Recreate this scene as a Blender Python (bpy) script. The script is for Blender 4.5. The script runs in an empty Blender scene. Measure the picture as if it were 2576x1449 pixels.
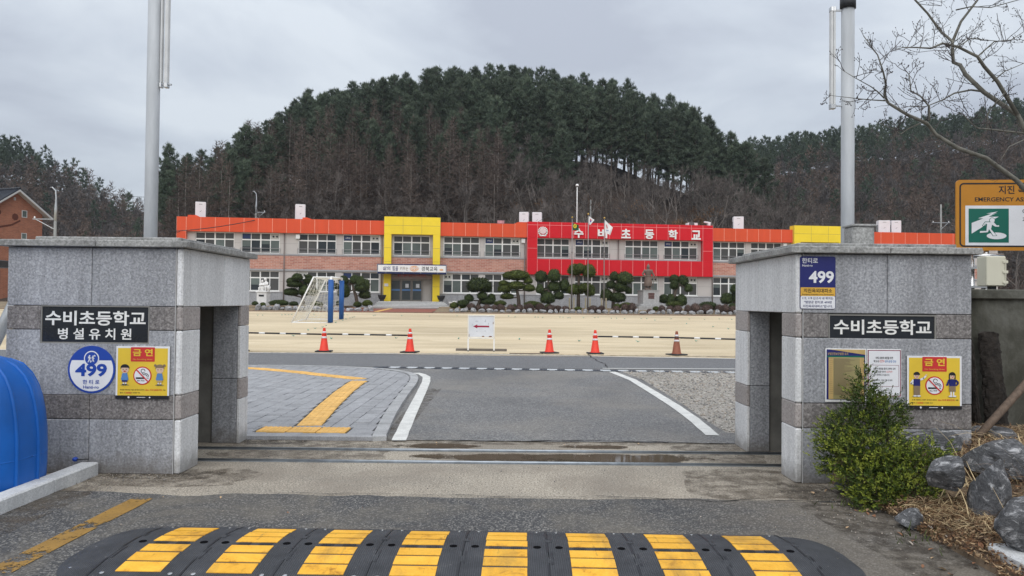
import bpy, bmesh, math, random
import numpy as np
from mathutils import Vector, Matrix, Euler, noise
R = math.radians
PI = math.pi
random.seed(7)
scene = bpy.context.scene
col = scene.collection

# ------------------------------------------------------------------ camera
CAM_H, F, CX, CY = 1.52, 1935.0, 1288.0, 724.5      # eye height; focal length and centre in a 2576-wide frame
CAM_R = Matrix.Rotation(R(91.08), 3, 'X') @ Matrix.Rotation(R(0.57), 3, 'Z')
cam_data = bpy.data.cameras.new('camera')
cam_data.sensor_width = 36
cam_data.lens = 36 * F / 2576
cam_data.clip_start = 0.1
cam_data.clip_end = 3000
cam = bpy.data.objects.new('camera', cam_data)
cam.matrix_world = Matrix.Translation((0, 0, CAM_H)) @ CAM_R.to_4x4()
col.objects.link(cam)
scene.camera = cam

# ------------------------------------------------------------------ sky and sun (overcast)
SUN_EL, SUN_AZ = R(54), R(184)          # azimuth from +Y towards +X
world = bpy.data.worlds.new('World')
scene.world = world
world.use_nodes = True
wt = world.node_tree
wt.nodes.clear()
def wn(t, **k):
    n = wt.nodes.new(t)
    for a, b in k.items(): setattr(n, a, b)
    return n
w_out = wn('ShaderNodeOutputWorld')
sky = wn('ShaderNodeTexSky', sky_type='NISHITA', sun_disc=False, sun_elevation=SUN_EL, sun_rotation=SUN_AZ)
bg1 = wn('ShaderNodeBackground'); bg1.inputs[1].default_value = 0.1
wt.links.new(sky.outputs[0], bg1.inputs[0])
tc = wn('ShaderNodeTexCoord')
mp = wn('ShaderNodeMapping'); mp.inputs['Scale'].default_value = (1, 1, 2.6); mp.inputs['Location'].default_value = (3.3, 1.2, .4)
mp.inputs['Rotation'].default_value = (0, R(-14), 0)
wt.links.new(tc.outputs['Generated'], mp.inputs[0])
nz = wn('ShaderNodeTexNoise'); nz.inputs['Scale'].default_value = 2.3; nz.inputs['Detail'].default_value = 7; nz.inputs['Roughness'].default_value = .52; nz.inputs['Distortion'].default_value = .35
wt.links.new(mp.outputs[0], nz.inputs['Vector'])
cr = wn('ShaderNodeValToRGB')
cr.color_ramp.elements[0].position = .40; cr.color_ramp.elements[0].color = (.335, .360, .412, 1)
cr.color_ramp.elements[1].position = .60; cr.color_ramp.elements[1].color = (.495, .530, .568, 1)
e = cr.color_ramp.elements.new(.5); e.color = (.412, .446, .494, 1)
wt.links.new(nz.outputs[0], cr.inputs[0])
bg2 = wn('ShaderNodeBackground'); bg2.inputs[1].default_value = 1.0
# an overcast dome is a little brighter overhead than near the horizon
sx_ = wn('ShaderNodeSeparateXYZ'); wt.links.new(tc.outputs['Generated'], sx_.inputs[0])
ov_ = wn('ShaderNodeMapRange'); ov_.inputs[1].default_value = 0; ov_.inputs[2].default_value = 1; ov_.inputs[3].default_value = .82; ov_.inputs[4].default_value = 1.6
wt.links.new(sx_.outputs[2], ov_.inputs[0]); wt.links.new(ov_.outputs[0], bg2.inputs[1])
wt.links.new(cr.outputs[0], bg2.inputs[0])
mx = wn('ShaderNodeMixShader'); mx.inputs[0].default_value = .9
wt.links.new(bg1.outputs[0], mx.inputs[1]); wt.links.new(bg2.outputs[0], mx.inputs[2])
wt.links.new(mx.outputs[0], w_out.inputs[0])

sun_data = bpy.data.lights.new('sun', 'SUN')
sun_data.energy = 1.5
sun_data.angle = R(85)
sun_data.color = (1.0, .97, .92)
sun = bpy.data.objects.new('sun', sun_data)
sd = Vector((math.sin(SUN_AZ) * math.cos(SUN_EL), math.cos(SUN_AZ) * math.cos(SUN_EL), math.sin(SUN_EL)))
sun.rotation_euler = sd.to_track_quat('Z', 'Y').to_euler()
sun.location = (0, 0, 60)
col.objects.link(sun)

scene.view_settings.view_transform = 'Standard'
scene.view_settings.look = 'None'
scene.view_settings.exposure = 0.6
scene.view_settings.gamma = 1
scene.cycles.use_denoising = True
scene.cycles.max_bounces = 6
scene.cycles.transparent_max_bounces = 12

# ------------------------------------------------------------------ helpers: photo point -> place
def ray(x, y): return CAM_R @ Vector(((x - CX) / F, -(y - CY) / F, -1))
def gp(x, y, z=0.0):
    d = ray(x, y); return Vector((0, 0, CAM_H)) + d * ((z - CAM_H) / d.z)
def yp(x, y, Y):
    d = ray(x, y); return Vector((0, 0, CAM_H)) + d * (Y / d.y)

# ------------------------------------------------------------------ helpers: objects
def tag(o, label=None, cat=None, group=None, kind=None):
    if label: o['label'] = label
    if cat: o['category'] = cat
    if group: o['group'] = group
    if kind: o['kind'] = kind
    return o
def emp(name, loc=(0, 0, 0), rz=0.0, label=None, cat=None, group=None):
    o = bpy.data.objects.new(name, None)
    o.empty_display_size = .2
    o.location = loc; o.rotation_euler = (0, 0, rz)
    col.objects.link(o)
    return tag(o, label, cat, group)
def link(name, me, parent=None, loc=None, rot=None, scale=None):
    o = bpy.data.objects.new(name, me)
    col.objects.link(o)
    if parent: o.parent = parent
    if loc is not None: o.location = loc
    if rot is not None: o.rotation_euler = rot
    if scale is not None: o.scale = scale
    return o
def copy_tree(o, parent=None):
    c = o.copy(); col.objects.link(c); c.parent = parent
    for ch in o.children: copy_tree(ch, c)
    return c

class MB:
    def __init__(s): s.v = []; s.f = []
    def add(s, V, Fc, M=None):
        n = len(s.v)
        if M is not None: V = [M @ Vector(p) for p in V]
        s.v += [tuple(p) for p in V]; s.f += [tuple(i + n for i in q) for q in Fc]
        return s
    def box(s, x0, x1, y0, y1, z0, z1, c=0.0, M=None):
        c = min(c, abs(x1 - x0) * .45, abs(y1 - y0) * .45, abs(z1 - z0) * .45)
        lo = (min(x0, x1), min(y0, y1), min(z0, z1)); hi = (max(x0, x1), max(y0, y1), max(z0, z1))
        cor = [(i & 1, (i >> 1) & 1, (i >> 2) & 1) for i in range(8)]
        if c <= 0:
            V = [tuple(hi[a] if q[a] else lo[a] for a in range(3)) for q in cor]
            Fc = [(0, 2, 3, 1), (4, 5, 7, 6), (0, 1, 5, 4), (2, 6, 7, 3), (0, 4, 6, 2), (1, 3, 7, 5)]
            return s.add(V, Fc, M)
        V = []
        for q in cor:
            for a in range(3):
                V.append(tuple((hi[k] if q[k] else lo[k]) if k == a else ((hi[k] - c) if q[k] else (lo[k] + c)) for k in range(3)))
        Fc = []
        for a in range(3):
            b, d = (a + 1) % 3, (a + 2) % 3
            for sg in (0, 1):
                ring = []
                for (i, j) in ((0, 0), (1, 0), (1, 1), (0, 1)):
                    q = [0, 0, 0]; q[a] = sg; q[b] = i; q[d] = j
                    ring.append((q[0] + 2 * q[1] + 4 * q[2]) * 3 + a)
                Fc.append(tuple(ring))
            for i in (0, 1):
                for j in (0, 1):
                    q0 = [0, 0, 0]; q0[b] = i; q0[d] = j; q1 = list(q0); q1[a] = 1
                    k0 = (q0[0] + 2 * q0[1] + 4 * q0[2]) * 3; k1 = (q1[0] + 2 * q1[1] + 4 * q1[2]) * 3
                    Fc.append((k0 + b, k1 + b, k1 + d, k0 + d))
        for i in range(8): Fc.append((i * 3, i * 3 + 1, i * 3 + 2))
        ctr = [(lo[k] + hi[k]) / 2 for k in range(3)]
        out = []
        for q in Fc:
            p = [Vector(V[i]) for i in q]
            n = (p[1] - p[0]).cross(p[2] - p[0])
            m = sum(p, Vector()) / len(p) - Vector(ctr)
            out.append(q if n.dot(m) >= 0 else q[::-1])
        return s.add(V, out, M)
    def tube(s, pts, rad, n=8, cap=True, M=None):
        pts = [Vector(p) for p in pts]
        if not hasattr(rad, '__len__'): rad = [rad] * len(pts)
        V = []; Fc = []; up = Vector((0, 0, 1)); prev = None
        for i, p in enumerate(pts):
            t = (pts[min(i + 1, len(pts) - 1)] - pts[max(i - 1, 0)]).normalized()
            if prev is None:
                a = t.cross(up if abs(t.z) < .95 else Vector((1, 0, 0))).normalized()
            else:
                a = (prev - t * prev.dot(t))
                a = a.normalized() if a.length > 1e-6 else t.orthogonal().normalized()
            prev = a; b = t.cross(a)
            for k in range(n):
                an = 2 * PI * k / n
                V.append(p + (a * math.cos(an) + b * math.sin(an)) * rad[i])
        for i in range(len(pts) - 1):
            for k in range(n):
                k2 = (k + 1) % n
                Fc.append((i * n + k, i * n + k2, (i + 1) * n + k2, (i + 1) * n + k))
        if cap:
            Fc.append(tuple(range(n))[::-1]); Fc.append(tuple(range((len(pts) - 1) * n, len(pts) * n)))
        return s.add(V, Fc, M)
    def lathe(s, prof, n=24, c=(0, 0, 0), M=None):
        V = []; Fc = []
        for (r, z) in prof:
            for k in range(n):
                a = 2 * PI * k / n
                V.append((c[0] + r * math.cos(a), c[1] + r * math.sin(a), c[2] + z))
        for i in range(len(prof) - 1):
            for k in range(n):
                k2 = (k + 1) % n
                Fc.append((i * n + k, i * n + k2, (i + 1) * n + k2, (i + 1) * n + k))
        Fc.append(tuple(range(n))[::-1]); Fc.append(tuple(range((len(prof) - 1) * n, len(prof) * n)))
        return s.add(V, Fc, M)
    def prism(s, poly, y0, y1, M=None):          # polygon in XZ, extruded along Y (y0 is the side towards the camera)
        n = len(poly)
        V = [(p[0], y0, p[1]) for p in poly] + [(p[0], y1, p[1]) for p in poly]
        Fc = [tuple(range(n)), tuple(range(n, 2 * n))[::-1]] + [(i, i + n, (i + 1) % n + n, (i + 1) % n) for i in range(n)]
        return s.add(V, Fc, M)
    def slab(s, poly, z0, z1):                    # polygon in XY, extruded along Z
        n = len(poly)
        V = [(p[0], p[1], z1) for p in poly] + [(p[0], p[1], z0) for p in poly]
        Fc = [tuple(range(n)), tuple(range(n, 2 * n))[::-1]] + [(i, i + n, (i + 1) % n + n, (i + 1) % n) for i in range(n)]
        return s.add(V, Fc)
    def sheet(s, poly, z=0.0):
        return s.add([(p[0], p[1], p[2] if len(p) > 2 else z) for p in poly], [tuple(range(len(poly)))])
    def flat(s, poly, y):                         # polygon in XZ facing -Y
        return s.add([(p[0], y, p[1]) for p in poly], [tuple(range(len(poly)))])
    def ell(s, c, r, n=12, m=8, M=None, bump=0.0, seed=0):
        V = [(c[0], c[1], c[2] - r[2])]; Fc = []
        for j in range(1, m):
            ph = PI * j / m - PI / 2
            for i in range(n):
                a = 2 * PI * i / n
                d = Vector((math.cos(ph) * math.cos(a), math.cos(ph) * math.sin(a), math.sin(ph)))
                k = 1 + (noise.noise(d * 2 + Vector((seed, 0, 0))) * bump if bump else 0)
                V.append((c[0] + d.x * r[0] * k, c[1] + d.y * r[1] * k, c[2] + d.z * r[2] * k))
        V.append((c[0], c[1], c[2] + r[2]))
        for i in range(n): Fc.append((0, 1 + (i + 1) % n, 1 + i))
        for j in range(m - 2):
            for i in range(n):
                a, b = 1 + j * n + i, 1 + j * n + (i + 1) % n
                Fc.append((a, b, b + n, a + n))
        k = 1 + (m - 2) * n
        for i in range(n): Fc.append((k + i, k + (i + 1) % n, len(V) - 1))
        return s.add(V, Fc, M)
    def mesh(s, name, mat=None, smooth=False):
        me = bpy.data.meshes.new(name)
        me.from_pydata(s.v, [], s.f)
        if mat: me.materials.append(mat)
        if smooth: me.polygons.foreach_set('use_smooth', [True] * len(me.polygons))
        me.update()
        return me
    def build(s, name, mat=None, parent=None, smooth=False, **k):
        return link(name, s.mesh(name, mat, smooth), parent, **k)

def tri_mesh(name, V, T, mats, idx=None, smooth=False):
    V = np.asarray(V, np.float32).reshape(-1, 3); T = np.asarray(T, np.int32).reshape(-1, 3)
    me = bpy.data.meshes.new(name)
    me.vertices.add(len(V)); me.vertices.foreach_set('co', V.ravel())
    me.loops.add(T.size); me.loops.foreach_set('vertex_index', T.ravel())
    me.polygons.add(len(T)); me.polygons.foreach_set('loop_start', np.arange(0, T.size, 3, dtype=np.int32))
    for m in (mats if isinstance(mats, (list, tuple)) else [mats]): me.materials.append(m)
    if idx is not None: me.polygons.foreach_set('material_index', np.asarray(idx, np.int32))
    if smooth: me.polygons.foreach_set('use_smooth', np.ones(len(T), bool))
    me.update(calc_edges=True); me.validate()
    return me

# 2D outlines for printed signs
def rect(x0, x1, z0, z1): return [(x0, z0), (x1, z0), (x1, z1), (x0, z1)]
def rrect(x0, x1, z0, z1, r, n=5):
    P = []
    for cx, cz, a0 in ((x1 - r, z0 + r, -90), (x1 - r, z1 - r, 0), (x0 + r, z1 - r, 90), (x0 + r, z0 + r, 180)):
        for k in range(n + 1):
            a = R(a0 + 90 * k / n); P.append((cx + r * math.cos(a), cz + r * math.sin(a)))
    return P
def oval(cx, cz, rx, rz=None, n=28, a0=0, a1=360):
    rz = rx if rz is None else rz
    m = n if a1 - a0 >= 360 else n + 1
    return [(cx + rx * math.cos(R(a0 + (a1 - a0) * k / n)), cz + rz * math.sin(R(a0 + (a1 - a0) * k / n))) for k in range(m)]
def bar(x0, z0, x1, z1, w):
    d = Vector((x1 - x0, z1 - z0)).normalized(); n = Vector((-d.y, d.x)) * w / 2
    return [(x0 - n.x, z0 - n.y), (x1 - n.x, z1 - n.y), (x1 + n.x, z1 + n.y), (x0 + n.x, z0 + n.y)]
def ringq(mb, cx, cz, r0, r1, y, n=36, a0=0, a1=360):
    for k in range(n):
        a, b = R(a0 + (a1 - a0) * k / n), R(a0 + (a1 - a0) * (k + 1) / n)
        mb.flat([(cx + r0 * math.cos(a), cz + r0 * math.sin(a)), (cx + r1 * math.cos(a), cz + r1 * math.sin(a)),
                 (cx + r1 * math.cos(b), cz + r1 * math.sin(b)), (cx + r0 * math.cos(b), cz + r0 * math.sin(b))], y)
    return mb
def stroke(mb, pts, w, y):
    for (a, b) in zip(pts[:-1], pts[1:]):
        mb.flat(bar(a[0], a[1], b[0], b[1], w), y)
    return mb
def flats(name, polys, mat, parent, y):
    mb = MB()
    for p in polys: mb.flat(p, y)
    return mb.build(name, mat, parent)

_text_cache = {}
_tc = bpy.data.curves.new('lettering_source', 'FONT'); _to = bpy.data.objects.new('lettering_source', _tc)      # never linked to the scene
TEXTS = {
    (0.022, 0.0, 1.0): ['수비초등학교'],
    (0.018, 0.0, 1.0): ['병 설 유 치 원', 'Hanti-ro'],
    (0.035, 0.0, 1.0): ['499'],
    (0.016, 0.0, 1.0): ['한 티 로', 'EMERGENCY ASSEMBLY AREA'],
    (0.03, 0.0, 1.0): ['금 연', '30m 이내 금연구역', '10만원', '499'],
    (0.015, 0.0, 1.0): ['No Smoking Area'],
    (0.02, 0.0, 1.0): ['30m 이내', '유치원·어린이집 시설의 경계선으로부터', '지정', '흡연 시', '의 과태료 부과', '초·중·고등학교 시설의 경계선으로부터', '지진 옥외대피장소'],
    (0.012, 0.0, 1.0): ['한티로', 'Hanti-ro', '산업안전보건법령 요지', '아동 성범죄 예방을 위한', '학교내', 'CCTV', '설치·운영 안내', '삶의', '힘을', '키우는', '따뜻한', '경북교육'],
    (0.014, 0.0, 1.0): ['지진옥외대피소', '이곳은', '지진시'],
    (0.006, 0.0, 1.0): ['Emergency Assembly Area (Earthquake)'],
    (0.01, 0.0, 1.0): ['112, 119 신고시 내 위치는', '"영양군 한티로 499번', '지진옥외대피소"입니다.', '6학년', '5학년', '4학년', '3학년', '꿈과 더불어 발휘하는 수비어린이'],
    (0.008, 0.0, 1.0): ['성폭력 예방을 통한 안전한 교육', '환경 조성을 위하여', 'CCTV가', '설치·운영되고 있습니다.', '■촬영장소 : 교내 건물 내·외곽', '■촬영시간 : 24시간'],
    (0.004, 0.0, 1.0): ['기관 : 수비초등학교장', '번호 : 054-682-2670'],
    (0.03, 0.13636363636363635, 1.0): ['수', '비', '초', '등', '학', '교'],
}
def prefetch():
    """shape all the lettering of one weight in a single pass, one string per line, then cut the lines apart"""
    for (bold, ext, sp), L in TEXTS.items():
        _tc.body = '\n'.join(L); _tc.size = 1; _tc.offset = bold; _tc.extrude = ext; _tc.resolution_u = 3; _tc.space_character = sp; _tc.space_line = 3
        m = _to.to_mesh()
        n = len(m.vertices); V = np.empty(n * 3, np.float32); m.vertices.foreach_get('co', V); V = V.reshape(-1, 3).astype(float)
        ln = np.clip(np.round((.3 - V[:, 1]) / 3).astype(int), 0, len(L) - 1)
        idx = np.zeros(n, int); cnt = [0] * len(L)
        for i in range(n): idx[i] = cnt[ln[i]]; cnt[ln[i]] += 1
        fs = [[] for _ in L]
        for p in m.polygons: v = p.vertices; fs[ln[v[0]]].append(tuple(int(idx[q]) for q in v))
        _to.to_mesh_clear()
        for k, b in enumerate(L):
            if cnt[k]: _text_cache[(b, bold, ext, sp)] = (V[ln == k] + (0, 3 * k, 0), fs[k])
    _tc.space_line = 1
prefetch()
def text_np(body, bold=0.0, ext=0.0, sp=1.0):
    key = (body, bold, ext, sp)
    if key not in _text_cache:
        c, o = _tc, _to
        c.body = body; c.size = 1; c.offset = bold; c.extrude = ext; c.resolution_u = 3; c.space_character = sp
        m = o.to_mesh()
        V = np.array([v.co[:] for v in m.vertices]); Fc = [tuple(p.vertices) for p in m.polygons]
        o.to_mesh_clear()
        _text_cache[key] = (V, Fc)
    return _text_cache[key]
def text(name, body, mat, parent, cx, cz, w, h, y, bold=0.0, ext=0.0, sp=1.0, fit=True):
    """lettering standing in the XZ plane, facing -Y, filling a w by h box about (cx, cz); front at y"""
    V, Fc = text_np(body, bold, ext / max(h, 1e-6) if ext else 0.0, sp)
    lo, hi = V.min(0), V.max(0); s = (hi - lo); s[s < 1e-6] = 1
    kx = w / s[0]; kz = h / s[1]
    if not fit: kx = kz = min(kx, kz)
    X = (V[:, 0] - (lo[0] + hi[0]) / 2) * kx + cx
    Z = (V[:, 1] - (lo[1] + hi[1]) / 2) * kz + cz
    Y = y - (V[:, 2] - hi[2]) * 0 if not ext else y + (hi[2] - V[:, 2]) / (s[2]) * ext
    me = bpy.data.meshes.new(name)
    me.from_pydata([tuple(p) for p in np.stack([X, Y if hasattr(Y, 'shape') else np.full_like(X, y), Z], 1)], [], Fc)
    me.materials.append(mat); me.update()
    return link(name, me, parent)

# ------------------------------------------------------------------ materials
_mats = {}
def nodes_of(name):
    m = bpy.data.materials.new(name); m.use_nodes = True
    nt = m.node_tree; b = nt.nodes['Principled BSDF']
    return m, nt, b
def N(nt, t, **k):
    n = nt.nodes.new(t)
    for a, v in k.items():
        if a.startswith('i_'):
            n.inputs[a[2:].replace('_', ' ')].default_value = v
        else: setattr(n, a, v)
    return n
def ramp(nt, src, stops):
    r = N(nt, 'ShaderNodeValToRGB'); el = r.color_ramp.elements
    el[0].position, el[0].color = stops[0][0], (*stops[0][1], 1)
    el[1].position, el[1].color = stops[-1][0], (*stops[-1][1], 1)
    for p, c in stops[1:-1]:
        e = el.new(p); e.color = (*c, 1)
    nt.links.new(src, r.inputs[0]); return r.outputs[0]
def wpos(nt, scale=(1, 1, 1), obj=False, rot=(0, 0, 0)):
    s = N(nt, 'ShaderNodeTexCoord').outputs['Object'] if obj else N(nt, 'ShaderNodeNewGeometry').outputs['Position']
    m = N(nt, 'ShaderNodeMapping'); m.inputs['Scale'].default_value = scale; m.inputs['Rotation'].default_value = rot
    nt.links.new(s, m.inputs[0]); return m.outputs[0]
def noise_t(nt, vec, scale, detail=4, rough=.55, dist=0.0):
    n = N(nt, 'ShaderNodeTexNoise', i_Scale=scale, i_Detail=detail, i_Roughness=rough, i_Distortion=dist)
    nt.links.new(vec, n.inputs['Vector']); return n.outputs[0]
def mixc(nt, fac, a, b, mode='MIX'):
    m = N(nt, 'ShaderNodeMix', data_type='RGBA', blend_type=mode)
    for s, v in ((m.inputs[0], fac), (m.inputs[6], a), (m.inputs[7], b)):
        if hasattr(v, 'links') or hasattr(v, 'is_linked'): nt.links.new(v, s)
        else: s.default_value = v if not isinstance(v, tuple) else (*v, 1)
    return m.outputs[2]
def bumpn(nt, b, h, strength=.3, dist=.01):
    n = N(nt, 'ShaderNodeBump', i_Strength=strength, i_Distance=dist)
    nt.links.new(h, n.inputs['Height']); nt.links.new(n.outputs[0], b.inputs['Normal'])
def mul(c, k): return tuple(max(0, min(1, x * k)) for x in c)

def pm(name, c, rough=.55, var=.12, scale=6.0, bump=0.0, bscale=None, metal=0.0, spec=.4, obj=False, rnd=0.0, stretch=(1, 1, 1)):
    """plain surface whose colour wanders a little"""
    if name in _mats: return _mats[name]
    m, nt, b = nodes_of(name)
    v = wpos(nt, stretch, obj)
    n = noise_t(nt, v, scale, 5, .6)
    cc = ramp(nt, n, [(.3, mul(c, 1 - var)), (.7, mul(c, 1 + var))])
    if rnd:
        oi = N(nt, 'ShaderNodeObjectInfo'); mr = N(nt, 'ShaderNodeMapRange'); mr.inputs[3].default_value = 1 - rnd; mr.inputs[4].default_value = 1 + rnd
        nt.links.new(oi.outputs['Random'], mr.inputs[0])
        hs = N(nt, 'ShaderNodeHueSaturation'); nt.links.new(mr.outputs[0], hs.inputs['Value']); nt.links.new(cc, hs.inputs['Color']); cc = hs.outputs[0]
    nt.links.new(cc, b.inputs['Base Color'])
    b.inputs['Roughness'].default_value = rough; b.inputs['Metallic'].default_value = metal
    b.inputs['Specular IOR Level'].default_value = spec
    if bump: bumpn(nt, b, noise_t(nt, v, bscale or scale * 8, 3), bump)
    _mats[name] = m
    return m

def granite(name, lo, mid, hi, scale=70, stain=.25, rough=.6, streak=0.0):
    m, nt, b = nodes_of(name)
    v = wpos(nt)
    g = noise_t(nt, v, scale, 3, .75)
    c = ramp(nt, g, [(.30, lo), (.5, mid), (.68, hi)])
    vo = N(nt, 'ShaderNodeTexVoronoi', i_Scale=scale * 1.4); nt.links.new(v, vo.inputs['Vector'])
    c = mixc(nt, .35, c, ramp(nt, vo.outputs['Color'], [(.1, mul(mid, .55)), (.55, mid), (.95, mul(hi, 1.12))]))
    s = noise_t(nt, wpos(nt, (1, 1, .16)), 3.4, 6, .68)
    c = mixc(nt, 1.0, c, ramp(nt, s, [(.3, (1 - stain,) * 3), (.62, (1, 1, 1))]), 'MULTIPLY')
    if streak:                                       # rain runs and splashed soil at the foot
        rn = noise_t(nt, wpos(nt, (16, 16, .55)), 1.0, 5, .7)
        c = mixc(nt, 1.0, c, ramp(nt, rn, [(.34, (1 - streak,) * 3), (.52, (1, 1, 1))]), 'MULTIPLY')
        sx = N(nt, 'ShaderNodeSeparateXYZ'); nt.links.new(v, sx.inputs[0])
        ad = N(nt, 'ShaderNodeMath', operation='MULTIPLY_ADD'); nt.links.new(noise_t(nt, v, 7, 6, .7), ad.inputs[0]); ad.inputs[1].default_value = -.34; nt.links.new(sx.outputs[2], ad.inputs[2])
        mr0 = N(nt, 'ShaderNodeMapRange'); mr0.inputs[1].default_value = -.14; mr0.inputs[2].default_value = .02; mr0.inputs[3].default_value = .6; mr0.inputs[4].default_value = 0; nt.links.new(ad.outputs[0], mr0.inputs[0])
        c = mixc(nt, mr0.outputs[0], c, (.10, .082, .062))
    oi = N(nt, 'ShaderNodeObjectInfo'); mr = N(nt, 'ShaderNodeMapRange'); mr.inputs[3].default_value = .93; mr.inputs[4].default_value = 1.06
    nt.links.new(oi.outputs['Random'], mr.inputs[0])
    hs = N(nt, 'ShaderNodeHueSaturation'); nt.links.new(mr.outputs[0], hs.inputs['Value']); nt.links.new(c, hs.inputs['Color'])
    nt.links.new(hs.outputs[0], b.inputs['Base Color'])
    b.inputs['Roughness'].default_value = rough
    bumpn(nt, b, g, .35, .004)
    return m

def aggregate(name, base, chip, scale=110, big=.6, stain=(.75, 1.15), rough=.85, chips=.62, tint=None, bump=.5, dirt_shade=None):
    """asphalt or exposed concrete: fine stones in a binder, with large worn patches"""
    m, nt, b = nodes_of(name)
    v = wpos(nt)
    g = noise_t(nt, v, scale, 2, .6)
    vo = N(nt, 'ShaderNodeTexVoronoi', i_Scale=scale * .8); nt.links.new(v, vo.inputs['Vector'])
    c = ramp(nt, g, [(.34, mul(base, .40)), (.48, mul(base, .9)), (.64, mul(base, 1.7))])
    ch = ramp(nt, vo.outputs['Color'], [(chips, (0, 0, 0)), (min(.99, chips + .16), (1, 1, 1))])
    c = mixc(nt, ch, c, chip)
    L = noise_t(nt, v, big, 7, .62, .6)
    c = mixc(nt, 1.0, c, ramp(nt, L, [(.3, (stain[0],) * 3), (.7, (stain[1],) * 3)]), 'MULTIPLY')
    if tint:
        t = noise_t(nt, v, tint[2], 5, .65, .4)
        c = mixc(nt, ramp(nt, t, [(.45, (0, 0, 0)), (.68, (tint[1],) * 3)]), c, tint[0])
    if dirt_shade:                                        # soil trodden in towards the planted edge
        sx = N(nt, 'ShaderNodeSeparateXYZ'); nt.links.new(v, sx.inputs[0])
        ad = N(nt, 'ShaderNodeMath', operation='MULTIPLY_ADD'); nt.links.new(noise_t(nt, v, 1.7, 6, .65), ad.inputs[0]); ad.inputs[1].default_value = 2.2; nt.links.new(sx.outputs[0], ad.inputs[2])
        mr = N(nt, 'ShaderNodeMapRange'); mr.inputs[1].default_value = dirt_shade[0] + 1.1; mr.inputs[2].default_value = dirt_shade[1] + 1.1; mr.inputs[4].default_value = .6; nt.links.new(ad.outputs[0], mr.inputs[0])
        c = mixc(nt, mr.outputs[0], c, mixc(nt, g, mul(dirt_shade[2], .5), mul(dirt_shade[2], 1.6)))
    nt.links.new(c, b.inputs['Base Color'])
    rg = ramp(nt, L, [(.3, (rough - .25,) * 3), (.6, (rough,) * 3)]); nt.links.new(rg, b.inputs['Roughness'])
    bumpn(nt, b, g, bump, .006)
    return m

def worn_paint(name, c, thr=.42, scale=7.0, opac=1.0, soft=.02):
    """road paint rubbed away in flakes"""
    m, nt, b = nodes_of(name)
    v = wpos(nt)
    n = noise_t(nt, v, scale, 8, .7)
    fine = noise_t(nt, v, 60, 3, .7)
    cc = mixc(nt, ramp(nt, noise_t(nt, v, 5, 5), [(.35, (0, 0, 0)), (.7, (1, 1, 1))]), mul(c, .78), c)
    cc = mixc(nt, 1.0, cc, ramp(nt, fine, [(.3, (.75,) * 3), (.6, (1,) * 3)]), 'MULTIPLY')
    nt.links.new(cc, b.inputs['Base Color']); b.inputs['Roughness'].default_value = .7
    ma = N(nt, 'ShaderNodeMath', operation='MULTIPLY_ADD'); nt.links.new(fine, ma.inputs[0]); ma.inputs[1].default_value = .22; nt.links.new(n, ma.inputs[2])
    a = ramp(nt, ma.outputs[0], [(thr + .11 - soft, (0, 0, 0)), (thr + .11 + soft, (opac,) * 3)])
    nt.links.new(a, b.inputs['Alpha'])
    return m

M_LIGHT = granite('granite_light', (.15, .155, .17), (.35, .36, .385), (.57, .58, .61), 50, .36, streak=.16)
M_SMOOTH = granite('granite_smooth', (.55, .555, .56), (.74, .745, .75), (.83, .835, .84), 55, .2, streak=.12)
M_DARK = granite('granite_dark', (.060, .053, .050), (.185, .170, .165), (.42, .395, .385), 46, .25, streak=.15)
M_DARKS = granite('granite_dark_smooth', (.18, .155, .145), (.38, .345, .33), (.50, .46, .445), 52, .2)
M_KERB = granite('granite_kerb', (.40, .41, .415), (.58, .59, .595), (.70, .705, .71), 80, .25)
M_CAP = granite('granite_cap', (.13, .13, .122), (.33, .33, .32), (.52, .52, .51), 45, .5)
M_SEAL = pm('sealant_pale', (.52, .52, .52), .6, .1)
M_BLACKST = pm('polished_black_stone', (.012, .016, .022), .18, .3, 5, spec=.5)
M_WHITE = pm('white_paint', (.78, .78, .77), .5, .05, 4)
M_ENGRAVE = pm('engraved_white', (.74, .74, .72), .7, .12, 30)
M_STEEL = pm('galvanised_steel', (.42, .44, .46), .45, .15, 5, metal=.55, stretch=(3, 3, .5))
M_STAIN = pm('stainless_steel', (.55, .55, .55), .25, .1, 5, metal=1.0)
M_RAIL = pm('rail_steel', (.30, .33, .36), .35, .2, 9, metal=.8)
M_BLACK = pm('black_rubber', (.022, .024, .028), .6, .25, 12)
M_CONC_D = pm('dark_concrete', (.16, .155, .14), .85, .35, 3, bump=.2)
M_WOOD = pm('weathered_wood', (.12, .085, .062), .8, .35, 6, bump=.4, stretch=(6, 6, .6))
M_TIMBER = pm('grey_timber', (.16, .14, .12), .85, .35, 5, bump=.3, stretch=(.6, 8, 8))
def paint(name, c, rough=.45, var=.06): return pm(name, c, rough, var, 5)
M_RED = paint('print_red', (.55, .03, .03)); M_YEL = paint('print_yellow', (.72, .50, .04)); M_BLK = paint('print_black', (.012, .012, .016))
M_BLUE = paint('print_blue', (.012, .055, .34)); M_NAVY = paint('print_navy', (.010, .014, .13)); M_SIGNW = paint('print_white', (.72, .73, .76))
M_LBLUE = paint('print_light_blue', (.09, .22, .48)); M_SKIN = paint('print_skin', (.66, .47, .36)); M_BROWN = paint('print_brown', (.22, .16, .10))
M_ORANGE = paint('print_orange', (.50, .21, .015)); M_AMBER = paint('print_amber', (.66, .38, .05)); M_GREEN = paint('print_green', (.0, .12, .085))
M_TANP = paint('print_tan', (.50, .35, .14), .5, .15); M_OLIVE = paint('print_olive', (.30, .26, .12)); M_MAROON = paint('print_maroon', (.20, .015, .06)); M_GREYP = paint('print_grey', (.3, .3, .3))
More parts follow.
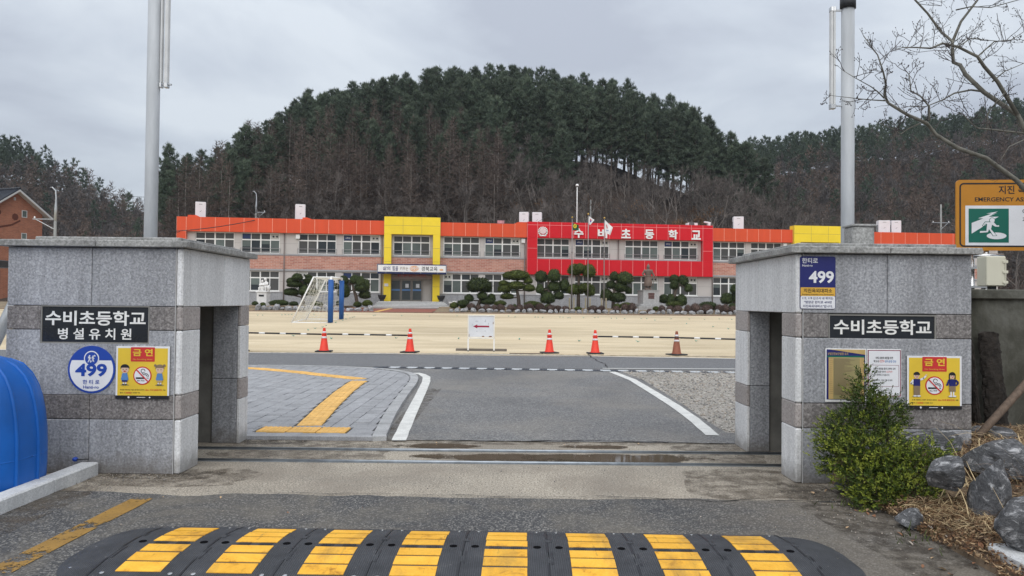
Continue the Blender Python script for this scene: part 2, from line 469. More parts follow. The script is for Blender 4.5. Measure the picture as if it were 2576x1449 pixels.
# ------------------------------------------------------------------ ground, roads, field
def struct(o, label=None):
    o['kind'] = 'structure'
    if label: o['label'] = label
    return o
M_SOIL = pm('soil', (.16, .13, .10), .95, .35, .8, bump=.4, bscale=12)
M_ASPH = aggregate('asphalt_near', (.050, .050, .052), (.20, .192, .178), 120, .55, (.75, 1.25), .9, .64, ((.17, .15, .12), .65, 1.1), 1.0, dirt_shade=(1.1, 2.6, (.15, .125, .095)))
M_ASPH2 = aggregate('asphalt_drive', (.13, .13, .132), (.25, .245, .235), 70, .35, (.70, 1.22), .88, .66, ((.24, .22, .19), .5, .5), 1.0)
M_ASPH3 = aggregate('asphalt_school_road', (.125, .127, .132), (.22, .22, .22), 60, .3, (.9, 1.1), .88, .8)
M_APRON = aggregate('concrete_apron', (.315, .278, .225), (.40, .36, .30), 70, .7, (.66, 1.12), .85, .70, ((.18, .15, .118), .7, .9), .5)
def sand():
    m, nt, b = nodes_of('sandy_field')
    v = wpos(nt)
    n = noise_t(nt, wpos(nt, (.25, 1.2, 1)), .8, 9, .70, .8)
    c = ramp(nt, n, [(.28, (.45, .36, .23)), (.48, (.60, .495, .33)), (.72, (.71, .60, .43))])
    f = noise_t(nt, v, 22, 5, .7)
    wd = noise_t(nt, wpos(nt, (.5, 1, 1)), .16, 4, .6, .5); c = mixc(nt, 1.0, c, ramp(nt, wd, [(.36, (.80, .79, .77)), (.56, (1.0,) * 3)]), 'MULTIPLY')
    tr_ = noise_t(nt, wpos(nt, (.12, 3.2, 1), False, (0, 0, .06)), 1.1, 4, .6, .3); c = mixc(nt, 1.0, c, ramp(nt, tr_, [(.36, (.90,) * 3), (.46, (1.0,) * 3)]), 'MULTIPLY')
    c = mixc(nt, 1.0, c, ramp(nt, f, [(.3, (.82,) * 3), (.6, (1.04,) * 3)]), 'MULTIPLY')
    nt.links.new(c, b.inputs['Base Color']); b.inputs['Roughness'].default_value = .95
    bumpn(nt, b, f, .3, .02)
    return m
M_SAND = sand()

def ground_z(X, Y):
    """height of the school ground: flat at the gate, rising gently across the field to the garden"""
    if Y < 22: return 0.0
    if Y < 60: return (Y - 22) * .0163
    return .62
struct(MB().sheet([(-340, -60), (340, -60), (340, 340), (-340, 340)], -.05).build('ground', M_SOIL))

# near road: its far edge against the concrete apron is ragged
rng = random.Random(3)
def edge_y(x, base, amp, seed):
    return base + amp * (noise.noise(Vector((x * .9, seed, 0))) * .8 + noise.noise(Vector((x * 3.1, seed + 5, 0))) * .35 + noise.noise(Vector((x * 11, seed + 9, 0))) * .12)
xs = [-12 + .12 * i for i in range(201)]
near_edge = [(x, edge_y(x, 5.98 - .02 * x, .16, 2.2)) for x in xs]
struct(MB().sheet([(-12, -6), (12, -6)] + near_edge[::-1], .006).build('road', M_ASPH))
far_edge = [(x, edge_y(x, 8.42, .05, 7.7)) for x in xs]
struct(MB().sheet([(-12, 5.2), (12, 5.2)] + [(x, y + .05) for x, y in far_edge[::-1]], 0.0).build('concrete_apron', M_APRON))
struct(MB().sheet([(x, y) for x, y in far_edge] + [(12, 17.55), (-12, 17.95)], .008).build('driveway', M_ASPH2))
struct(MB().sheet([(-70, 17.75 + 2.0), (-12, 17.95), (12, 17.55), (70, 16.5), (70, 20.2), (6.3, 21.62), (-7.4, 22.1), (-70, 24)], .012).build('school_road', M_ASPH3))
# field and the terrace of the garden behind it
mb = MB(); gx = [-80, -40, -20, 0, 20, 40, 90]; gy = [20.0, 22.2, 30, 40, 50, 60.05]
for j, yy in enumerate(gy):
    for xx in gx: mb.v.append((xx, yy, ground_z(xx, yy) + (.004 if yy > 21 else -.02)))
for j in range(len(gy) - 1):
    for i in range(len(gx) - 1):
        a = j * len(gx) + i; mb.f.append((a, a + 1, a + 1 + len(gx), a + len(gx)))
struct(mb.build('playing_field', M_SAND))
M_GARDEN = pm('garden_soil', (.20, .155, .10), .95, .4, 1.5, bump=.5, bscale=20)
def terr_z(X, Y): return .66 + .42 * min(1, max(0, (Y - 60.6) / 5.0))
mb = MB(); gy = [60.3, 61.5, 63, 65.6, 70, 80, 90]; gx = [-90, -14.6, -14.59, -6.2, -6.19, 40, 95]
for yy in gy:
    for xx in gx:
        z = terr_z(xx, yy) if not (-14.595 < xx < -6.195) else .60
        mb.v.append((xx, yy, z))
for j in range(len(gy) - 1):
    for i in range(len(gx) - 1):
        a = j * len(gx) + i; mb.f.append((a, a + 1, a + 1 + len(gx), a + len(gx)))
struct(mb.build('garden_terrace', M_GARDEN))
M_REDPAVE = pm('red_paving', (.24, .085, .06), .85, .2, 3, bump=.2, bscale=40)
struct(MB().sheet([(-14.5, 60.3, .69), (-6.3, 60.3, .69), (-6.3, 69.4, .93), (-14.5, 69.4, .93)]).build('entrance_paving', M_REDPAVE))
M_YTILE = pm('tactile_yellow', (.68, .41, .125), .75, .2, 9, bump=.2, rnd=.07)
mb = MB(); mb.add([(-10.85, 60.3, .694), (-10.45, 60.3, .694), (-10.45, 69.0, .93), (-10.85, 69.0, .93)], [(0, 1, 2, 3)])
mb.add([(-14.2, 68.2, .908), (-6.6, 68.2, .908), (-6.6, 68.6, .919), (-14.2, 68.6, .919)], [(0, 1, 2, 3)])
struct(mb.build('tactile_strip', M_YTILE))
# low kerb between the field and the garden, with a dark drain along it
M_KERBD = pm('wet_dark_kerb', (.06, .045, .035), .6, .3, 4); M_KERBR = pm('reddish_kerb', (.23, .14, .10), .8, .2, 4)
k = emp('field_kerb', (0, 60.05, .6)); k['kind'] = 'structure'
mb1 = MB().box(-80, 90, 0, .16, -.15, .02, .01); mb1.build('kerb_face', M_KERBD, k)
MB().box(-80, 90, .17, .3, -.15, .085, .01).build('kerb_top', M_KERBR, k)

# painted lines
def strip_line(name, pts, w, z, mat, seed=0):
    """line along ground points, with a slightly uneven edge"""
    P = [Vector((p[0], p[1], 0)) for p in pts]; Q = []
    for a, b in zip(P[:-1], P[1:]):
        n = max(1, int((b - a).length / .25))
        Q += [a.lerp(b, i / n) for i in range(n)]
    Q.append(P[-1]); L = []; Rr = []
    for i, p in enumerate(Q):
        t = (Q[min(i + 1, len(Q) - 1)] - Q[max(0, i - 1)]).normalized(); n = Vector((-t.y, t.x, 0))
        j = 1 + .10 * noise.noise(Vector((i * .7, seed, 0)))
        L.append((p + n * w / 2 * j)); Rr.append(p - n * w / 2 * j)
    mb = MB()
    mb.v = [(p.x, p.y, z) for p in L] + [(p.x, p.y, z) for p in Rr]
    m = len(L); mb.f = [(i + m, i + 1 + m, i + 1, i) for i in range(m - 1)]
    return struct(mb.build(name, mat))
M_WLINE = worn_paint('worn_white_paint', (.66, .65, .60), .33, 5); M_WLINE2 = worn_paint('white_paint_line', (.74, .74, .71), .27, 4)
M_YLINE = worn_paint('worn_yellow_paint', (.33, .185, .035), .455, 2.6)
strip_line('white_line', [gp(x, y) for x, y in ((1003, 1111), (1033, 1044), (1059, 991), (1072, 962), (1073, 950), (1062, 943.5), (1047, 939.5))], .155, .0145, M_WLINE2, 1)
strip_line('white_line', [gp(x, y) for x, y in ((1539, 936.5), (1592, 957.5), (1648, 991.6), (1698, 1023), (1743, 1055), (1793, 1098))], .16, .0145, M_WLINE2, 2)
strip_line('white_line', [(-60, 23.7)] + [gp(x, y) for x, y in ((634, 888.5), (1240, 893), (1849, 903.5))] + [(60, 20.3)], .14, .0165, M_WLINE2, 3)
strip_line('white_line', [gp(1516, 928.5), gp(1849, 930), (40, 17.0)], .13, .0185, M_WLINE2, 4)
strip_line('yellow_line', [(-2.78, 5.88), (-2.80, 5.0), (-2.82, 4.0), (-2.85, 1.0)], .16, .0105, M_YLINE, 5)
M_CRACK = pm('crack_dark', (.02, .02, .02), .9, .2, 9)
def crack(pts, w, z, seed):
    mb = MB(); r = random.Random(seed); Q = []
    for a, b in zip(pts[:-1], pts[1:]):
        a = Vector((a[0], a[1], 0)); b = Vector((b[0], b[1], 0)); n = max(2, int((b - a).length / .07))
        Q += [a.lerp(b, i / n) for i in range(n)]
    wob = Vector((0, 0, 0)); L = []; Rr = []
    for i, p in enumerate(Q):
        wob = wob * .85 + Vector((r.uniform(-1, 1), r.uniform(-1, 1), 0)) * .025
        ww = w * (.25 + abs(noise.noise(Vector((i * .23, seed, 0)))) * 1.8)
        t = (Q[min(i + 1, len(Q) - 1)] - Q[max(0, i - 1)]).normalized(); n = Vector((-t.y, t.x, 0))
        L.append(p + wob + n * ww); Rr.append(p + wob - n * ww)
    m = len(L); mb.v = [(p.x, p.y, z) for p in L + Rr]; mb.f = [(i + m, i + 1 + m, i + 1, i) for i in range(m - 1)]
    return struct(mb.build('pavement_crack', M_CRACK))
crack([gp(1480, 893), gp(1500, 908), gp(1520, 918), gp(1530, 927)], .03, .0165, 1)
crack([gp(1040, 1110), gp(1400, 1112), gp(1600, 1113), gp(1845, 1118)], .018, .0125, 2)
crack([gp(1500, 1250), gp(1800, 1262), gp(2000, 1262), gp(2160, 1270)], .012, .0105, 3)
crack([gp(700, 1240), gp(1000, 1245), gp(1250, 1250), gp(1500, 1250)], .007, .0105, 4)
# soil washed along pillars and rails; its dark tone also paints in contact shade
M_DIRT_SHADE = worn_paint('soil_contact_shade', (.12, .092, .064), .50, 6, .5, .10); M_DIRT_SHADE2 = worn_paint('dark_soil_contact_shade', (.06, .046, .033), .52, 8, .6, .09)
def dirt_shade(x0, x1, y0, y1, z, mat):
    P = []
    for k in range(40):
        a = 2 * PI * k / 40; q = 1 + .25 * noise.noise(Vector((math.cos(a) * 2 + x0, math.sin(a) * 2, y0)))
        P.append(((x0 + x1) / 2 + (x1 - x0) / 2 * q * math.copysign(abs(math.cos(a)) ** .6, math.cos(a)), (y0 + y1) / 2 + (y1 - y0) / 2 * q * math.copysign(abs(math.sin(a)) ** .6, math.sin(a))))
    return struct(MB().sheet(P, z).build('soil_shade_patch', mat))
dirt_shade(-3.6, -2.2, 6.25, 6.95, .003, M_DIRT_SHADE); dirt_shade(-3.0, -1.2, 7.32, 8.45, .0035, M_DIRT_SHADE); dirt_shade(-3.5, -2.5, 6.5, 6.85, .0055, M_DIRT_SHADE2); dirt_shade(-2.95, -2.2, 8.1, 8.5, .0055, M_DIRT_SHADE2)
dirt_shade(1.5, 2.75, 6.0, 7.1, .003, M_DIRT_SHADE); dirt_shade(1.7, 2.6, 7.3, 8.5, .0035, M_DIRT_SHADE); dirt_shade(2.2, 2.8, 4.3, 6.6, .0095, M_DIRT_SHADE2)
dirt_shade(-1.2, 1.8, 8.25, 8.52, .003, M_DIRT_SHADE); dirt_shade(-3.6, -3.2, 3.6, 6.4, .0095, M_DIRT_SHADE); dirt_shade(-1.45, -1.2, 8.6, 13.5, .0105, M_DIRT_SHADE); dirt_shade(-12, 12, 22.0, 22.6, .016, M_DIRT_SHADE)
# standing water between the gate rails
def water():
    m, nt, b = nodes_of('puddle_water')
    v = wpos(nt)
    b.inputs['Base Color'].default_value = (.12, .092, .066, 1); b.inputs['Roughness'].default_value = .04; b.inputs['Specular IOR Level'].default_value = .5
    n = noise_t(nt, v, 3.0, 3, .5); f = noise_t(nt, v, 42, 4, .75)
    mth = N(nt, 'ShaderNodeMath', operation='ADD'); nt.links.new(n, mth.inputs[0])
    m2 = N(nt, 'ShaderNodeMath', operation='MULTIPLY'); nt.links.new(f, m2.inputs[0]); m2.inputs[1].default_value = .55; nt.links.new(m2.outputs[0], mth.inputs[1])
    # water thins out towards the rim of the puddle
    tc_ = N(nt, 'ShaderNodeTexCoord'); ln = N(nt, 'ShaderNodeVectorMath', operation='LENGTH'); nt.links.new(tc_.outputs['Object'], ln.inputs[0])
    m3 = N(nt, 'ShaderNodeMath', operation='SUBTRACT'); nt.links.new(mth.outputs[0], m3.inputs[0]); m4 = N(nt, 'ShaderNodeMath', operation='POWER'); nt.links.new(ln.outputs['Value'], m4.inputs[0]); m4.inputs[1].default_value = 2.2
    m5 = N(nt, 'ShaderNodeMath', operation='MULTIPLY'); nt.links.new(m4.outputs[0], m5.inputs[0]); m5.inputs[1].default_value = .30; nt.links.new(m5.outputs[0], m3.inputs[1])
    a = ramp(nt, m3.outputs[0], [(.47, (0, 0, 0)), (.60, (.95,) * 3)]); nt.links.new(a, b.inputs['Alpha'])
    return m
M_WATER = water()
def puddle(cx, cy, rx, ry, z, y0=None, y1=None):
    P = []
    for kx in range(48):
        a = 2 * PI * kx / 48
        P.append((math.cos(a), max(-1, min(1, math.sin(a) * 1.3)), 0))
    o = MB().sheet(P).build('puddle', M_WATER, None, loc=(cx, cy, z), scale=(rx, ry, 1))
    return struct(o)
puddle(.50, 7.57, 1.5, .20, .005)
puddle(1.05, 7.55, .95, .22, .007)
puddle(-.78, 8.13, .48, .13, .005)
puddle(.80, 8.16, .45, .11, .005)

# sidewalk: pavers one by one, tactile tiles, kerb stones
M_PAVE = granite('paver_grey', (.24, .245, .26), (.33, .335, .35), (.42, .425, .44), 75, .3, .85)
SW_Z = .045
M_KERB2 = granite('granite_kerb_grey', (.26, .265, .27), (.40, .405, .41), (.50, .505, .51), 80, .35)
kerb_px = [(967, 1105), (994, 1044.5), (1021, 1000), (1049.5, 962.5), (1053.4, 949.3), (1049, 942.5), (1039, 937.5), (1018, 933.5), (996.6, 930.8), (943.7, 925.5), (864, 921.5), (732, 919.4), (600, 918.5), (480, 917.6)]
KO = [gp(x, y, SW_Z) for x, y in kerb_px]
def offset_line(P, d):
    out = []
    for i, p in enumerate(P):
        t = (P[min(i + 1, len(P) - 1)] - P[max(0, i - 1)]).normalized()
        out.append(Vector((p.x - t.y * d, p.y + t.x * d, p.z)))
    return out
# smooth the kerb line to real, evenly curved stones
def resample(P, step):
    out = [P[0]]; acc = 0
    for a, b in zip(P[:-1], P[1:]):
        L = (b - a).length; d = step - acc
        while d <= L:
            out.append(a.lerp(b, d / L)); d += step
        acc = (acc + L) % step
    return out
KO = resample(KO, .25)
for _ in range(3): KO = [KO[0]] + [(KO[i - 1] + KO[i] * 2 + KO[i + 1]) / 4 for i in range(1, len(KO) - 1)] + [KO[-1]]
KO[0] = Vector((KO[0].x, 8.40, SW_Z)); KO = [KO[0]] + [p for p in KO[1:] if p.y > 8.45]
KI = offset_line(KO, .15)
side = emp('sidewalk'); side['kind'] = 'structure'
MB().sheet([(p.x, p.y) for p in KO] + [(KO[-1].x, 8.46)], SW_Z - .014).build('bedding', pm('paver_joint', (.045, .045, .045), .95, .3, 8), side)
kb = emp('kerb'); kb['kind'] = 'structure'
i = 0
while i < len(KO) - 1:
    j = min(i + 4, len(KO) - 1)
    a = [KO[k] for k in range(i, j + 1)]; b = [KI[k] for k in range(i, j + 1)]
    t0 = (a[1] - a[0]).normalized() * .004
    poly = [(p.x, p.y) for p in a] + [(p.x, p.y) for p in b[::-1]]
    c = Vector((sum(p[0] for p in poly) / len(poly), sum(p[1] for p in poly) / len(poly)))
    poly = [(c.x + (p[0] - c.x) * .992, c.y + (p[1] - c.y) * .992) for p in poly]
    MB().slab(poly, -.05, SW_Z + .006 + .003 * (i % 3)).build('kerbstone', M_KERB2, kb)
    i = j
# tactile tiles: a guiding strip with bars, a stop row with domes
def tact_mesh(kind, s=.3):
    mb = MB().box(-s / 2 + .006, s / 2 - .006, -s / 2 + .006, s / 2 - .006, -.03, 0, .006)
    if kind == 'bar':
        for q in range(4): mb.box(-s * .375 + q * s * .25 - .017, -s * .375 + q * s * .25 + .017, -s * .45, s * .45, -.005, .005, .004)
    else:
        for q in range(6):
            for w in range(6):
                cx, cy = -s / 2 + s * (q + .5) / 6, -s / 2 + s * (w + .5) / 6
                mb.lathe([(.017, -.003), (.012, .005)], 8, (cx, cy, 0))
    return mb.mesh('tactile_tile', M_YTILE)
tm_bar, tm_dot = tact_mesh('bar'), tact_mesh('dome', .335)
ctr = resample([gp(x, y, SW_Z) for x, y in ((777, 1070), (828, 1018), (865, 985), (895, 963), (912, 955))], .3)
tact = []
for a, b in zip(ctr[:-1], ctr[1:]):
    m = (a + b) / 2; t = b - a
    tact.append((m, math.atan2(t.y, t.x) - PI / 2, tm_bar, .3))
ctr2 = resample([gp(x, y, SW_Z) for x, y in ((909, 953.5), (830, 945.5), (740, 935), (650, 927.5), (560, 922.5))], .3)
for a, b in zip(ctr2[:-1], ctr2[1:]):
    m = (a + b) / 2; t = b - a
    tact.append((m, math.atan2(t.y, t.x) - PI / 2, tm_bar, .3))
b0 = gp(765, 1081, SW_Z)
for q in (-1, 0, 1): tact.append((Vector((b0.x + q * .338, b0.y, SW_Z)), 0, tm_dot, .335))
ts = emp('tactile_paving'); ts['kind'] = 'structure'
for m, a, me, s in tact:
    o = link('tactile_tile', me, ts, (m.x, m.y, SW_Z + .005 + rng.uniform(-.002, .002)), (rng.uniform(-.008, .008), rng.uniform(-.008, .008), a))
# pavers (clipped where the kerb or a tactile tile lies)
def inside(P, x, y):
    c = False; j = len(P) - 1
    for i in range(len(P)):
        if (P[i][1] > y) != (P[j][1] > y) and x < (P[j][0] - P[i][0]) * (y - P[i][1]) / (P[j][1] - P[i][1]) + P[i][0]: c = not c
        j = i
    return c
KIpoly = [(p.x, p.y) for p in KI] + [(KI[-1].x - 1, 8.47)]
PW, PL = .205, .262
pav_me = MB().box(-PW / 2 + .005, PW / 2 - .005, -PL / 2 + .007, PL / 2 - .007, -.03, 0, .005).mesh('paver', M_PAVE)
cand = []; cuts = []
def on_tactile(x, y, gx, gy): return any(abs((x - m.x) * math.cos(-a) - (y - m.y) * math.sin(-a)) < s / 2 + gx and abs((x - m.x) * math.sin(-a) + (y - m.y) * math.cos(-a)) < s / 2 + gy for m, a, me, s in tact)
for ci in range(24):
    x = -1.60 - PW * ci
    for ri in range(-1, 36):
        y = 8.46 + PL * (ri + .5) + (PL / 2 if ci % 2 else 0)
        if x < -6.05: continue
        if y - PL / 2 < 8.44 or not inside(KIpoly, x + .02, y) or not inside(KIpoly, x + PW * .46, y - PL * .4) or not inside(KIpoly, x + PW * .46, y + PL * .46) or not inside(KIpoly, x, y + PL * .46) or on_tactile(x, y, PW * .5, PL * .5):
            for iu in range(5):
                for iv in range(5):
                    qx, qy = x - PW / 2 + PW * (iu + .5) / 5, y - PL / 2 + PL * (iv + .5) / 5
                    if qy > 8.48 and inside(KIpoly, qx + .015, qy + .015) and not on_tactile(qx, qy, .022, .028): cuts.append((qx, qy))
            continue
        cand.append((y, x))
cand.sort(key=lambda q: (q[1] / q[0] < -.37, q[0]))
rest = MB()
for n, (y, x) in enumerate(cand):
    z = SW_Z + rng.uniform(-.003, .003)
    if n < 300: link('paver', pav_me, side, (x, y, z), (rng.uniform(-.006, .006), rng.uniform(-.006, .006), rng.uniform(-.012, .012)))
    else: rest.box(x - PW / 2 + .006, x + PW / 2 - .006, y - PL / 2 + .006, y + PL / 2 - .006, z - .03, z)
for qx, qy in cuts: rest.box(qx - PW / 10, qx + PW / 10, qy - PL / 10, qy + PL / 10, SW_Z - .03, SW_Z - .001)
o = rest.build('far_paver', M_PAVE, side); o['kind'] = 'stuff'
MB().box(-6.2, KI[0].x + .01, 8.385, 8.472, -.03, SW_Z + .0015, .004).build('front_edging', M_PAVE, side)
# paving continues out of sight behind the left pillar
MB().sheet([(-6.08, 8.5), (-6.08, 17.75), (-12, 17.9), (-12, 8.5)], SW_Z - .01).build('paving_margin', M_PAVE, side)

# trench drain across the mouth of the drive
dr = emp('trench_drain', (0, 0, 0), label='long trench drain across the drive with pale slabs between dark grates', cat='drain')
a, b = gp(960, 925.5), gp(1990, 941); n = 46
M_GRATE = pm('grate_dark', (.07, .08, .10), .5, .3, 10, metal=.3); M_SLABL = pm('pale_slab', (.45, .47, .49), .8, .15, 8)
gm = MB()
for q in range(5): gm.box(-.13 + q * .054, -.10 + q * .054, -.12, .12, -.03, 0)
gm.box(-.14, .14, -.14, -.12, -.03, 0); gm.box(-.14, .14, .12, .14, -.03, 0)
gm = gm.mesh('drain_grate', M_GRATE); sm = MB().box(-.115, .115, -.14, .14, -.03, .002, .004).mesh('drain_slab', M_SLABL)
MB().add([(a.x - .2, a.y - .16, .013), (b.x, b.y - .16, .013), (b.x, b.y + .16, .013), (a.x - .2, a.y + .16, .013)], [(0, 1, 2, 3)]).build('channel', M_GRATE, dr)
an = math.atan2(b.y - a.y, b.x - a.x)
for q in range(n):
    p = a.lerp(b, (q + .5) / n)
    link('drain_slab' if q % 2 else 'drain_grate', sm if q % 2 else gm, dr, (p.x, p.y, .022), (0, 0, an))

# gravel bed on the right
M_GRAV = aggregate('gravel_bed', (.24, .22, .195), (.36, .335, .30), 45, .8, (.8, 1.1), .95, .5)
gl = [gp(x + 26, y) for x, y in ((1539, 936.5), (1592, 957.5), (1648, 991.6), (1698, 1023), (1743, 1055), (1800, 1090))]
gpoly = [(p.x, p.y) for p in gl] + [(3.3, 8.6), (14, 8.6), (14, 17.1), (2.5, 17.35)]
struct(MB().sheet(gpoly, .0105).build('gravel_bed', M_GRAV))
ico = bmesh.new(); bmesh.ops.create_icosphere(ico, subdivisions=1, radius=1)
ICO_V = np.array([v.co[:] for v in ico.verts]); ICO_F = np.array([[v.index for v in f.verts] for f in ico.faces]); ico.free()
nr = np.random.default_rng(5)
Vs = []; Ts = []; Ix = []; c = 0
while c < 8000:
    x, y = nr.uniform(1.3, 7.5), 8.6 + 8.7 * nr.random() ** 1.4
    if not inside(gpoly, x, y): continue
    s = nr.uniform(.008, .019) * (1 + .03 * (y - 8.6))
    V = ICO_V * nr.uniform(.6, 1.2, 3) * s * (1 + nr.uniform(-.2, .2, (len(ICO_V), 1)))
    a = nr.uniform(0, 6.28); V = np.stack([V[:, 0] * math.cos(a) - V[:, 1] * math.sin(a), V[:, 0] * math.sin(a) + V[:, 1] * math.cos(a), V[:, 2] * .7], 1)
    Vs.append(V + (x, y, .012 + s * .3)); Ts.append(ICO_F + c * len(ICO_V)); Ix.append(np.full(len(ICO_F), nr.integers(0, 4))); c += 1
GM = [pm('pebble_a', (.46, .44, .40), .85, .2, 9), pm('pebble_b', (.31, .29, .26), .85, .2, 9), pm('pebble_c', (.38, .33, .28), .85, .2, 9), pm('pebble_d', (.19, .185, .18), .85, .2, 9)]
o = link('gravel', tri_mesh('gravel', np.concatenate(Vs), np.concatenate(Ts), GM, np.concatenate(Ix)))
tag(o, 'loose pale grey gravel beside the drive behind the right pillar', 'gravel', kind='stuff')
# ------------------------------------------------------------------ gate pillars
ZR = [0, .47, .683, 1.245, 1.453, 1.965]          # courses of stone
G = .004                                           # joint
def pillar(sgn, xi, xo, y0, y1, d0, d1, ret, plaque, label):
    """hollow gate pillar. xi inner face, xo outer face, opening d0..d1 for the sliding gate, plaque (x0,x1,z0,z1) cut into the front"""
    t = .035
    root = emp('gate_pillar', ((xi + xo) / 2, y0, 0), label=label, cat='gate pillar')
    X = lambda x: x - (xi + xo) / 2
    Yv = lambda y: y - y0
    def panel(x0, x1, ya, yb, z0, z1, mat, c=.006, name='granite_panel'):
        return MB().box(X(x0), X(x1), Yv(ya), Yv(yb), z0, z1, c).build(name, mat, root)
    lo, hi = min(xi, xo), max(xi, xo)
    rim = .06                                       # slim corner strip at the inner edge
    cs = xi - sgn * 0
    f_in = xi + sgn * rim                           # front panels run from the outer edge to the corner strip
    fx0, fx1 = (lo, f_in) if sgn < 0 else (f_in, hi)
    if sgn < 0: fx0, fx1 = lo, xi - rim
    else: fx0, fx1 = xi + rim, hi
    mid = (fx0 + fx1) / 2
    px0, px1, pz0, pz1 = plaque
    for r in range(5):
        z0, z1 = ZR[r] + (G / 2 if r else 0), ZR[r + 1] - G / 2
        mat = M_DARK if r in (1, 3) else M_LIGHT
        if r in (0, 4): spans = [(fx0, mid - G / 2), (mid + G / 2, fx1)]
        elif r == 1: spans = [(fx0, mid - G / 2), (mid + G / 2, fx1)] if sgn < 0 else [(fx0, fx1)]
        elif r == 3: spans = [(fx0, px0 - .012), (px1 + .012, fx1)]
        else: spans = None
        if spans:
            for s0, s1 in spans: panel(s0, s1, y0, y0 + t, z0, z1, mat)
        else:
            if pz0 < z1 - .02:                      # course cut round the lower edge of the plaque
                poly = [(X(fx0), z0), (X(fx1), z0), (X(fx1), z1), (X(px1 + .012), z1), (X(px1 + .012), pz0 - .012), (X(px0 - .012), pz0 - .012), (X(px0 - .012), z1), (X(fx0), z1)]
                MB().prism(poly, 0, t).build('granite_panel', mat, root)
            else: panel(fx0, fx1, y0, y0 + t, z0, z1, mat)
        # corner strip, smooth pale stone
        sm = M_DARKS if r in (1, 3) else M_SMOOTH
        a, b = (xi - rim + G, xi) if sgn < 0 else (xi, xi + rim - G)
        panel(a, b, y0 + .002, y0 + t, z0, z1, sm, .012, 'corner_stone')
        # inner side
        ia, ib = (xi - t, xi - .002) if sgn < 0 else (xi + .002, xi + t)
        if r < 4:
            panel(ia, ib, y0 + t + G, d0, z0, z1, sm)
            panel(ia, ib, d1, y1, z0, z1, sm)
        else:
            ym = (y0 + y1) / 2 + .12
            panel(ia, ib, y0 + t + G, ym - G / 2, z0, z1, sm); panel(ia, ib, ym + G / 2, y1, z0, z1, sm)
        # outer side
        oa, ob = (xo, xo + t) if sgn < 0 else (xo - t, xo)
        ym = (y0 + y1) / 2
        panel(oa + .001, ob - .001, y0 + t + G, ym - G / 2, z0, z1, mat); panel(oa + .001, ob - .001, ym + G / 2, y1, z0, z1, mat)
        # back
        panel(lo + t + G, hi - t - G, y1 - t, y1 - .002, z0, z1, mat)
    # far jamb of the opening, clad, then bare concrete inside
    zt = ZR[4] - .006
    ra, rb = (xi - ret, xi - t - G) if sgn < 0 else (xi + t + G, xi + ret)
    panel(ra, rb, d1 + .004, d1 + .03, 0, .68, M_LIGHT); panel(ra, rb, d1 + .004, d1 + .03, .684, zt, M_LIGHT)
    core = MB()
    core.box(X(lo + t), X(hi - t), Yv(y0 + t), Yv(d0 - .004), 0, ZR[5] - .004)
    core.box(X(lo + t), X(hi - t), Yv(d1 + .032), Yv(y1 - t), 0, ZR[5] - .004)
    core.box(X(lo + t), X(hi - t), Yv(d0 - .004), Yv(d1 + .032), ZR[4] + .003, ZR[5] - .004)
    oa, ob = (lo + t, lo + .25) if sgn < 0 else (hi - .25, hi - t)
    core.box(X(oa), X(ob), Yv(d0 - .004), Yv(d1 + .032), 0, ZR[4] + .003)
    core.build('core', M_CONC_D, root)
    # sealed edges along the corner strip
    s = xi - sgn * 0
    sa = (xi - rim - .001) if sgn < 0 else (xi + rim - .003)
    MB().box(X(sa), X(sa + .004), -.0015, .02, 0, ZR[5] - .002).build('sealant', M_SEAL, root)
    # capping slabs, overhanging, and a thinner course above
    o = .062
    cm = lo + (hi - lo) * .52
    MB().box(X(lo - o), X(cm - .002), Yv(y0 - o), Yv(y1 + o), 1.968, 2.026, .006).build('cap_slab', M_CAP, root)
    MB().box(X(cm + .002), X(hi + o), Yv(y0 - o), Yv(y1 + o), 1.968, 2.025, .006).build('cap_slab', M_CAP, root)
    MB().box(X(lo + (.17 if sgn < 0 else .05)), X(hi - .07), Yv(y0 + .1), Yv(y1 - .08), 2.027, 2.065, .006).build('cap_top', M_CAP, root)
    return root
LP = (-4.09, -3.165, 1.138, 1.446)
RP = (2.73, 3.63, 1.243, 1.436)
pillar(-1, -2.87, -4.395, 6.70, 8.42, 7.10, 8.17, .30, LP, 'grey granite gate pillar behind the blue water tank, left of the drive')
pillar(1, 2.44, 3.945, 6.60, 8.40, 6.96, 7.98, .24, RP, 'grey granite gate pillar with a green shrub at its foot, right of the drive')
LY, RY = 6.70, 6.60
# name plaques let into the pillars
def plaque(px, y, label):
    x0, x1, z0, z1 = px
    root = emp('name_plaque', ((x0 + x1) / 2, y, (z0 + z1) / 2), label=label, cat='sign')
    w, h = (x1 - x0) / 2, (z1 - z0) / 2
    MB().box(-w, w, .012, .034, -h, h, .003).build('stone_plate', M_BLACKST, root)
    e = MB(); e.box(-w - .011, w + .011, .004, .034, h, h + .011); e.box(-w - .011, w + .011, .004, .034, -h - .011, -h); e.box(-w - .011, -w, .004, .034, -h, h); e.box(w, w + .011, .004, .034, -h, h)
    e.build('edging', pm('edging_grey', (.22, .215, .20), .7, .15, 6), root)
    return root
p = plaque(LP, LY, 'black stone school name plaque with two lines of white letters, left pillar')
text('lettering', '수비초등학교', M_ENGRAVE, p, .0, .055, .875, .128, .0095, .022)
text('lettering', '병 설 유 치 원', M_ENGRAVE, p, -.005, -.082, .64, .098, .0095, .018)
p = plaque(RP, RY, 'black stone school name plaque with one line of white letters, right pillar')
text('lettering', '수비초등학교', M_ENGRAVE, p, .005, 0, .84, .128, .0095, .022)

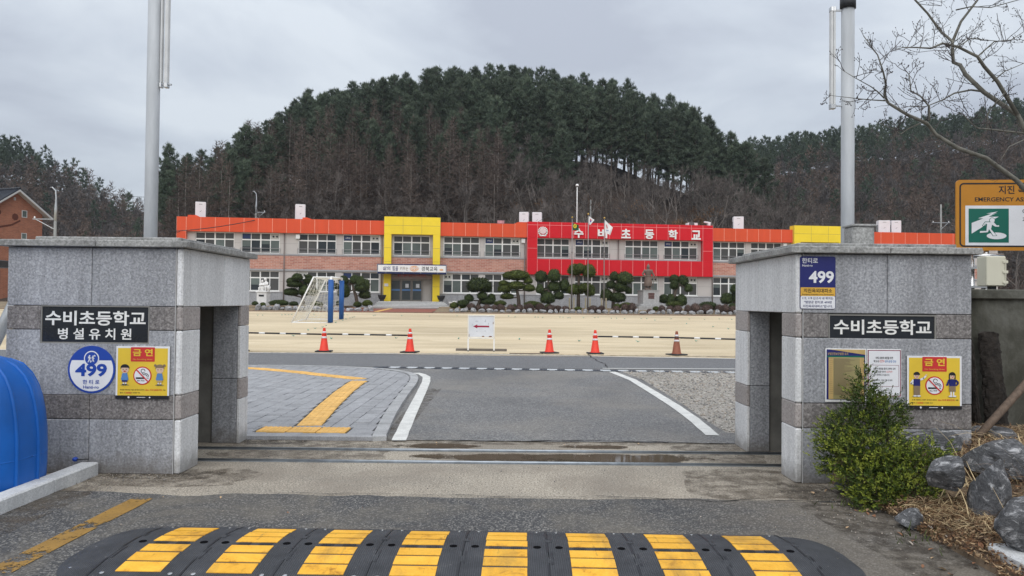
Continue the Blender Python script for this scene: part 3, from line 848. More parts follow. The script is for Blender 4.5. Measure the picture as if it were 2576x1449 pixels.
# ------------------------------------------------------------------ signs on the left pillar
def sign(name, cx, y, cz, label, cat='sign'): return emp(name, (cx, y, cz), label=label, cat=cat)
s = sign('round_sign', -3.645, LY, .902, 'round blue and white address sign numbered 499 with two walking pupils')
r = .206
MB().prism(oval(0, 0, r, n=48), -.006, 0).build('disc', M_BLUE, s)
lowp = [q for q in oval(0, 0, r * .915, n=64, a0=-205, a1=25)]
flats('white_field', [lowp], M_SIGNW, s, -.0075)
flats('badge_rim', [oval(0, .096, .066, n=32)], M_SIGNW, s, -.0090)
flats('badge', [oval(0, .096, .057, n=32)], M_BLUE, s, -.0105)
wk = []
for ox, k in ((-.016, 1.0), (.014, .85)):
    wk += [oval(ox, .096 + .023 * k, .0065 * k, n=12), [(ox - .007 * k, .096 + .016 * k), (ox + .006 * k, .096 + .016 * k), (ox + .006 * k, .096 - .01 * k), (ox - .006 * k, .096 - .01 * k)],
           bar(ox - .002, .096 - .008 * k, ox - .014 * k, .096 - .034 * k, .007 * k), bar(ox + .002, .096 - .008 * k, ox + .010 * k, .096 - .035 * k, .007 * k),
           bar(ox + .004 * k, .096 + .012 * k, ox + .014 * k, .096 - .004 * k, .005 * k), rect(ox - .013 * k, ox - .008 * k, .096 + .002 * k, .096 + .017 * k)]
wk += [rect(.020, .036, .114, .122), rect(.026, .029, .122, .129)]
flats('pupil_pictogram', wk, M_SIGNW, s, -.012)
text('number', '499', M_BLUE, s, -.002, -.005, .275, .112, -.0095, .035)
text('lettering', '한 티 로', M_BLUE, s, 0, -.108, .145, .038, -.0095, .016)
text('lettering', 'Hanti-ro', M_BLUE, s, 0, -.152, .135, .026, -.0095, .018)

def no_smoking(cx, y, cz, w, h, label, adults):
    s = sign('no_smoking_sign', cx, y, cz, label, 'poster')
    W, H = w / 2, h / 2
    u = w / 1.0                                     # drawing is laid out on a sheet one unit wide
    P = lambda pts: [(a * u, b * u) for a, b in pts]
    MB().box(-W, W, -.016, 0, -H, H, .003).build('backing_board', M_STAIN, s)
    flats('white_border', [rect(-W + .002, W - .002, -H + .03, H - .002)], M_SIGNW, s, -.0175)
    flats('black_footer', [rect(-W + .001, W - .001, -H + .001, -H + .064 * u)], M_BLK, s, -.0190)
    hz = H / u
    flats('yellow_field', [P(rect(-.462, .462, -hz + .066, hz - .035))], M_YEL, s, -.0190)
    flats('red_label', [P(rrect(-.222, .222, hz - .283, hz - .018, .01))], M_RED, s, -.0205)
    text('lettering', '금 연', M_YEL, s, 0, (hz - .115) * u, .37 * u, .135 * u, -.022, .03)
    text('lettering', 'No Smoking Area', M_SIGNW if False else M_AMBER, s, 0, (hz - .245) * u, .36 * u, .034 * u, -.022, .015)
    cz0 = -.055
    rc = .17
    flats('prohibition_disc', [P(oval(0, cz0, rc, n=40))], M_RED, s, -.0205)
    flats('prohibition_field', [P(oval(0, cz0, rc * .87, n=40))], M_SIGNW, s, -.022)
    mb = MB()
    mb.flat(P(rect(-.12, .035, cz0 - .06, cz0 - .03)), -.0235); mb.flat(P(rect(.085, .093, cz0 - .06, cz0 - .03)), -.0235); mb.flat(P(rect(.105, .113, cz0 - .06, cz0 - .03)), -.0235)
    sm = [(.113, cz0 - .02), (.113, cz0 + .01), (.09, cz0 + .035), (.05, cz0 + .04), (.025, cz0 + .06)]
    stroke(mb, P(sm), .011 * u, -.0235); stroke(mb, P([(.09, cz0 - .02), (.085, cz0 + .005), (.06, cz0 + .018), (.02, cz0 + .02), (.0, cz0 + .045)]), .011 * u, -.0235)
    ringq(mb, .012 * u, (cz0 + .088) * u, .03 * u, .041 * u, -.0235, 20, -10, 300)
    mb.build('cigarette_pictogram', M_BLK, s)
    text('lettering', '30m 이내', M_BLK, s, -.03 * u, (cz0 - .092) * u, .135 * u, .028 * u, -.0235, .02)
    flats('prohibition_bar', [P(bar(-.118, cz0 + .118, .118, cz0 - .118, .022))], M_RED, s, -.025)
    # two printed figures
    def kid(x, girl):
        zf = -.225
        parts = {'shadow': [oval(x, zf - .005, .085, .012, 16)], 'skin': [oval(x, zf + .285, .07, .075, 20), rect(x - .035, x - .008, zf + .03, zf + .09), rect(x + .008, x + .035, zf + .03, zf + .09)],
                 'hair': [oval(x, zf + .315, .082, .065, 20, 0, 180) + [(x - .082, zf + .29), (x - .06, zf + .315), (x + .06, zf + .315), (x + .082, zf + .29)]],
                 'blue': [[(x - .045, zf + .215), (x + .045, zf + .215), (x + .07, zf + .10), (x + .05, zf + .08), (x - .05, zf + .08), (x - .07, zf + .10)]],
                 'short': [rect(x - .052, x + .052, zf + .055, zf + .085)], 'sock': [rect(x - .034, x - .008, zf + .01, zf + .035), rect(x + .008, x + .034, zf + .01, zf + .035)],
                 'shoe': [oval(x - .025, zf + .005, .024, .01, 12), oval(x + .025, zf + .005, .024, .01, 12)], 'face': [oval(x - .028, zf + .285, .007, .011, 10), oval(x + .028, zf + .285, .007, .011, 10)]}
        if girl: parts['hair'] += [oval(x - .083, zf + .36, .025, .025, 12), oval(x + .083, zf + .36, .025, .025, 12)]
        else: parts['mouth'] = [oval(x, zf + .252, .022, .012, 12)]
        cm = {'shadow': M_OLIVE, 'skin': M_SKIN, 'hair': M_BROWN if girl else M_BLK, 'blue': M_LBLUE, 'short': M_TANP if girl else M_NAVY, 'sock': M_SIGNW, 'shoe': M_BLK, 'face': M_BLK, 'mouth': M_RED}
        return parts, cm
    def teen(x, girl):
        zf = -.25; d = 1 if girl else -1
        parts = {'shadow': [oval(x, zf - .005, .085, .012, 16)], 'skin': [oval(x, zf + .375, .05, .055, 20)],
                 'hair': [oval(x, zf + .395, .058, .05, 20, 0, 180) + [(x - .058, zf + .385), (x + .058, zf + .385)]] + ([rect(x - .062, x - .042, zf + .25, zf + .4), rect(x + .042, x + .062, zf + .25, zf + .4)] if girl else []),
                 'blue': [[(x - .06, zf + .315), (x + .06, zf + .315), (x + .062, zf + .19), (x - .062, zf + .19)]] + ([bar(x - .06, zf + .30, x - .10, zf + .20, .035), bar(x + .06, zf + .30, x + .11, zf + .25, .035), bar(x + .11, zf + .25, x + .07, zf + .2, .03)] if girl else []),
                 'short': [rect(x - .058, x + .058, zf + (.09 if girl else .02), zf + .19)], 'sock': [rect(x - .035, x - .01, zf + .02, zf + .09), rect(x + .01, x + .035, zf + .02, zf + .09)] if girl else [bar(x - .06, zf + .30, x - .11, zf + .23, .035), bar(x - .11, zf + .23, x - .02, zf + .235, .028), bar(x + .06, zf + .30, x + .13, zf + .33, .034), bar(x + .12, zf + .32, x + .165, zf + .37, .03)],
                 'shoe': [oval(x - .035, zf + .008, .035, .014, 12), oval(x + .035, zf + .008, .035, .014, 12)], 'face': [oval(x - .02, zf + .375, .006, .008, 10), oval(x + .02, zf + .375, .006, .008, 10)], 'mouth': [oval(x, zf + .35, .014, .006, 12)]}
        if not girl: parts['skin'].append(oval(x + .175, zf + .385, .018, .018, 12))
        cm = {'shadow': M_OLIVE, 'skin': M_SKIN, 'hair': M_BLK, 'blue': M_NAVY, 'short': M_BROWN, 'sock': M_SIGNW, 'shoe': M_SIGNW, 'face': M_BLK, 'mouth': M_RED}
        return parts, cm
    for x, girl in ((-.325, False), (.32, True)):
        parts, cm = (teen if adults else kid)(x, girl)
        fig = bpy.data.objects.new('printed_figure', None); col.objects.link(fig); fig.parent = s
        for k, nm in enumerate(('shadow', 'skin', 'hair', 'sock', 'blue', 'short', 'shoe', 'face', 'mouth')):
            if nm in parts: flats('figure_' + {'blue': 'top', 'short': 'trousers'}.get(nm, nm), [P(q) for q in parts[nm]], cm[nm], fig, -.0205 - .0009 * k)
    zl = -hz + .17
    text('lettering', '유치원·어린이집 시설의 경계선으로부터' if not adults else '초·중·고등학교 시설의 경계선으로부터', M_BLK, s, -.185 * u, zl * u, .45 * u, .022 * u, -.0205, .02)
    text('lettering', '30m 이내 금연구역', M_RED, s, .21 * u, zl * u, .30 * u, .03 * u, -.0205, .03)
    text('lettering', '지정', M_BLK, s, .405 * u, zl * u, .05 * u, .022 * u, -.0205, .02)
    text('lettering', '흡연 시', M_BLK, s, -.365 * u, (zl - .055) * u, .09 * u, .022 * u, -.0205, .02)
    text('lettering', '10만원', M_RED, s, -.26 * u, (zl - .055) * u, .10 * u, .03 * u, -.0205, .03)
    text('lettering', '의 과태료 부과', M_BLK, s, -.12 * u, (zl - .055) * u, .17 * u, .022 * u, -.0205, .02)
    flats('footer_mark', [P(oval(-.25, -hz + .032, .018, n=14)), P(oval(.14, -hz + .032, .014, n=14)), P(rect(-.10, .06, -hz + .028, -hz + .037))], M_SIGNW, s, -.0205)
    return s
no_smoking(-3.195, LY, .880, .468, .457, 'square yellow no smoking poster with two children, beside the round sign', False)
no_smoking(3.615, RY, .872, .470, .455, 'square yellow no smoking poster with two uniformed teenagers, right pillar', True)

# ------------------------------------------------------------------ signs on the right pillar
s = sign('address_plate', 2.622, RY, 1.716, 'tall navy address plate numbered 499 with a yellow band, top of right pillar')
W, H = .152, .226
MB().prism(rrect(-W, W, -H, H, .018), -.006, 0).build('plate', M_NAVY, s)
flats('amber_band', [rect(-W + .004, W - .004, -H + .112, -H + .185)], M_AMBER, s, -.0075)
flats('white_band', [rrect(-W + .004, W - .004, -H + .004, -H + .111, .012)], M_SIGNW, s, -.0075)
text('lettering', '한티로', M_SIGNW, s, -.068, H - .037, .135, .046, -.0075, .012)
text('lettering', 'Hanti-ro', M_SIGNW, s, -.09, H - .079, .088, .019, -.0075, .012)
text('number', '499', M_SIGNW, s, .03, H - .178, .215, .105, -.0075, .03)
text('lettering', '지진옥외대피소', M_BLK, s, 0, -H + .158, .245, .036, -.009, .014)
text('lettering', 'Emergency Assembly Area (Earthquake)', M_BLK, s, 0, -H + .124, .27, .015, -.009, .006)
for q, t_ in enumerate(('112, 119 신고시 내 위치는', '"영양군 한티로 499번', '지진옥외대피소"입니다.')):
    text('lettering', t_, M_NAVY, s, 0, -H + .093 - .034 * q, (.265, .235, .255)[q], .024, -.009, .01)

s = sign('safety_notice', 2.862, RY, .925, 'faded tan and navy notice sheet in a white frame, left of the three posters', 'poster')
W, H = .174, .228
MB().box(-W, W, -.012, 0, -H, H, .003).build('frame', M_WHITE, s)
flats('navy_sheet', [rect(-W + .008, W - .01, -H + .022, H - .006)], M_NAVY, s, -.0135)
flats('corner_flap', [[(-W + .03, H - .006), (W - .01, H - .006), (W - .01, H - .05)]], M_TANP, s, -.015)
flats('green_band', [rect(-W + .012, W - .018, H - .075, H - .06)], M_GREEN, s, -.015)
flats('tan_table', [rect(-W + .024, W - .02, -H + .026, H - .074)], M_TANP, s, -.0165)
flats('olive_column', [rect(-W + .064, W - .058, -H + .027, H - .078)], M_OLIVE, s, -.018)
rr = random.Random(11); mb = MB()
for q in range(54):
    z = H - .085 - q * .0058
    mb.flat(rect(-W + .068, -W + .068 + rr.uniform(.08, .19), z - .0011, z + .0011), -.0195)
    if q % 3 == 0: mb.flat(rect(-W + .03, -W + .058, z - .001, z + .001), -.0195); mb.flat(rect(W - .052, W - .026, z - .001, z + .001), -.0195)
mb.build('printed_lines', M_BROWN, s)
text('lettering', '산업안전보건법령 요지', M_TANP, s, -.07, H - .043, .175, .022, -.015, .012)
s = sign('camera_notice', 3.19, RY, .946, 'white notice with maroon border, middle of the three posters', 'poster')
W, H = .148, .205
MB().box(-W, W, -.010, 0, -H, H, .003).build('board', M_WHITE, s)
flats('maroon_border', [rect(-W + .006, W - .006, -H + .008, H - .006)], M_MAROON, s, -.0115)
flats('white_field', [rect(-W + .014, W - .014, -H + .017, H - .013)], M_SIGNW, s, -.013)
mb = MB()
for q in (rect(-W + .024, W - .024, -.112, -.1095), rect(-W + .024, W - .024, .069, .0715), rect(-W + .024, -W + .0265, -.112, .0715), rect(W - .0265, W - .024, -.112, .0715)): mb.flat(q, -.0145)
mb.build('inner_frame', M_MAROON, s)
text('lettering', '아동 성범죄 예방을 위한', M_BLK, s, 0, .132, .148, .021, -.0145, .012)
text('lettering', '학교내', M_BLK, s, -.07, .103, .044, .021, -.0145, .012); text('lettering', 'CCTV', M_RED, s, -.02, .103, .042, .018, -.0145, .012); text('lettering', '설치·운영 안내', M_LBLUE, s, .052, .103, .095, .021, -.0145, .012)
text('lettering', '성폭력 예방을 통한 안전한 교육', M_BLK, s, 0, .04, .19, .018, -.0145, .008)
text('lettering', '환경 조성을 위하여', M_BLK, s, -.042, .014, .106, .018, -.0145, .008); text('lettering', 'CCTV가', M_RED, s, .042, .014, .05, .018, -.0145, .008)
text('lettering', '설치·운영되고 있습니다.', M_BLK, s, -.025, -.012, .14, .018, -.0145, .008)
text('lettering', '■촬영장소 : 교내 건물 내·외곽', M_BLK, s, -.015, -.058, .165, .016, -.0145, .008)
text('lettering', '■촬영시간 : 24시간', M_BLK, s, -.05, -.083, .10, .016, -.0145, .008)
text('lettering', '기관 : 수비초등학교장', M_BLK, s, 0, -.143, .12, .011, -.0145, .004)
text('lettering', '번호 : 054-682-2670', M_BLK, s, 0, -.160, .12, .011, -.0145, .004)

# ------------------------------------------------------------------ lamp poles behind the pillars
M_POLE = pm('pole_grey', (.40, .42, .44), .5, .16, 3, stretch=(2, 2, .4), bump=.05)
M_TUBE = pm('lamp_housing', (.62, .63, .63), .5, .1, 6)
def lamp_pole(x, y, side, ztop, zl0, zl1, label):
    root = emp('lamp_pole', (x, y, 0), label=label, cat='lamp post')
    MB().tube([(0, 0, 0), (0, 0, ztop)], .073, 20).build('pole', M_POLE, root, True)
    MB().lathe([(.16, 0), (.16, .02), (.1, .03)], 20).build('base_plate', M_STEEL, root)
    MB().tube([(0, 0, ztop - .02), (0, 0, ztop + .10)], .088, 20).build('collar', M_BLACK, root, True)
    MB().tube([(0, 0, ztop + .10), (0, 0, ztop + .2), (0, 0, ztop + .26)], [.073, .06, .01], 16).build('pole_head', M_POLE, root, True)
    for z in (zl0 + .03, zl1 - .03):
        MB().box(side * .06, side * .21, -.012, .012, z - .008, z + .008).build('bracket', M_STEEL, root)
    for xx, hw in (((.092, .011), (.152, .021)) if side > 0 else ((-.162, .012), (-.192, .014))):
        t = MB().box(xx - hw, xx + hw, -.03, .03, zl0, zl1, .006).build('lamp_tube', M_TUBE, root)
        e = MB(); e.box(xx - hw - .003, xx + hw + .003, -.033, .033, zl0 - .01, zl0 + .05, .006); e.box(xx - hw - .003, xx + hw + .003, -.033, .033, zl1 - .05, zl1 + .01, .006)
        e.build('end_cap', M_STAIN, t)
    return root
lamp_pole(-4.17, 8.85, 1, 5.6, 3.97, 5.35, 'tall grey steel pole with a twin lamp, behind left gate pillar')
lamp_pole(3.86, 8.85, -1, 4.98, 3.80, 4.97, 'tall grey steel pole with a twin lamp and black collar, behind right gate pillar')
b = emp('concrete_block', (3.315, 7.35, 2.066), label='rough square concrete block standing on the right gate pillar', cat='block')
MB().box(-.105, .105, -.10, .10, 0, .205, .012).build('body', M_CAP, b)
MB().box(-.115, .115, -.11, .11, .206, .228, .006).build('top_slab', M_CAP, b)

# gate rails set in the apron
for y, lb in ((7.86, 'farther steel gate rail set across the concrete apron'), (7.28, 'nearer steel gate rail set across the concrete apron')):
    r_ = emp('gate_rail', (0, y, 0), label=lb, cat='rail')
    MB().box(-3.6, 3.2, -.028, .028, -.01, .008).build('base_strip', M_RAIL, r_)
    MB().tube([(-3.6, 0, .012), (3.2, 0, .012)], .013, 8).build('rail_head', M_RAIL, r_, True)

# ------------------------------------------------------------------ kerb and water tank on the left
kb = emp('roadside_kerb', (-3.62, 0, 0), label='low granite kerb beside the blue water tank', cat='kerb')
for a, b_ in ((3.0, 4.0), (4.006, 5.0), (5.006, 6.02), (6.026, 6.66)):
    MB().box(-.075, .075, a, b_, -.05, .112, .012).build('kerbstone', M_KERB, kb)
M_TANK = pm('blue_polyethylene', (.006, .105, .42), .45, .22, 1.6, bump=.1, bscale=14, spec=.35)
def tank():
    cx, cy = -4.46, 5.95
    root = emp('water_tank', (cx, cy, 0), label='large bright blue plastic water tank at the left edge', cat='water tank')
    prof = [(.02, 1.075), (.30, 1.075), (.42, 1.065), (.52, 1.035), (.60, .985), (.665, .91), (.71, .82), (.74, .72), (.762, .60), (.775, .48), (.78, .36), (.78, .20), (.775, .06), (.76, .02)]
    V = []; n = 64; Fc = []
    for (r0, z) in prof:
        for k in range(n):
            a = 2 * PI * k / n
            e = 3.0
            q = 1 / ((abs(math.cos(a)) ** e + abs(math.sin(a)) ** e) ** (1 / e))
            q = 1 + (q - 1) * min(1, r0 / .6)
            V.append((r0 * q * math.cos(a), r0 * q * math.sin(a) * .62, z))
    for i in range(len(prof) - 1):
        for k in range(n): Fc.append((i * n + k, (i + 1) * n + k, (i + 1) * n + (k + 1) % n, i * n + (k + 1) % n))
    Fc.append(tuple(range(n))); Fc.append(tuple(range((len(prof) - 1) * n, len(prof) * n))[::-1])
    o = MB().add(V, Fc).build('body', M_TANK, root, True)
    # moulded ribs running down over the shoulder
    for aa in (-74, -46, -20, 8, 40, 100, 140, 180, 220):
        a = R(aa); e = 3.0; q0 = 1 / ((abs(math.cos(a)) ** e + abs(math.sin(a)) ** e) ** (1 / e))
        P = []
        for (r0, z) in prof[3:]:
            q = 1 + (q0 - 1) * min(1, r0 / .6)
            P.append((r0 * q * math.cos(a) * 1.0, r0 * q * math.sin(a) * .62, z))
        MB().tube(P, [.004] + [.017] * (len(P) - 2) + [.008], 6).build('rib', M_TANK, root, True)
    P = []
    for k in range(n + 1):
        a = 2 * PI * k / n; e = 3.0; q = 1 / ((abs(math.cos(a)) ** e + abs(math.sin(a)) ** e) ** (1 / e))
        P.append((.777 * q * math.cos(a), .777 * q * math.sin(a) * .62, .30))
    MB().tube(P, .006, 6).build('seam', M_TANK, root, True)
    MB().lathe([(.2, 1.06), (.2, 1.10), (.17, 1.12), (.03, 1.125)], 24, (-.2, 0, 0)).build('lid', M_TANK, root, True)
    MB().tube([(.36, -.45, .76), (.47, -.43, .80), (.53, -.37, .84), (.55, -.30, .875)], [.02, .045, .045, .02], 8).build('moulded_handle', M_TANK, root, True)
    return root
tank()
v = emp('hose_valve', (-3.74, 6.66, .135), label='small blue hose valve on a thin dark pipe above the kerb', cat='valve')
MB().ell((0, -.02, 0), (.024, .024, .02)).build('knob', M_BLUE, v); MB().tube([(.01, -.03, 0), (.12, -.03, .004)], .005, 8).build('pipe', M_BLACK, v)

# ------------------------------------------------------------------ speed bump
def rubber(name):
    m, nt, b = nodes_of(name)
    v = wpos(nt)
    w = N(nt, 'ShaderNodeTexWave', wave_type='BANDS', bands_direction='X', i_Scale=26.0, i_Distortion=.0); nt.links.new(v, w.inputs['Vector'])
    w2 = N(nt, 'ShaderNodeTexWave', wave_type='BANDS', bands_direction='Y', i_Scale=26.0); nt.links.new(v, w2.inputs['Vector'])
    mm = N(nt, 'ShaderNodeMath', operation='MULTIPLY'); nt.links.new(w.outputs[1], mm.inputs[0]); nt.links.new(w2.outputs[1], mm.inputs[1])
    n = noise_t(nt, v, 5, 6, .65)
    c = ramp(nt, n, [(.3, (.020, .022, .027)), (.6, (.045, .048, .056)), (.8, (.095, .095, .095))])
    c = mixc(nt, 1.0, c, ramp(nt, w.outputs[1], [(.1, (.65,) * 3), (.7, (1.25,) * 3)]), 'MULTIPLY')
    sp = noise_t(nt, v, 90, 2, .5)
    c = mixc(nt, ramp(nt, sp, [(.70, (0, 0, 0)), (.76, (.5,) * 3)]), c, (.3, .29, .27))
    nt.links.new(c, b.inputs['Base Color']); b.inputs['Roughness'].default_value = .62
    bumpn(nt, b, mm.outputs[0], .7, .008)
    return m
M_RUB = rubber('ribbed_rubber')
def bump_yellow():
    m, nt, b = nodes_of('bump_yellow')
    v = wpos(nt)
    n = noise_t(nt, v, 6, 7, .68, .5)
    c = ramp(nt, n, [(.30, (.38, .17, .02)), (.42, (.80, .41, .04)), (.75, (.90, .52, .07))])
    tk = noise_t(nt, wpos(nt, (1.6, .5, 1)), 2.2, 5, .6); c = mixc(nt, ramp(nt, tk, [(.52, (0, 0, 0)), (.70, (.75,) * 3)]), c, (.27, .165, .055))
    sc = noise_t(nt, wpos(nt, (9, 1.2, 1)), 2.5, 6, .75); c = mixc(nt, ramp(nt, sc, [(.60, (0, 0, 0)), (.70, (.6,) * 3)]), c, (.12, .085, .04))
    d = noise_t(nt, v, 70, 3, .7); c = mixc(nt, 1.0, c, ramp(nt, d, [(.3, (.86,) * 3), (.6, (1,) * 3)]), 'MULTIPLY')
    oi = N(nt, 'ShaderNodeObjectInfo'); mr = N(nt, 'ShaderNodeMapRange'); mr.inputs[3].default_value = .92; mr.inputs[4].default_value = 1.06
    nt.links.new(oi.outputs['Random'], mr.inputs[0]); hs = N(nt, 'ShaderNodeHueSaturation'); nt.links.new(mr.outputs[0], hs.inputs['Value']); nt.links.new(c, hs.inputs['Color'])
    nt.links.new(hs.outputs[0], b.inputs['Base Color']); b.inputs['Roughness'].default_value = .6; b.inputs['Specular IOR Level'].default_value = .2
    return m
M_BYEL = bump_yellow()
BY, BH, BD = 4.60, .058, .49
def bz(y): return .012 + (BH - .012) * max(0, 1 - (abs(y) / BD) ** 2.0)
bump = emp('speed_bump', (-.27, BY, .004), R(-1.0), 'long black rubber speed bump with yellow stripes across the road', 'speed bump')
ys = [-BD + 2 * BD * k / 28 for k in range(29)]
mb = MB()
hw = .248
for q, y in enumerate(ys):
    z = bz(y); mb.v += [(-hw, y, z), (hw, y, z)]
nV = len(mb.v)
for q in range(len(ys) - 1): mb.f.append((2 * q, 2 * q + 1, 2 * q + 3, 2 * q + 2))
mb.v += [(-hw, y, -.004) for y in ys] + [(hw, y, -.004) for y in ys]
L = len(ys)
for q in range(L - 1):
    mb.f.append((2 * q, 2 * q + 2, nV + q + 1, nV + q)); mb.f.append((2 * q + 1, nV + L + q, nV + L + q + 1, 2 * q + 3))
mb.f.append((0, nV, nV + L, 1)); mb.f.append((2 * L - 2, 2 * L - 1, nV + 2 * L - 1, nV + L - 1))
# interlocking tongues and ribs
mod = mb.mesh('rubber_block', M_RUB)
def ystrip(y0, y1):
    m2 = MB(); n = 4
    for q in range(n + 1):
        y = y0 + (y1 - y0) * q / n; z = bz(y) + .0035
        m2.v += [(-.125, y, z), (.125, y, z)]
    for q in range(n): m2.f.append((2 * q, 2 * q + 1, 2 * q + 3, 2 * q + 2))
    k = len(m2.v)
    m2.v += [(x, y, bz(y) - .003) for y in (y0, y1) for x in (-.125, .125)]
    m2.f += [(k, k + 1, 1, 0), (k + 2, 2 * n, 2 * n + 1, k + 3), (0, 2 * n, k + 2, k), (1, k + 1, k + 3, 2 * n + 1)]
    return m2.mesh('yellow_strip', M_BYEL)
strips = [ystrip(a, b_) for a, b_ in ((.294, .405), (.163, .274), (.032, .143), (-.143, -.032), (-.274, -.163), (-.405, -.294))]
rib = MB()
for q in range(2):
    for w_ in range(10):
        x = (-.10 + w_ * .0075) if q == 0 else (.03 + w_ * .0075)
        rib.box(x, x + .004, -.022, .022, bz(0) - .004, bz(0) + .004)
rib = rib.mesh('centre_rib', M_RUB)
hole = MB().lathe([(.023, 0), (.023, .0022), (.012, .0023)], 14).mesh('bolt_recess', pm('recess_black', (.008, .008, .009), 1.0, .1, spec=0))
bolt = MB().lathe([(.013, 0), (.013, .005), (.006, .007)], 10).mesh('bolt', M_STAIN)
tong = MB().box(-.018, .018, -.035, .035, -.01, .002, .002).mesh('tongue', M_RUB)
joint = MB()
for q in range(L - 1):
    y, y2 = ys[q], ys[q + 1]; x = .018 if -.27 < y < -.1 or .12 < y < .2 else -.006
    joint.add([(x - .006, y, bz(y) + .002), (x + .006, y, bz(y) + .002), (x + .006, y2, bz(y2) + .002), (x - .006, y2, bz(y2) + .002)], [(0, 1, 2, 3)])
joint = joint.mesh('joint_groove', M_BLK)
for m_ in range(8):
    xm = -1.75 + .5 * m_
    blk = link('rubber_block', mod, bump, (xm, 0, 0))
    for st in strips:
        link('yellow_strip', st, blk, (rng.uniform(-.003, .003), rng.uniform(-.002, .002), 0), (0, 0, rng.uniform(-.004, .004)))
    link('centre_rib', rib, blk)
    for sx in (-1, 1):
        link('bolt_recess', hole, blk, (sx * .185, .02, bz(.02) + .0005))
        link('bolt', bolt, blk, (sx * .187, .425, bz(.425)), (R(-12), 0, 0))
        link('bolt', bolt, blk, (sx * .187, -.425, bz(.425)), (R(12), 0, 0))
    for yy in (.155, -.19): link('tongue', tong, blk, (.255, yy, bz(yy) + .001), (R(-8 if yy > 0 else 8), 0, 0))
for m_ in range(9): link('joint_groove', joint, bump, (-2.0 + .5 * m_, 0, 0))
for sg in (-1, 1):                                   # rounded end pieces
    m2 = MB(); nr_ = 10; nx = 10
    for ix in range(nx + 1):
        u = ix / nx; hd = BD * math.sqrt(max(0, 1 - (u * .96) ** 2.6)); xx = sg * (2.002 + .29 * u)
        for q in range(nr_ + 1):
            y = -hd + 2 * hd * q / nr_
            hh = .012 + (bz(y) - .012) * (1 - u ** 2.2) if abs(y) < hd - 1e-6 else .004
            m2.v.append((xx, y, hh * (1 - .4 * u ** 4)))
    for ix in range(nx):
        for q in range(nr_):
            a = ix * (nr_ + 1) + q; f4 = (a, a + 1, a + nr_ + 2, a + nr_ + 1)
            m2.f.append(f4 if sg < 0 else f4[::-1])
    e_ = m2.build('end_piece', M_RUB, bump, True)
    link('bolt', bolt, e_, (sg * 2.15, .33, .022)); link('bolt', bolt, e_, (sg * 2.19, -.02, .03)); link('bolt', bolt, e_, (sg * 2.15, -.35, .022))

# ------------------------------------------------------------------ cones, bars, board, timber
M_CONE = pm('cone_red', (.70, .035, .012), .45, .1, 6); M_CONEB = pm('cone_faded_brown', (.24, .075, .04), .6, .15, 6); M_BAND = pm('reflective_band', (.72, .70, .74), .4, .08, 14)
def cone(x, y, mat, label, rz):
    z = ground_z(x, y) + .006
    root = emp('traffic_cone', (x, y, z), rz, label, 'traffic cone', 'cones along the school road')
    MB().box(-.235, .235, -.235, .235, 0, .035, .012).build('base', M_BLACK, root)
    rad = lambda h: .135 - .100 * (h - .03) / .67
    MB().lathe([(.155, .034), (.155, .045), (rad(.06), .06), (rad(.68), .68), (rad(.70), .70), (.012, .702)], 24).build('body', mat, root, True)
    for a, b_ in ((.395, .45), (.545, .60)):
        MB().lathe([(rad(a) + .002, a), (rad(b_) + .002, b_)], 24).build('reflective_band', M_BAND, root, True)
    MB().lathe([(rad(.51) + .02, .505), (rad(.51) + .02, .525), (rad(.53) + .004, .53)], 20).build('clip_ring', M_BLACK if mat is M_CONEB else mat, root, True)
    return Vector((x, y, z))
cp = [gp(815, 886), gp(1031, 888), gp(1382, 890), gp(1497, 891.5), gp(1702, 894.5)]
C = [cone(cp[0].x, cp[0].y, M_CONE, 'red traffic cone nearest the soccer goal, bars on both sides', .1), cone(cp[1].x, cp[1].y, M_CONE, 'red traffic cone left of the white arrow board, at the end of a bar', -.2),
     cone(cp[2].x, cp[2].y, M_CONE, 'red traffic cone with no bar, right of the arrow board', .3), cone(cp[3].x, cp[3].y, M_CONE, 'red traffic cone at the left end of the right-hand bar', 0.05), cone(cp[4].x, cp[4].y, M_CONEB, 'faded brown traffic cone between two bars on the right', .5)]
def cbar(a, b, label, za=.512, zb=.512):
    A = a + Vector((0, 0, za)); B = b + Vector((0, 0, zb)); d = (B - A); L = d.length; d.normalize()
    A2 = A + d * .12; B2 = B - d * .12
    root = emp('barrier_bar', A, label=label, cat='barrier bar', group='black and white bars between cones')
    MB().tube([A2 - A, B2 - A], .024, 10).build('bar', M_BLACK, root, True)
    for k in (.22, .5, .78):
        m = (A2 - A).lerp(B2 - A, k)
        MB().tube([m - d * .085, m + d * .085], .0255, 10).build('white_band', M_WHITE, root, True)
    for e0, e1 in ((A2, A + d * .05), (B2, B - d * .05)):
        MB().tube([e0 - A, e1 - A], [.026, .014], 10).build('end_hook', M_BLACK, root, True)
cbar(Vector((-7.9, 22.5, .01)), C[0], 'black and white bar from behind the left pillar to the first cone', .55, .51)
cbar(C[0], C[1], 'black and white bar between the two cones left of the arrow board', .52, .50)
cbar(C[3], C[4], 'black and white bar between the red cone and the brown cone')
cbar(C[4], Vector((7.2, 22.3, .01)), 'black and white bar from the brown cone to behind the right pillar', .51, .50)
cone(-7.95, 22.5, M_CONE, 'red traffic cone hidden behind the left gate pillar', 0); cone(7.25, 22.3, M_CONE, 'red traffic cone hidden behind the right gate pillar', 0)
M_SIGNP = pm('sign_panel', (.66, .68, .72), .5, .08, 3); M_CREAM = pm('frame_paint', (.76, .74, .68), .6, .12, 8); M_RUST = pm('rust', (.16, .06, .025), .9, .4, 14); M_ARROW = pm('arrow_crimson', (.30, .01, .04), .5, .12, 8)
bp = gp(1210, 886.5)
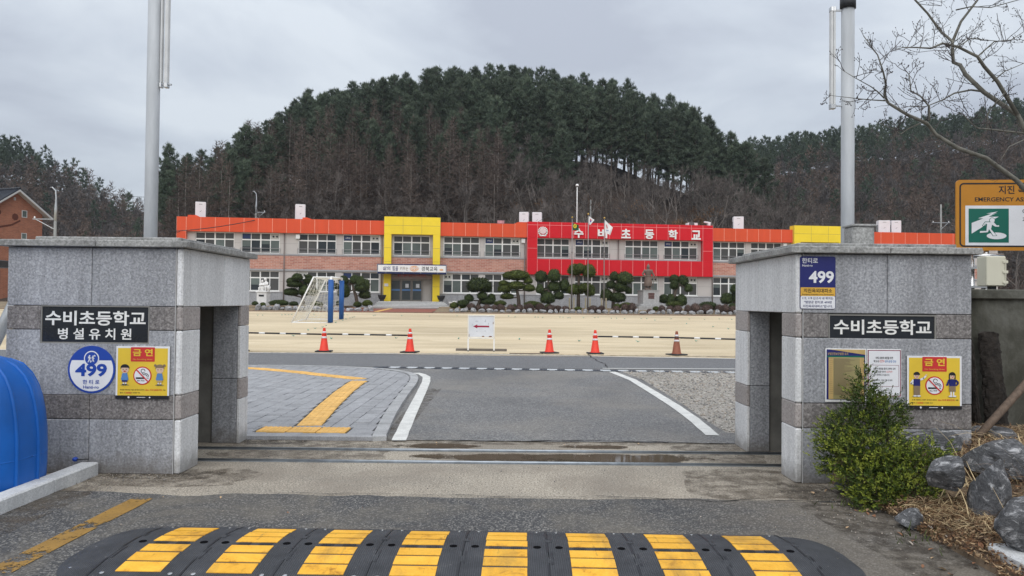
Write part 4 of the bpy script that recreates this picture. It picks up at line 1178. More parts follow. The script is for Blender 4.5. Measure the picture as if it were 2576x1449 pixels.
bd = emp('arrow_board', (bp.x, bp.y, .01), 0, 'white arrow board on two legs with a crimson arrow pointing left', 'sign board')
w = .41
MB().box(-w + .03, w - .03, .006, .012, .46, 1.09).build('panel', M_SIGNP, bd)
fr = MB(); fr.box(-w, -w + .035, -.005, .03, .40, 1.12, .004); fr.box(w - .035, w, -.005, .03, .40, 1.12, .004); fr.box(-w, w, -.007, .032, 1.085, 1.122, .004); fr.box(-w, w, -.007, .032, .40, .445, .004); fr.build('frame', M_CREAM, bd)
for sx in (-1, 1):
    MB().box(sx * (w - .018) - .022, sx * (w - .018) + .022, -.003, .028, .03, .40, .004).build('leg', M_WHITE, bd); MB().box(sx * (w - .018) - .02, sx * (w - .018) + .02, -.006, .031, 0, .05).build('foot', M_BLACK, bd)
MB().flat([(-.25, .775), (-.12, .835), (-.12, .80), (.24, .80), (.24, .75), (-.12, .75), (-.12, .715)], .003).build('arrow', M_ARROW, bd)
flats('faded_mark', [oval(-.14, .93, .05, .02, 10), oval(.12, .93, .03, .03, 4), oval(-.27, .83, .035, .05, 3), oval(-.13, .63, .03, .03, 3), oval(.12, .64, .03, .025, 3), oval(.22, .86, .02, .04, 4), oval(.13, .97, .02, .02, 4)], pm('faded_print', (.52, .54, .58), .6, .1, 8), bd, .004)
flats('rust_patch', [oval(.06, .475, .04, .016, 9), oval(.28, .47, .05, .018, 9), oval(.36, .88, .01, .04, 7), oval(-.37, .50, .012, .05, 7)], M_RUST, bd, .003)
tb = emp('timber_beam', (bp.x + .02, bp.y + .22, .012), R(-1.5), 'weathered grey timber beam lying behind the arrow board', 'timber')
MB().box(-.80, .76, -.05, .05, 0, .09, .01).build('beam', M_TIMBER, tb)
q_ = gp(1320, 891)
rb_ = emp('rubber_strip', (q_.x, q_.y, .012), 0, 'flat dark brown strip lying left of the red cone with no bar', 'strip')
MB().box(-.45, .55, -.06, .06, 0, .018, .004).build('strip', pm('dark_brown_strip', (.05, .035, .03), .8, .3, 6), rb_)

# ------------------------------------------------------------------ soccer goal
M_GBLUE = pm('goal_pad_blue', (.012, .085, .30), .55, .12, 5); M_NET = pm('net_cord', (.62, .60, .54), .9, .1, 8)
def goal():
    a = yp(831, 817, 41.4); b = yp(858.5, 808, 46.2)
    za, zb = ground_z(0, 41.4), ground_z(0, 46.2)
    g = emp('soccer_goal', (a.x, a.y, za), 0, 'white soccer goal with blue padded posts and a loose net', 'soccer goal')
    o = Vector((a.x, a.y, za)); Bv = Vector((b.x, b.y, zb)) - o
    back = Vector((-1, -.08, 0)); T = 2.46
    A0, A1 = Vector((0, 0, 0)), Vector((0, 0, T)); B0, B1 = Bv, Bv + Vector((0, 0, T))
    AT, BT = A1 + back * .92, B1 + back * .92; AB, BB = A0 + back * 2.05, B0 + back * 2.05
    for p, q in ((A0, A1), (B0, B1)):
        post = MB().tube([p, q], .06, 12).build('post', M_WHITE, g, True)
        MB().tube([p + Vector((0, 0, .03)), q - Vector((0, 0, .12))], .145, 16).build('post_padding', M_GBLUE, post, True)
    MB().tube([A1, B1], .06, 12).build('crossbar', M_WHITE, g, True)
    for p, q in ((A1, AT), (B1, BT), (AT, AB), (BT, BB), (A0, AB), (B0, BB), (AT, BT), (AB, BB)):
        MB().tube([p, q], .04, 10).build('frame_bar', M_WHITE, g, True)
    net = MB(); rr = random.Random(2)
    def grid(P00, P10, P01, P11, nu, nv, sag):
        def pt(u, v):
            p = (P00.lerp(P10, u)).lerp(P01.lerp(P11, u), v)
            s = sag * math.sin(PI * u) * math.sin(PI * v)
            return p + Vector((s * .3, 0, -s)) + Vector((rr.uniform(-1, 1), rr.uniform(-1, 1), rr.uniform(-1, 1))) * .03
        G_ = [[pt(i / nu, j / nv) for j in range(nv + 1)] for i in range(nu + 1)]
        for i in range(nu + 1):
            for j in range(nv + 1):
                if i < nu: net.tube([G_[i][j], G_[i + 1][j]], .007, 3, False)
                if j < nv: net.tube([G_[i][j], G_[i][j + 1]], .007, 3, False)
    grid(A1, AT, A0, AB, 8, 12, .12); grid(B1, BT, B0, BB, 8, 12, .12)
    grid(AT, BT, AB, BB, 20, 12, .25); grid(A1, B1, AT, BT, 20, 5, .18)
    net.build('net', M_NET, g)
goal()
# little teal tufts that mark the lines on the field
M_TEAL = pm('teal_yarn', (.12, .38, .32), .8, .25, 12)
tv = MB(); rr = random.Random(4)
for k in range(14):
    a = rr.uniform(0, 6.28); l = rr.uniform(.06, .12); w_ = .014
    d = Vector((math.cos(a) * l, math.sin(a) * l * .6, rr.uniform(.02, .07))); s_ = Vector((-math.sin(a), math.cos(a), 0)) * w_
    tv.add([s_, -s_, d], [(0, 1, 2)])
tuft = tv.mesh('marker_tuft', M_TEAL)
tl = [(425, 305, 0), (785, 328, 0), (1398, 326, 0), (1992, 338, 0), (565, 248, 0), (628, 232, 0), (700, 216, 0), (735, 202, 0), (825, 176, 0), (893, 155, 0), (925, 142, 0), (960, 133, 0), (985, 126, 0), (1003, 120, 0), (315, 104, 0), (345, 100, 0), (378, 99, 0), (405, 96, 0), (130, 105, 0), (85, 103, 0), (560, 101, 0), (620, 100, 0), (905, 103, 0), (935, 102, 0), (1185, 109, 0), (1200, 106, 0), (1455, 110, 0), (1720, 112, 0), (1978, 112, 0)]
tl = [(626.1 + x * .2646, 766.7 + y * .2646) for x, y, _ in tl]
tl += [(1213.9 + x * .2646, 766.7 + y * .2646) for x, y in ((350, 342), (917, 350), (1478, 356), (2030, 360), (248, 115), (308, 122), (498, 122), (530, 124), (570, 128), (735, 122), (765, 124), (810, 128), (833, 129), (960, 128), (1065, 130), (1098, 127), (1225, 134), (1273, 133), (1350, 138), (1510, 136), (1560, 137), (1640, 152), (1790, 138), (1940, 186), (1965, 140), (2110, 143), (2190, 216), (2250, 140), (2338, 234), (2370, 145))]
for x, y in tl:
    # meet the sloping field
    d = ray(x, y); t_ = None
    for k in range(60):
        Y = 20 + k * .7; p = yp(x, y, Y)
        if p.z < ground_z(0, Y): t_ = Y; break
    if t_ is None: continue
    p = yp(x, y, t_)
    o = link('marker_tuft', tuft, None, (p.x, p.y, ground_z(0, t_) + .005), (0, 0, rr.uniform(0, 6)), (1.2, 1.2, 1.2))
    tag(o, 'small teal yarn tuft marking a line on the sandy field', 'line marker', 'teal line marking tufts on the field')
# ------------------------------------------------------------------ school building
TH = R(6.3); FX, FY = -30.2, 69.3
def fac(x, y, off=0.0):
    """photo point -> (along the facade, height) on a plane set off from the facade (negative = towards the camera)"""
    d = ray(x, y); n = Vector((-math.sin(TH), math.cos(TH), 0)); o = Vector((FX, FY, 0)) + n * off
    t = o.dot(n) / d.dot(n); p = d * t
    return ((p.x - FX) * math.cos(TH) + (p.y - FY) * math.sin(TH), p.z + CAM_H)
def fworld(u, off, z): return Vector((FX + u * math.cos(TH) - off * math.sin(TH), FY + u * math.sin(TH) + off * math.cos(TH), z))
M_WALL = pm('wall_beige', (.50, .47, .45), .8, .06, .6); M_PANW = pm('wall_joint', (.33, .31, .30), .8, .05)
M_ORG = pm('panel_orange', (.66, .088, .034), .5, .05, .8, rnd=.03, spec=.2, stretch=(2.5, 2.5, .2)); M_YELP = pm('panel_yellow', (.86, .64, .045), .5, .05, .8, rnd=.02, spec=.2); M_REDP = pm('panel_red', (.60, .012, .022), .5, .05, .8, rnd=.02, spec=.2)
M_SEAMO = pm('seam_pale_orange', (.85, .45, .34), .6); M_SEAMR = pm('seam_pale_red', (.80, .36, .36), .6); M_SEAMY = pm('seam_olive', (.42, .33, .09), .6)
M_PLINTH = granite('plinth_stone', (.26, .265, .28), (.32, .325, .345), (.38, .385, .40), 9, .2); M_LEDGE = pm('ledge_grey', (.32, .32, .33), .8, .1, 2); M_FRAME = pm('window_frame_white', (.82, .82, .80), .4, .05, 3)
M_GL = [pm('glass_dark', (.020, .026, .030), .08, .4, .5, spec=.5, rnd=.3), pm('glass_screen', (.062, .062, .060), .3, .15, .6, spec=.4, rnd=.15), pm('glass_blind', (.12, .145, .135), .16, .2, .7, spec=.5, rnd=.25)]
M_RAILS = pm('window_rail', (.30, .29, .30), .4, .1, 6, metal=.5); M_PIPE = pm('downpipe_brown', (.20, .17, .16), .5, .1, 3, metal=.3)
def brick_mat(name, c1, c2, mortar, sc, bw=.5, rh=.25):
    m, nt, b = nodes_of(name)
    g = N(nt, 'ShaderNodeTexCoord'); mp_ = N(nt, 'ShaderNodeMapping'); mp_.inputs['Rotation'].default_value = (R(90), 0, 0)
    nt.links.new(g.outputs['Object'], mp_.inputs[0])
    t = N(nt, 'ShaderNodeTexBrick', i_Scale=sc, i_Bias=-.1); t.inputs['Color1'].default_value = (*c1, 1); t.inputs['Color2'].default_value = (*c2, 1); t.inputs['Mortar'].default_value = (*mortar, 1)
    t.inputs['Mortar Size'].default_value = .015; t.inputs['Brick Width'].default_value = bw; t.inputs['Row Height'].default_value = rh
    nt.links.new(mp_.outputs[0], t.inputs['Vector'])
    n = noise_t(nt, g.outputs['Object'], 1.2, 5); c = mixc(nt, 1.0, t.outputs[0], ramp(nt, n, [(.3, (.88,) * 3), (.7, (1.08,) * 3)]), 'MULTIPLY')
    nt.links.new(c, b.inputs['Base Color']); b.inputs['Roughness'].default_value = .85
    bumpn(nt, b, t.outputs[1], -.4, .01)
    return m
M_BRICK = brick_mat('brick_pink', (.40, .155, .11), (.54, .27, .20), (.52, .40, .35), 1.0, .46, .145)

BW = 80.0
school = emp('school_building', (FX, FY, 0), TH, 'long two-storey school with orange, yellow and red panel facade', 'school')
def sb(name, mat, boxes, parent=school, c=0.0):
    m = MB()
    for b in boxes: m.box(*b, c)
    return m.build(name, mat, parent)
UPW = [(1.51, 4.94), (5.55, 8.97), (10.62, 14.04), (14.64, 18.01), (19.25, 22.63), (23.9, 27.28), (27.76, 31.11), (32.70, 35.87), (36.39, 39.73), (41.28, 44.57), (45.13, 48.49), (50.04, 53.29), (53.87, 57.05), (59.1, 62.3), (64.2, 67.5), (68.2, 71.5), (73.2, 76.5)]
LOW = [w for i, w in enumerate(UPW) if i != 4]
ZU = (5.78, 7.64); ZL = (2.34, 4.17)
# wall of piers and bands round the openings, and the body behind
bx = []
def piers(ws, z0, z1):
    e = 0.0
    for a, b in ws + [(BW, BW)]:
        if a - e > .02: bx.append((e, a, 0, .3, z0, z1))
        e = b
piers(UPW, ZU[0], ZU[1]); piers(LOW[:4] + [(18.9, 22.9)] + LOW[4:], ZL[0], ZL[1])
bx += [(0, BW, 0, .3, ZU[1], 8.0), (0, BW, .02, .3, 4.17, 5.78), (0, 18.9, 0.01, .3, 2.24, 2.34), (22.9, BW, 0.01, .3, 2.24, 2.34)]
sb('wall', M_WALL, bx)
sb('body', M_WALL, [(.02, BW - .02, .45, 12, .9, 8.6)])
jt = []
for a, b in zip([0] + [w[1] for w in UPW], [w[0] for w in UPW] + [BW]):
    if b - a > .35: jt.append((a + .02, b - .02, -.004, .004, 6.70, 6.725)); jt.append((a + .02, b - .02, -.004, .004, 3.22, 3.245))
sb('wall_joint', M_PANW, jt)
sb('sill_ledge', M_LEDGE, [(0, BW, -.09, .05, 5.60, 5.755)], c=.02)
sb('storey_ledge', M_LEDGE, [(0, BW, -.10, .05, 4.19, 4.375)], c=.02)
sb('plinth_ledge', M_LEDGE, [(0, 18.4, -.10, .05, 2.20, 2.30), (23.6, BW, -.10, .05, 2.20, 2.30)], c=.02)
for a, b in ((0, 18.42), (18.42, 23.58), (23.58, 31.74), (49.83, 58), (58, BW)):
    sb('brick_band', M_BRICK, [(a + .005, b - .005, -.05, .02, 4.378, 5.597)])
sb('plinth', M_PLINTH, [(0, 18.4, -.06, .45, .7, 2.198), (23.6, BW, -.06, .45, .7, 2.198)])
# windows
labels_up = {1: '', 3: '6학년', 6: '5학년', 8: '4학년', 10: '3학년'}
M_LABEL = pm('room_label_blue', (.012, .03, .12), .4, .1); M_VENT = pm('vent_panel', (.50, .50, .46), .6, .05)
rw = random.Random(21)
def window(a, b, z0, z1, rails, vent=0, lab=None, mats=None):
    w = bpy.data.objects.new('window', None); col.objects.link(w); w.parent = school; w.location = (a, 0, z0)
    W, H = b - a, z1 - z0; f = .088
    zt = H * .665
    xs_ = [0, W * .25, W * .5, W * .75, W]
    fb = MB()
    fb.box(0, W, .1, .2, 0, f); fb.box(0, W, .1, .2, H - f * .7, H); fb.box(0, f * .8, .1, .2, f, H - f * .7); fb.box(W - f * .8, W, .1, .2, f, H - f * .7)
    fb.box(f * .8, W - f * .8, .098, .2, zt - .055, zt + .055)
    fb.box(W / 2 - .06, W / 2 + .06, .096, .2, f, H - f * .7)
    for q in (1, 3): fb.box(xs_[q] - .035, xs_[q] + .035, .102, .2, f, zt - .055); fb.box(xs_[q] - .03, xs_[q] + .03, .102, .2, zt + .055, H - f * .7)
    fb.build('frame', M_FRAME, w)
    MB().box(-.05, W + .05, -.07, .1, -.055, 0).build('sill', M_FRAME if not rails else M_LEDGE, w)
    for q in range(4):
        for r_ in range(2):
            za, zb = (f, zt - .055) if r_ == 0 else (zt + .055, H - f * .7)
            if r_ == 1 and vent and q == (3 if vent > 0 else 0):
                p = MB().box(xs_[q] + .02, xs_[q + 1] - .02, .11, .14, za, zb).build('vent_panel', M_VENT, w)
                ob = MB()
                for dx in (-.16, .16): ob.lathe([(.085, 0), (.085, .05), (.05, .052)], 14, M=Matrix.Translation(((xs_[q] + xs_[q + 1]) / 2 + dx, .115, (za + zb) / 2)) @ Matrix.Rotation(R(90), 4, 'X'))
                ob.build('vent_opening', M_BLK, w); continue
            k = rw.choices((0, 1, 2), (2, 4, 2) if r_ == 0 else (1, 5, 0))[0] if mats is None else mats[q % len(mats)]
            MB().box(xs_[q] + .02, xs_[q + 1] - .02, .135, .15, za - .01, zb + .01).build('pane', M_GL[k], w)
            if r_ == 0 and k == 0 and rw.random() < .55:
                MB().box(xs_[q] + .05, xs_[q + 1] - .05, .131, .134, za + (zb - za) * rw.uniform(.35, .7), zb).build('blind', M_GL[2], w)
    if lab is not None:
        MB().box(.10, W * .25 - .06, .12, .132, zt + .09, H - .1).build('room_label', M_LABEL, w)
        if lab: text('room_label_lettering', lab, M_SIGNW, w, W * .125 + .02, (zt + H) / 2, .42, .17, .118, .01)
    if rails:
        rb = MB()
        for z in (.17, .46): rb.tube([(-.05, -.06, z), (W + .05, -.06, z)], .022, 6)
        for x in (-.03, W / 2, W + .03): rb.box(x - .02, x + .02, -.07, .1, .13, .50)
        rb.build('railing', M_RAILS, w)
for i, (a, b) in enumerate(UPW):
    window(a, b, *ZU, True, 1 if i in labels_up else 0, labels_up.get(i))
for i, (a, b) in enumerate(LOW):
    window(a, b, *ZL, False, -1 if i in (2, 4) else (1 if i in (7, 8, 9) else 0), '교장실' if i == 99 else ('' if i == 3 else None))
# orange parapet, panel by panel over a pale backing that shows as seams
def cladding(u0, u1, z0, z1, y0, nu, nz, mat, seam, g=.015, dep=.05):
    MB().box(u0, u1, y0 + .008, y0 + dep + .02, z0, z1).build('cladding_backing', seam, school)
    us = u0 if hasattr(u0, '__len__') else None
    zs = nz if hasattr(nz, '__len__') else [z0 + (z1 - z0) * k / nz for k in range(nz + 1)]
    ul = nu if hasattr(nu, '__len__') else [u0 + (u1 - u0) * k / nu for k in range(nu + 1)]
    for a, b in zip(ul[:-1], ul[1:]):
        for c, d in zip(zs[:-1], zs[1:]):
            MB().box(a + g, b - g, y0, y0 + dep, c + (g if c > z0 else 0), d - (g if d < z1 else 0), .006).build('facade_panel', mat, school)
OP = -.38
def orange(u0, u1, n, z1=8.93):
    cladding(u0, u1, 7.66, z1, OP, n, 1, M_ORG, M_SEAMO)
    MB().box(u0, u1, OP + .071, .5, 7.655, z1 - .006).build('parapet', M_ORG, school)
orange(.83, 18.41, 14, 8.95); orange(23.59, 31.73, 7, 8.92); orange(49.84, 57.98, 7, 8.92); orange(63.32, BW, 13, 8.88)
cladding(0, .82, 1.0, 8.95, OP, 1, [1.0, 2.6, 4.2, 5.9, 7.66, 8.95], M_ORG, M_SEAMO); MB().box(0, .82, OP + .071, .5, 1.0, 8.944).build('corner_pier', M_ORG, school)
MB().prism([(.9, 8.92), (2.0, 8.92), (1.6, 9.13), (.9, 9.13)], -.2, .4).build('parapet_upstand', M_ORG, school)
MB().prism([(11.0, 8.92), (12.0, 8.92), (11.4, 9.12), (11.0, 9.12)], -.2, .4).build('parapet_upstand', M_ORG, school)
MB().prism([(30.4, 8.9), (31.72, 8.9), (31.72, 9.12), (30.9, 9.12)], -.3, .4).build('parapet_upstand', M_ORG, school)
# yellow portals
def portal(u0, u1, pw, y0, full):
    zt = 9.33
    cladding(u0, u1, 7.72, zt, y0, 3, 2, M_YELP, M_SEAMY)
    MB().box(u0, u1, y0 + .071, .3, 7.715, zt - .005).build('portal_head', M_YELP, school)
    for a, b in ((u0, u0 + pw), (u1 - pw, u1)):
        cladding(a, b, 1.52 if full else 4.4, 7.71, y0, 1, [1.52, 2.9, 4.25, 5.2, 6.45, 7.71] if full else [4.4, 5.4, 6.5, 7.71], M_YELP, M_SEAMY)
        MB().box(a, b, y0 + .071, 0, 1.52 if full else 4.4, 7.71).build('portal_pier', M_YELP, school)
portal(18.42, 23.58, .68, -.62, True); portal(58.0, 63.3, .68, -.62, False)
# red frame with the school's name
RY0 = -.52
ul = [31.74, 32.70] + [32.70 + (48.82 - 32.70) * k / 14 for k in range(1, 15)] + [49.83]
cladding(31.74, 49.83, 7.66, 9.15, RY0, ul, [7.66, 8.86, 9.15], M_REDP, M_SEAMR)
MB().box(31.74, 49.83, RY0 + .071, .5, 7.655, 9.145).build('frame_head', M_REDP, school)
cladding(31.74, 49.83, 4.19, 5.655, RY0, ul, 1, M_REDP, M_SEAMR)
MB().box(31.74, 49.83, RY0 + .071, .3, 4.185, 5.65).build('frame_foot', M_REDP, school)
for a, b in ((31.74, 32.69), (48.82, 49.83)):
    cladding(a, b, 5.658, 7.655, RY0, 1, 2, M_REDP, M_SEAMR); MB().box(a, b, RY0 + .071, .1, 5.656, 7.654).build('frame_pier', M_REDP, school)
for ch, px, py in zip('수비초등학교', (1455.4, 1515.3, 1574.3, 1633, 1692.5, 1750.5), (586.7, 587.5, 587.8, 589.5, 590.3, 591.6)):
    u, z = fac(px, py, RY0); text('letter', ch, M_WHITE, school, u, z, .90, .90, RY0 - .12, .03, .12)
u, z = fac(1365.7, 581.8, RY0)
em = bpy.data.objects.new('school_emblem', None); col.objects.link(em); em.parent = school; em.location = (u, RY0, z)
flats('emblem_shield', [[(-.34, .1), (-.22, .34), (0, .46), (.22, .34), (.34, .1), (.25, -.18), (0, -.26), (-.25, -.18)]], pm('emblem_pink', (.72, .55, .55), .5), em, -.05)
mb = MB()
for sx in (-1, 1):
    for k in range(7):
        a = R(-70 + k * 22); cx, cz = sx * .40 * math.cos(a), -.02 + .42 * math.sin(a)
        mb.flat([(cx + p[0], cz + p[1]) for p in oval(0, 0, .085, .06, 10)], -.04)
mb.flat(rect(-.28, .28, -.46, -.33), -.045); mb.build('emblem_wreath', M_WHITE, em)
mb = MB()
for sx in (-1, 1):
    for k in range(6):
        a = R(-60 + k * 22); cx, cz = sx * .38 * math.cos(a), -.02 + .40 * math.sin(a); mb.flat([(cx + p[0], cz + p[1]) for p in oval(0, 0, .05, .03, 8)], -.055)
mb.build('emblem_leaves', pm('emblem_green', (.05, .25, .15), .5), em)
# entrance: canopy with banner, doors
(u0, z1), (u1, z0) = fac(949.5, 663.2, -2.0), fac(1122.7, 690, -2.0)
cn = bpy.data.objects.new('entrance_canopy', None); col.objects.link(cn); cn.parent = school
MB().box(u0, u1, -2.0, -.63, z0, z1, .01).build('canopy_slab', pm('canopy_blue', (.008, .018, .09), .4, .1), cn)
ex = MB()
for k in range(4): ex.box(u0 + (u1 - u0) * (k + .5) / 4 - .015, u0 + (u1 - u0) * (k + .5) / 4 + .015, -2.012, -1.99, z0, z1)
ex.box(u0 - .03, u0, -2.01, -1.9, z0, z1); ex.box(u1, u1 + .03, -2.01, -1.9, z0, z1); ex.build('canopy_trim', M_STAIN, cn)
bn = MB().box(u0 + .05, u1 - .05, -2.035, -2.014, z0 + .16, z1 - .10).build('banner', M_WHITE, cn)
cu, cz_, hh = (u0 + u1) / 2, (z0 + z1) / 2 + .03, z1 - z0
flats('banner_orange_mark', [oval(cu + .2, cz_, .42, .26, 20), oval(u1 - .45, cz_ - .08, .18, .10, 14)], pm('banner_peach', (.70, .38, .20), .6), cn, -2.037)
bwid = u1 - u0
for t_, f0, f1, mt, hgt in (('삶의', .08, .185, M_NAVY, .36), ('힘을', .215, .30, M_NAVY, .42), ('키우는', .325, .445, M_BROWN, .34), ('따뜻한', .47, .60, M_SIGNW, .34), ('경북교육', .635, .87, M_BLK, .42)):
    text('banner_lettering', t_, mt, cn, u0 + bwid * (f0 + f1) / 2, cz_, bwid * (f1 - f0), hgt, -2.04, .012)
M_ALU = pm('door_aluminium', (.22, .20, .18), .4, .1, 4, metal=.4); M_DGL = pm('door_glass', (.06, .07, .07), .06, .3, .5)
(du0, dz1), (du1, dz0) = fac(982, 703.5, .3), fac(1088.5, 758, .3)
dz0 = 1.51
fl = MB(); fl.box(du0 - .2, du0 + .12, .2, .34, dz0, 3.95); fl.box(du1 - .12, du1 + .2, .2, .34, dz0, 3.95); fl.box(du0, du1, .2, .34, dz1, dz1 + .1); fl.build('door_frame', M_ALU, school)
sgn_ = MB().box(du0 + .1, du1 - .1, .22, .28, dz1 + .1, 3.97).build('entrance_sign', pm('entrance_sign_pink', (.36, .28, .28), .6, .3, 1.2), school)
text('entrance_lettering', '꿈과 더불어 발휘하는 수비어린이', M_RED, school, (du0 + du1) / 2, dz1 + .42, 2.6, .26, .21, .01)
dw = (du1 - du0) / 4
for k in range(4):
    a = du0 + dw * k
    d_ = bpy.data.objects.new('door', None); col.objects.link(d_); d_.parent = school; d_.location = (a, .24, dz0)
    if k == 3:
        MB().box(.04, dw, .5, .55, 0, dz1 - dz0).build('dark_opening', M_BLK, d_); flats('paper_notice', [rect(.15, .55, .9, 1.25)], M_GREYP, d_, .49)
        continue
    o = MB(); o.box(.02, .10, 0, .06, 0, dz1 - dz0); o.box(dw - .10, dw - .02, 0, .06, 0, dz1 - dz0); o.box(.10, dw - .10, 0, .06, 0, .16); o.box(.10, dw - .10, 0, .06, dz1 - dz0 - .08, dz1 - dz0); o.build('door_leaf', M_ALU, d_)
    MB().box(.10, dw - .10, .02, .04, .16, dz1 - dz0 - .08).build('door_glass', M_DGL, d_)
    MB().box(.10, dw - .10, .012, .018, 1.0, 1.16).build('blue_strip', M_LBLUE, d_)
    if k: MB().box(.4, .72, .012, .018, 1.30, 1.66).build('paper_notice', M_SIGNW, d_)
pipes = []
for u in (9.4, 18.2, 31.55, 40.6, 49.95):
    MB().tube([(u, -.12, .9), (u, -.12, 7.6)], .055, 8).build('downpipe', M_PIPE, school, True)
for px, py in ((716 + 205 * .0, 0),): pass
for u, z in ((14.5 - 3.9, 7.35), (31.4, 7.35), (57.3, 7.4)): MB().box(u - .18, u + .18, -.2, 0, z - .2, z + .2, .02).build('junction_box', M_WHITE, school)
MB().box(18.5, 18.85, -.64, -.62, 2.9, 3.15).build('name_plate', M_SIGNW, school)

# steps up to the entrance
(su0, _), (su1, _) = fac(937, 760, -2.5), fac(1132, 760, -2.5)
st = emp('entrance_steps', (FX, FY, 0), TH, 'wide grey stone steps in front of the school entrance', 'steps')
M_STEP = pm('step_stone', (.27, .27, .265), .8, .12, 2); M_NOSE = pm('step_nosing', (.70, .70, .69), .5, .1)
for k in range(5):
    zt = .93 + .116 * (k + 1)
    s_ = MB().box(su0 + .12 * k, su1 - .12 * k, -3.9 + .34 * k, -3.56 + .34 * k + (2.3 if k == 4 else .02), .6, zt, .008).build('step', M_STEP, st)
    MB().box(su0 + .12 * k + .02, su1 - .12 * k - .02, -3.905 + .34 * k, -3.86 + .34 * k, zt - .045, zt + .004).build('nosing', M_NOSE, s_)
M_POT = pm('dark_pot', (.03, .03, .032), .5, .2, 5)
for px, lb in ((961, 'dark bowl planter left of the school entrance'), (1109.5, 'dark bowl planter right of the school entrance')):
    u, _ = fac(px, 750, -1.4); w_ = fworld(u, -1.4, 1.515)
    p = emp('bowl_planter', w_, 0, lb, 'planter')
    MB().lathe([(.20, 0), (.22, .06), (.15, .10), (.28, .24), (.36, .44), (.385, .56), (.38, .58), (.33, .58), (.31, .53), (.05, .52)], 24).build('bowl', M_POT, p, True)
    MB().lathe([(.32, .53), (.02, .55)], 16).build('soil', M_GARDEN, p)
for px, h in ((1126, .42), (1136, .5)):
    u, _ = fac(px - 1, 760, -1.9); w_ = fworld(u + .3, -2.3, 1.1)
    p = emp('white_pot', w_, 0, 'small white plant pot beside the entrance steps', 'plant pot', 'white pots by the steps')
    MB().lathe([(.14, 0), (.20, h * .9), (.21, h), (.18, h), (.16, h * .9)], 16).build('pot', M_WHITE, p, True)

# ------------------------------------------------------------------ things on the roof
M_AC = pm('ac_white', (.70, .69, .71), .45, .05, 2); M_ACG = pm('ac_grille', (.10, .11, .11), .6, .2, 4)
def ac_unit(x0, x1, y0, y1, off, vside, label, small=False):
    (a, zt), (b, zb) = fac(x0, y0, off), fac(x1, y1, off)
    zb = 8.6 if not small else zb
    w, h = b - a, zt - zb; d = w * .75
    r_ = emp('air_conditioner', fworld((a + b) / 2, off, zb), TH + (R(14) if vside > 0 else R(-14)) * (0 if small else 1), label, 'air conditioner', 'air conditioners on the school roof')
    MB().box(-w / 2, w / 2, 0, d, .1, h, .03).build('casing', M_AC, r_)
    MB().box(-w / 2 + .05, w / 2 - .05, .05, d - .05, 0, .1).build('feet', M_STEEL, r_)
    g = MB()
    if small:
        g.lathe([(.28, 0), (.28, .012), (.05, .013)], 20, M=Matrix.Translation((-w * .12, 0, h * .55)) @ Matrix.Rotation(R(90), 4, 'X')); g.build('fan_grille', M_ACG, r_)
    else:
        for k in range(7): g.box(vside * w / 2 - .012, vside * w / 2 + .012, d * .25, d * .92, h * .15 + k * h * .085, h * .15 + k * h * .085 + h * .06)
        g.build('side_grille', M_ACG, r_)
        flats('badge', [rect(-w * .16, w * .16, h * .87, h * .90)], M_GREYP, r_, -.006); flats('mark', [[(-w * .12, h * .50), (w * .02, h * .56), (w * .13, h * .60), (w * .02, h * .52)]], M_GREYP, r_, -.006)
ac_unit(492, 517, 507.5, 545, 1.2, 1, 'tall white air conditioner at the far left of the school roof')
ac_unit(744, 768, 513.5, 552, 1.2, 1, 'tall white air conditioner alone on the orange roof left of the yellow portal')
ac_unit(1306, 1329, 533, 565, 1.6, -1, 'left one of the pair of tall white air conditioners beside the red frame')
ac_unit(1339, 1362, 533.5, 560, 1.6, -1, 'right one of the pair of tall white air conditioners beside the red frame')
ac_unit(1846, 1870, 544.5, 577, 1.4, -1, 'tall white air conditioner right of the red frame')
ac_unit(2212, 2238, 554, 585, 1.4, -1, 'left one of the air conditioner pair right of the lamp pole')
ac_unit(2244, 2266, 554.5, 585, 1.4, -1, 'right one of the air conditioner pair right of the lamp pole')
ac_unit(1730.5, 1755.5, 560.3, 570, .6, 1, 'small low air conditioner with a fan on the red roof', True)
u, z = fac(1260, 558.5, .4)
r_ = emp('message_board', fworld(u, .4, 8.6), TH, 'small dark electronic message board on the orange roof', 'message board')
MB().box(-.42, .42, 0, .12, .35, .78).build('case', M_POT, r_); flats('screen', [rect(-.33, .33, .42, .70)], pm('led_screen', (.45, .25, .28), .4, .3, 3), r_, -.004)
for sx in (-.3, .3): MB().box(sx - .02, sx + .02, .04, .08, 0, .35).build('leg', M_STEEL, r_)
u, z = fac(1781, 564, .3)
r_ = emp('security_camera', fworld(u, .3, 9.14), TH, 'white security camera at the right end of the red roof', 'camera')
MB().box(-.1, .1, -.1, .1, 0, .38).build('post', M_STEEL, r_); MB().box(-.45, .2, -.12, .12, .30, .44, .02, M=Matrix.Rotation(R(8), 4, 'Y')).build('housing', M_AC, r_); MB().box(.0, .22, -.13, .13, .05, .34, .02).build('control_box', M_AC, r_)
# lightning mast with stays
(u, zt) = fac(1452, 463, 3.0)
r_ = emp('roof_mast', fworld(u, 3.0, 8.6), TH, 'slender white mast with a lamp on the school roof', 'mast')
h = zt - 8.6; MB().tube([(0, 0, 0), (0, 0, h * .97)], [.06, .04], 8).build('mast', M_WHITE, r_, True)
MB().lathe([(.09, h * .955), (.15, h * .965), (.15, h * .985), (.08, h)], 12).build('lamp', M_WHITE, r_, True); MB().lathe([(.07, h * .94), (.07, h * .955)], 10).build('lamp_socket', M_BLACK, r_)
for dx, dy in ((-4.9, -2.4), (3.3, -2.4), (.6, 3.0)): MB().tube([(0, 0, h * .66), (dx, dy, .3)], .016, 5).build('stay', M_POT, r_)

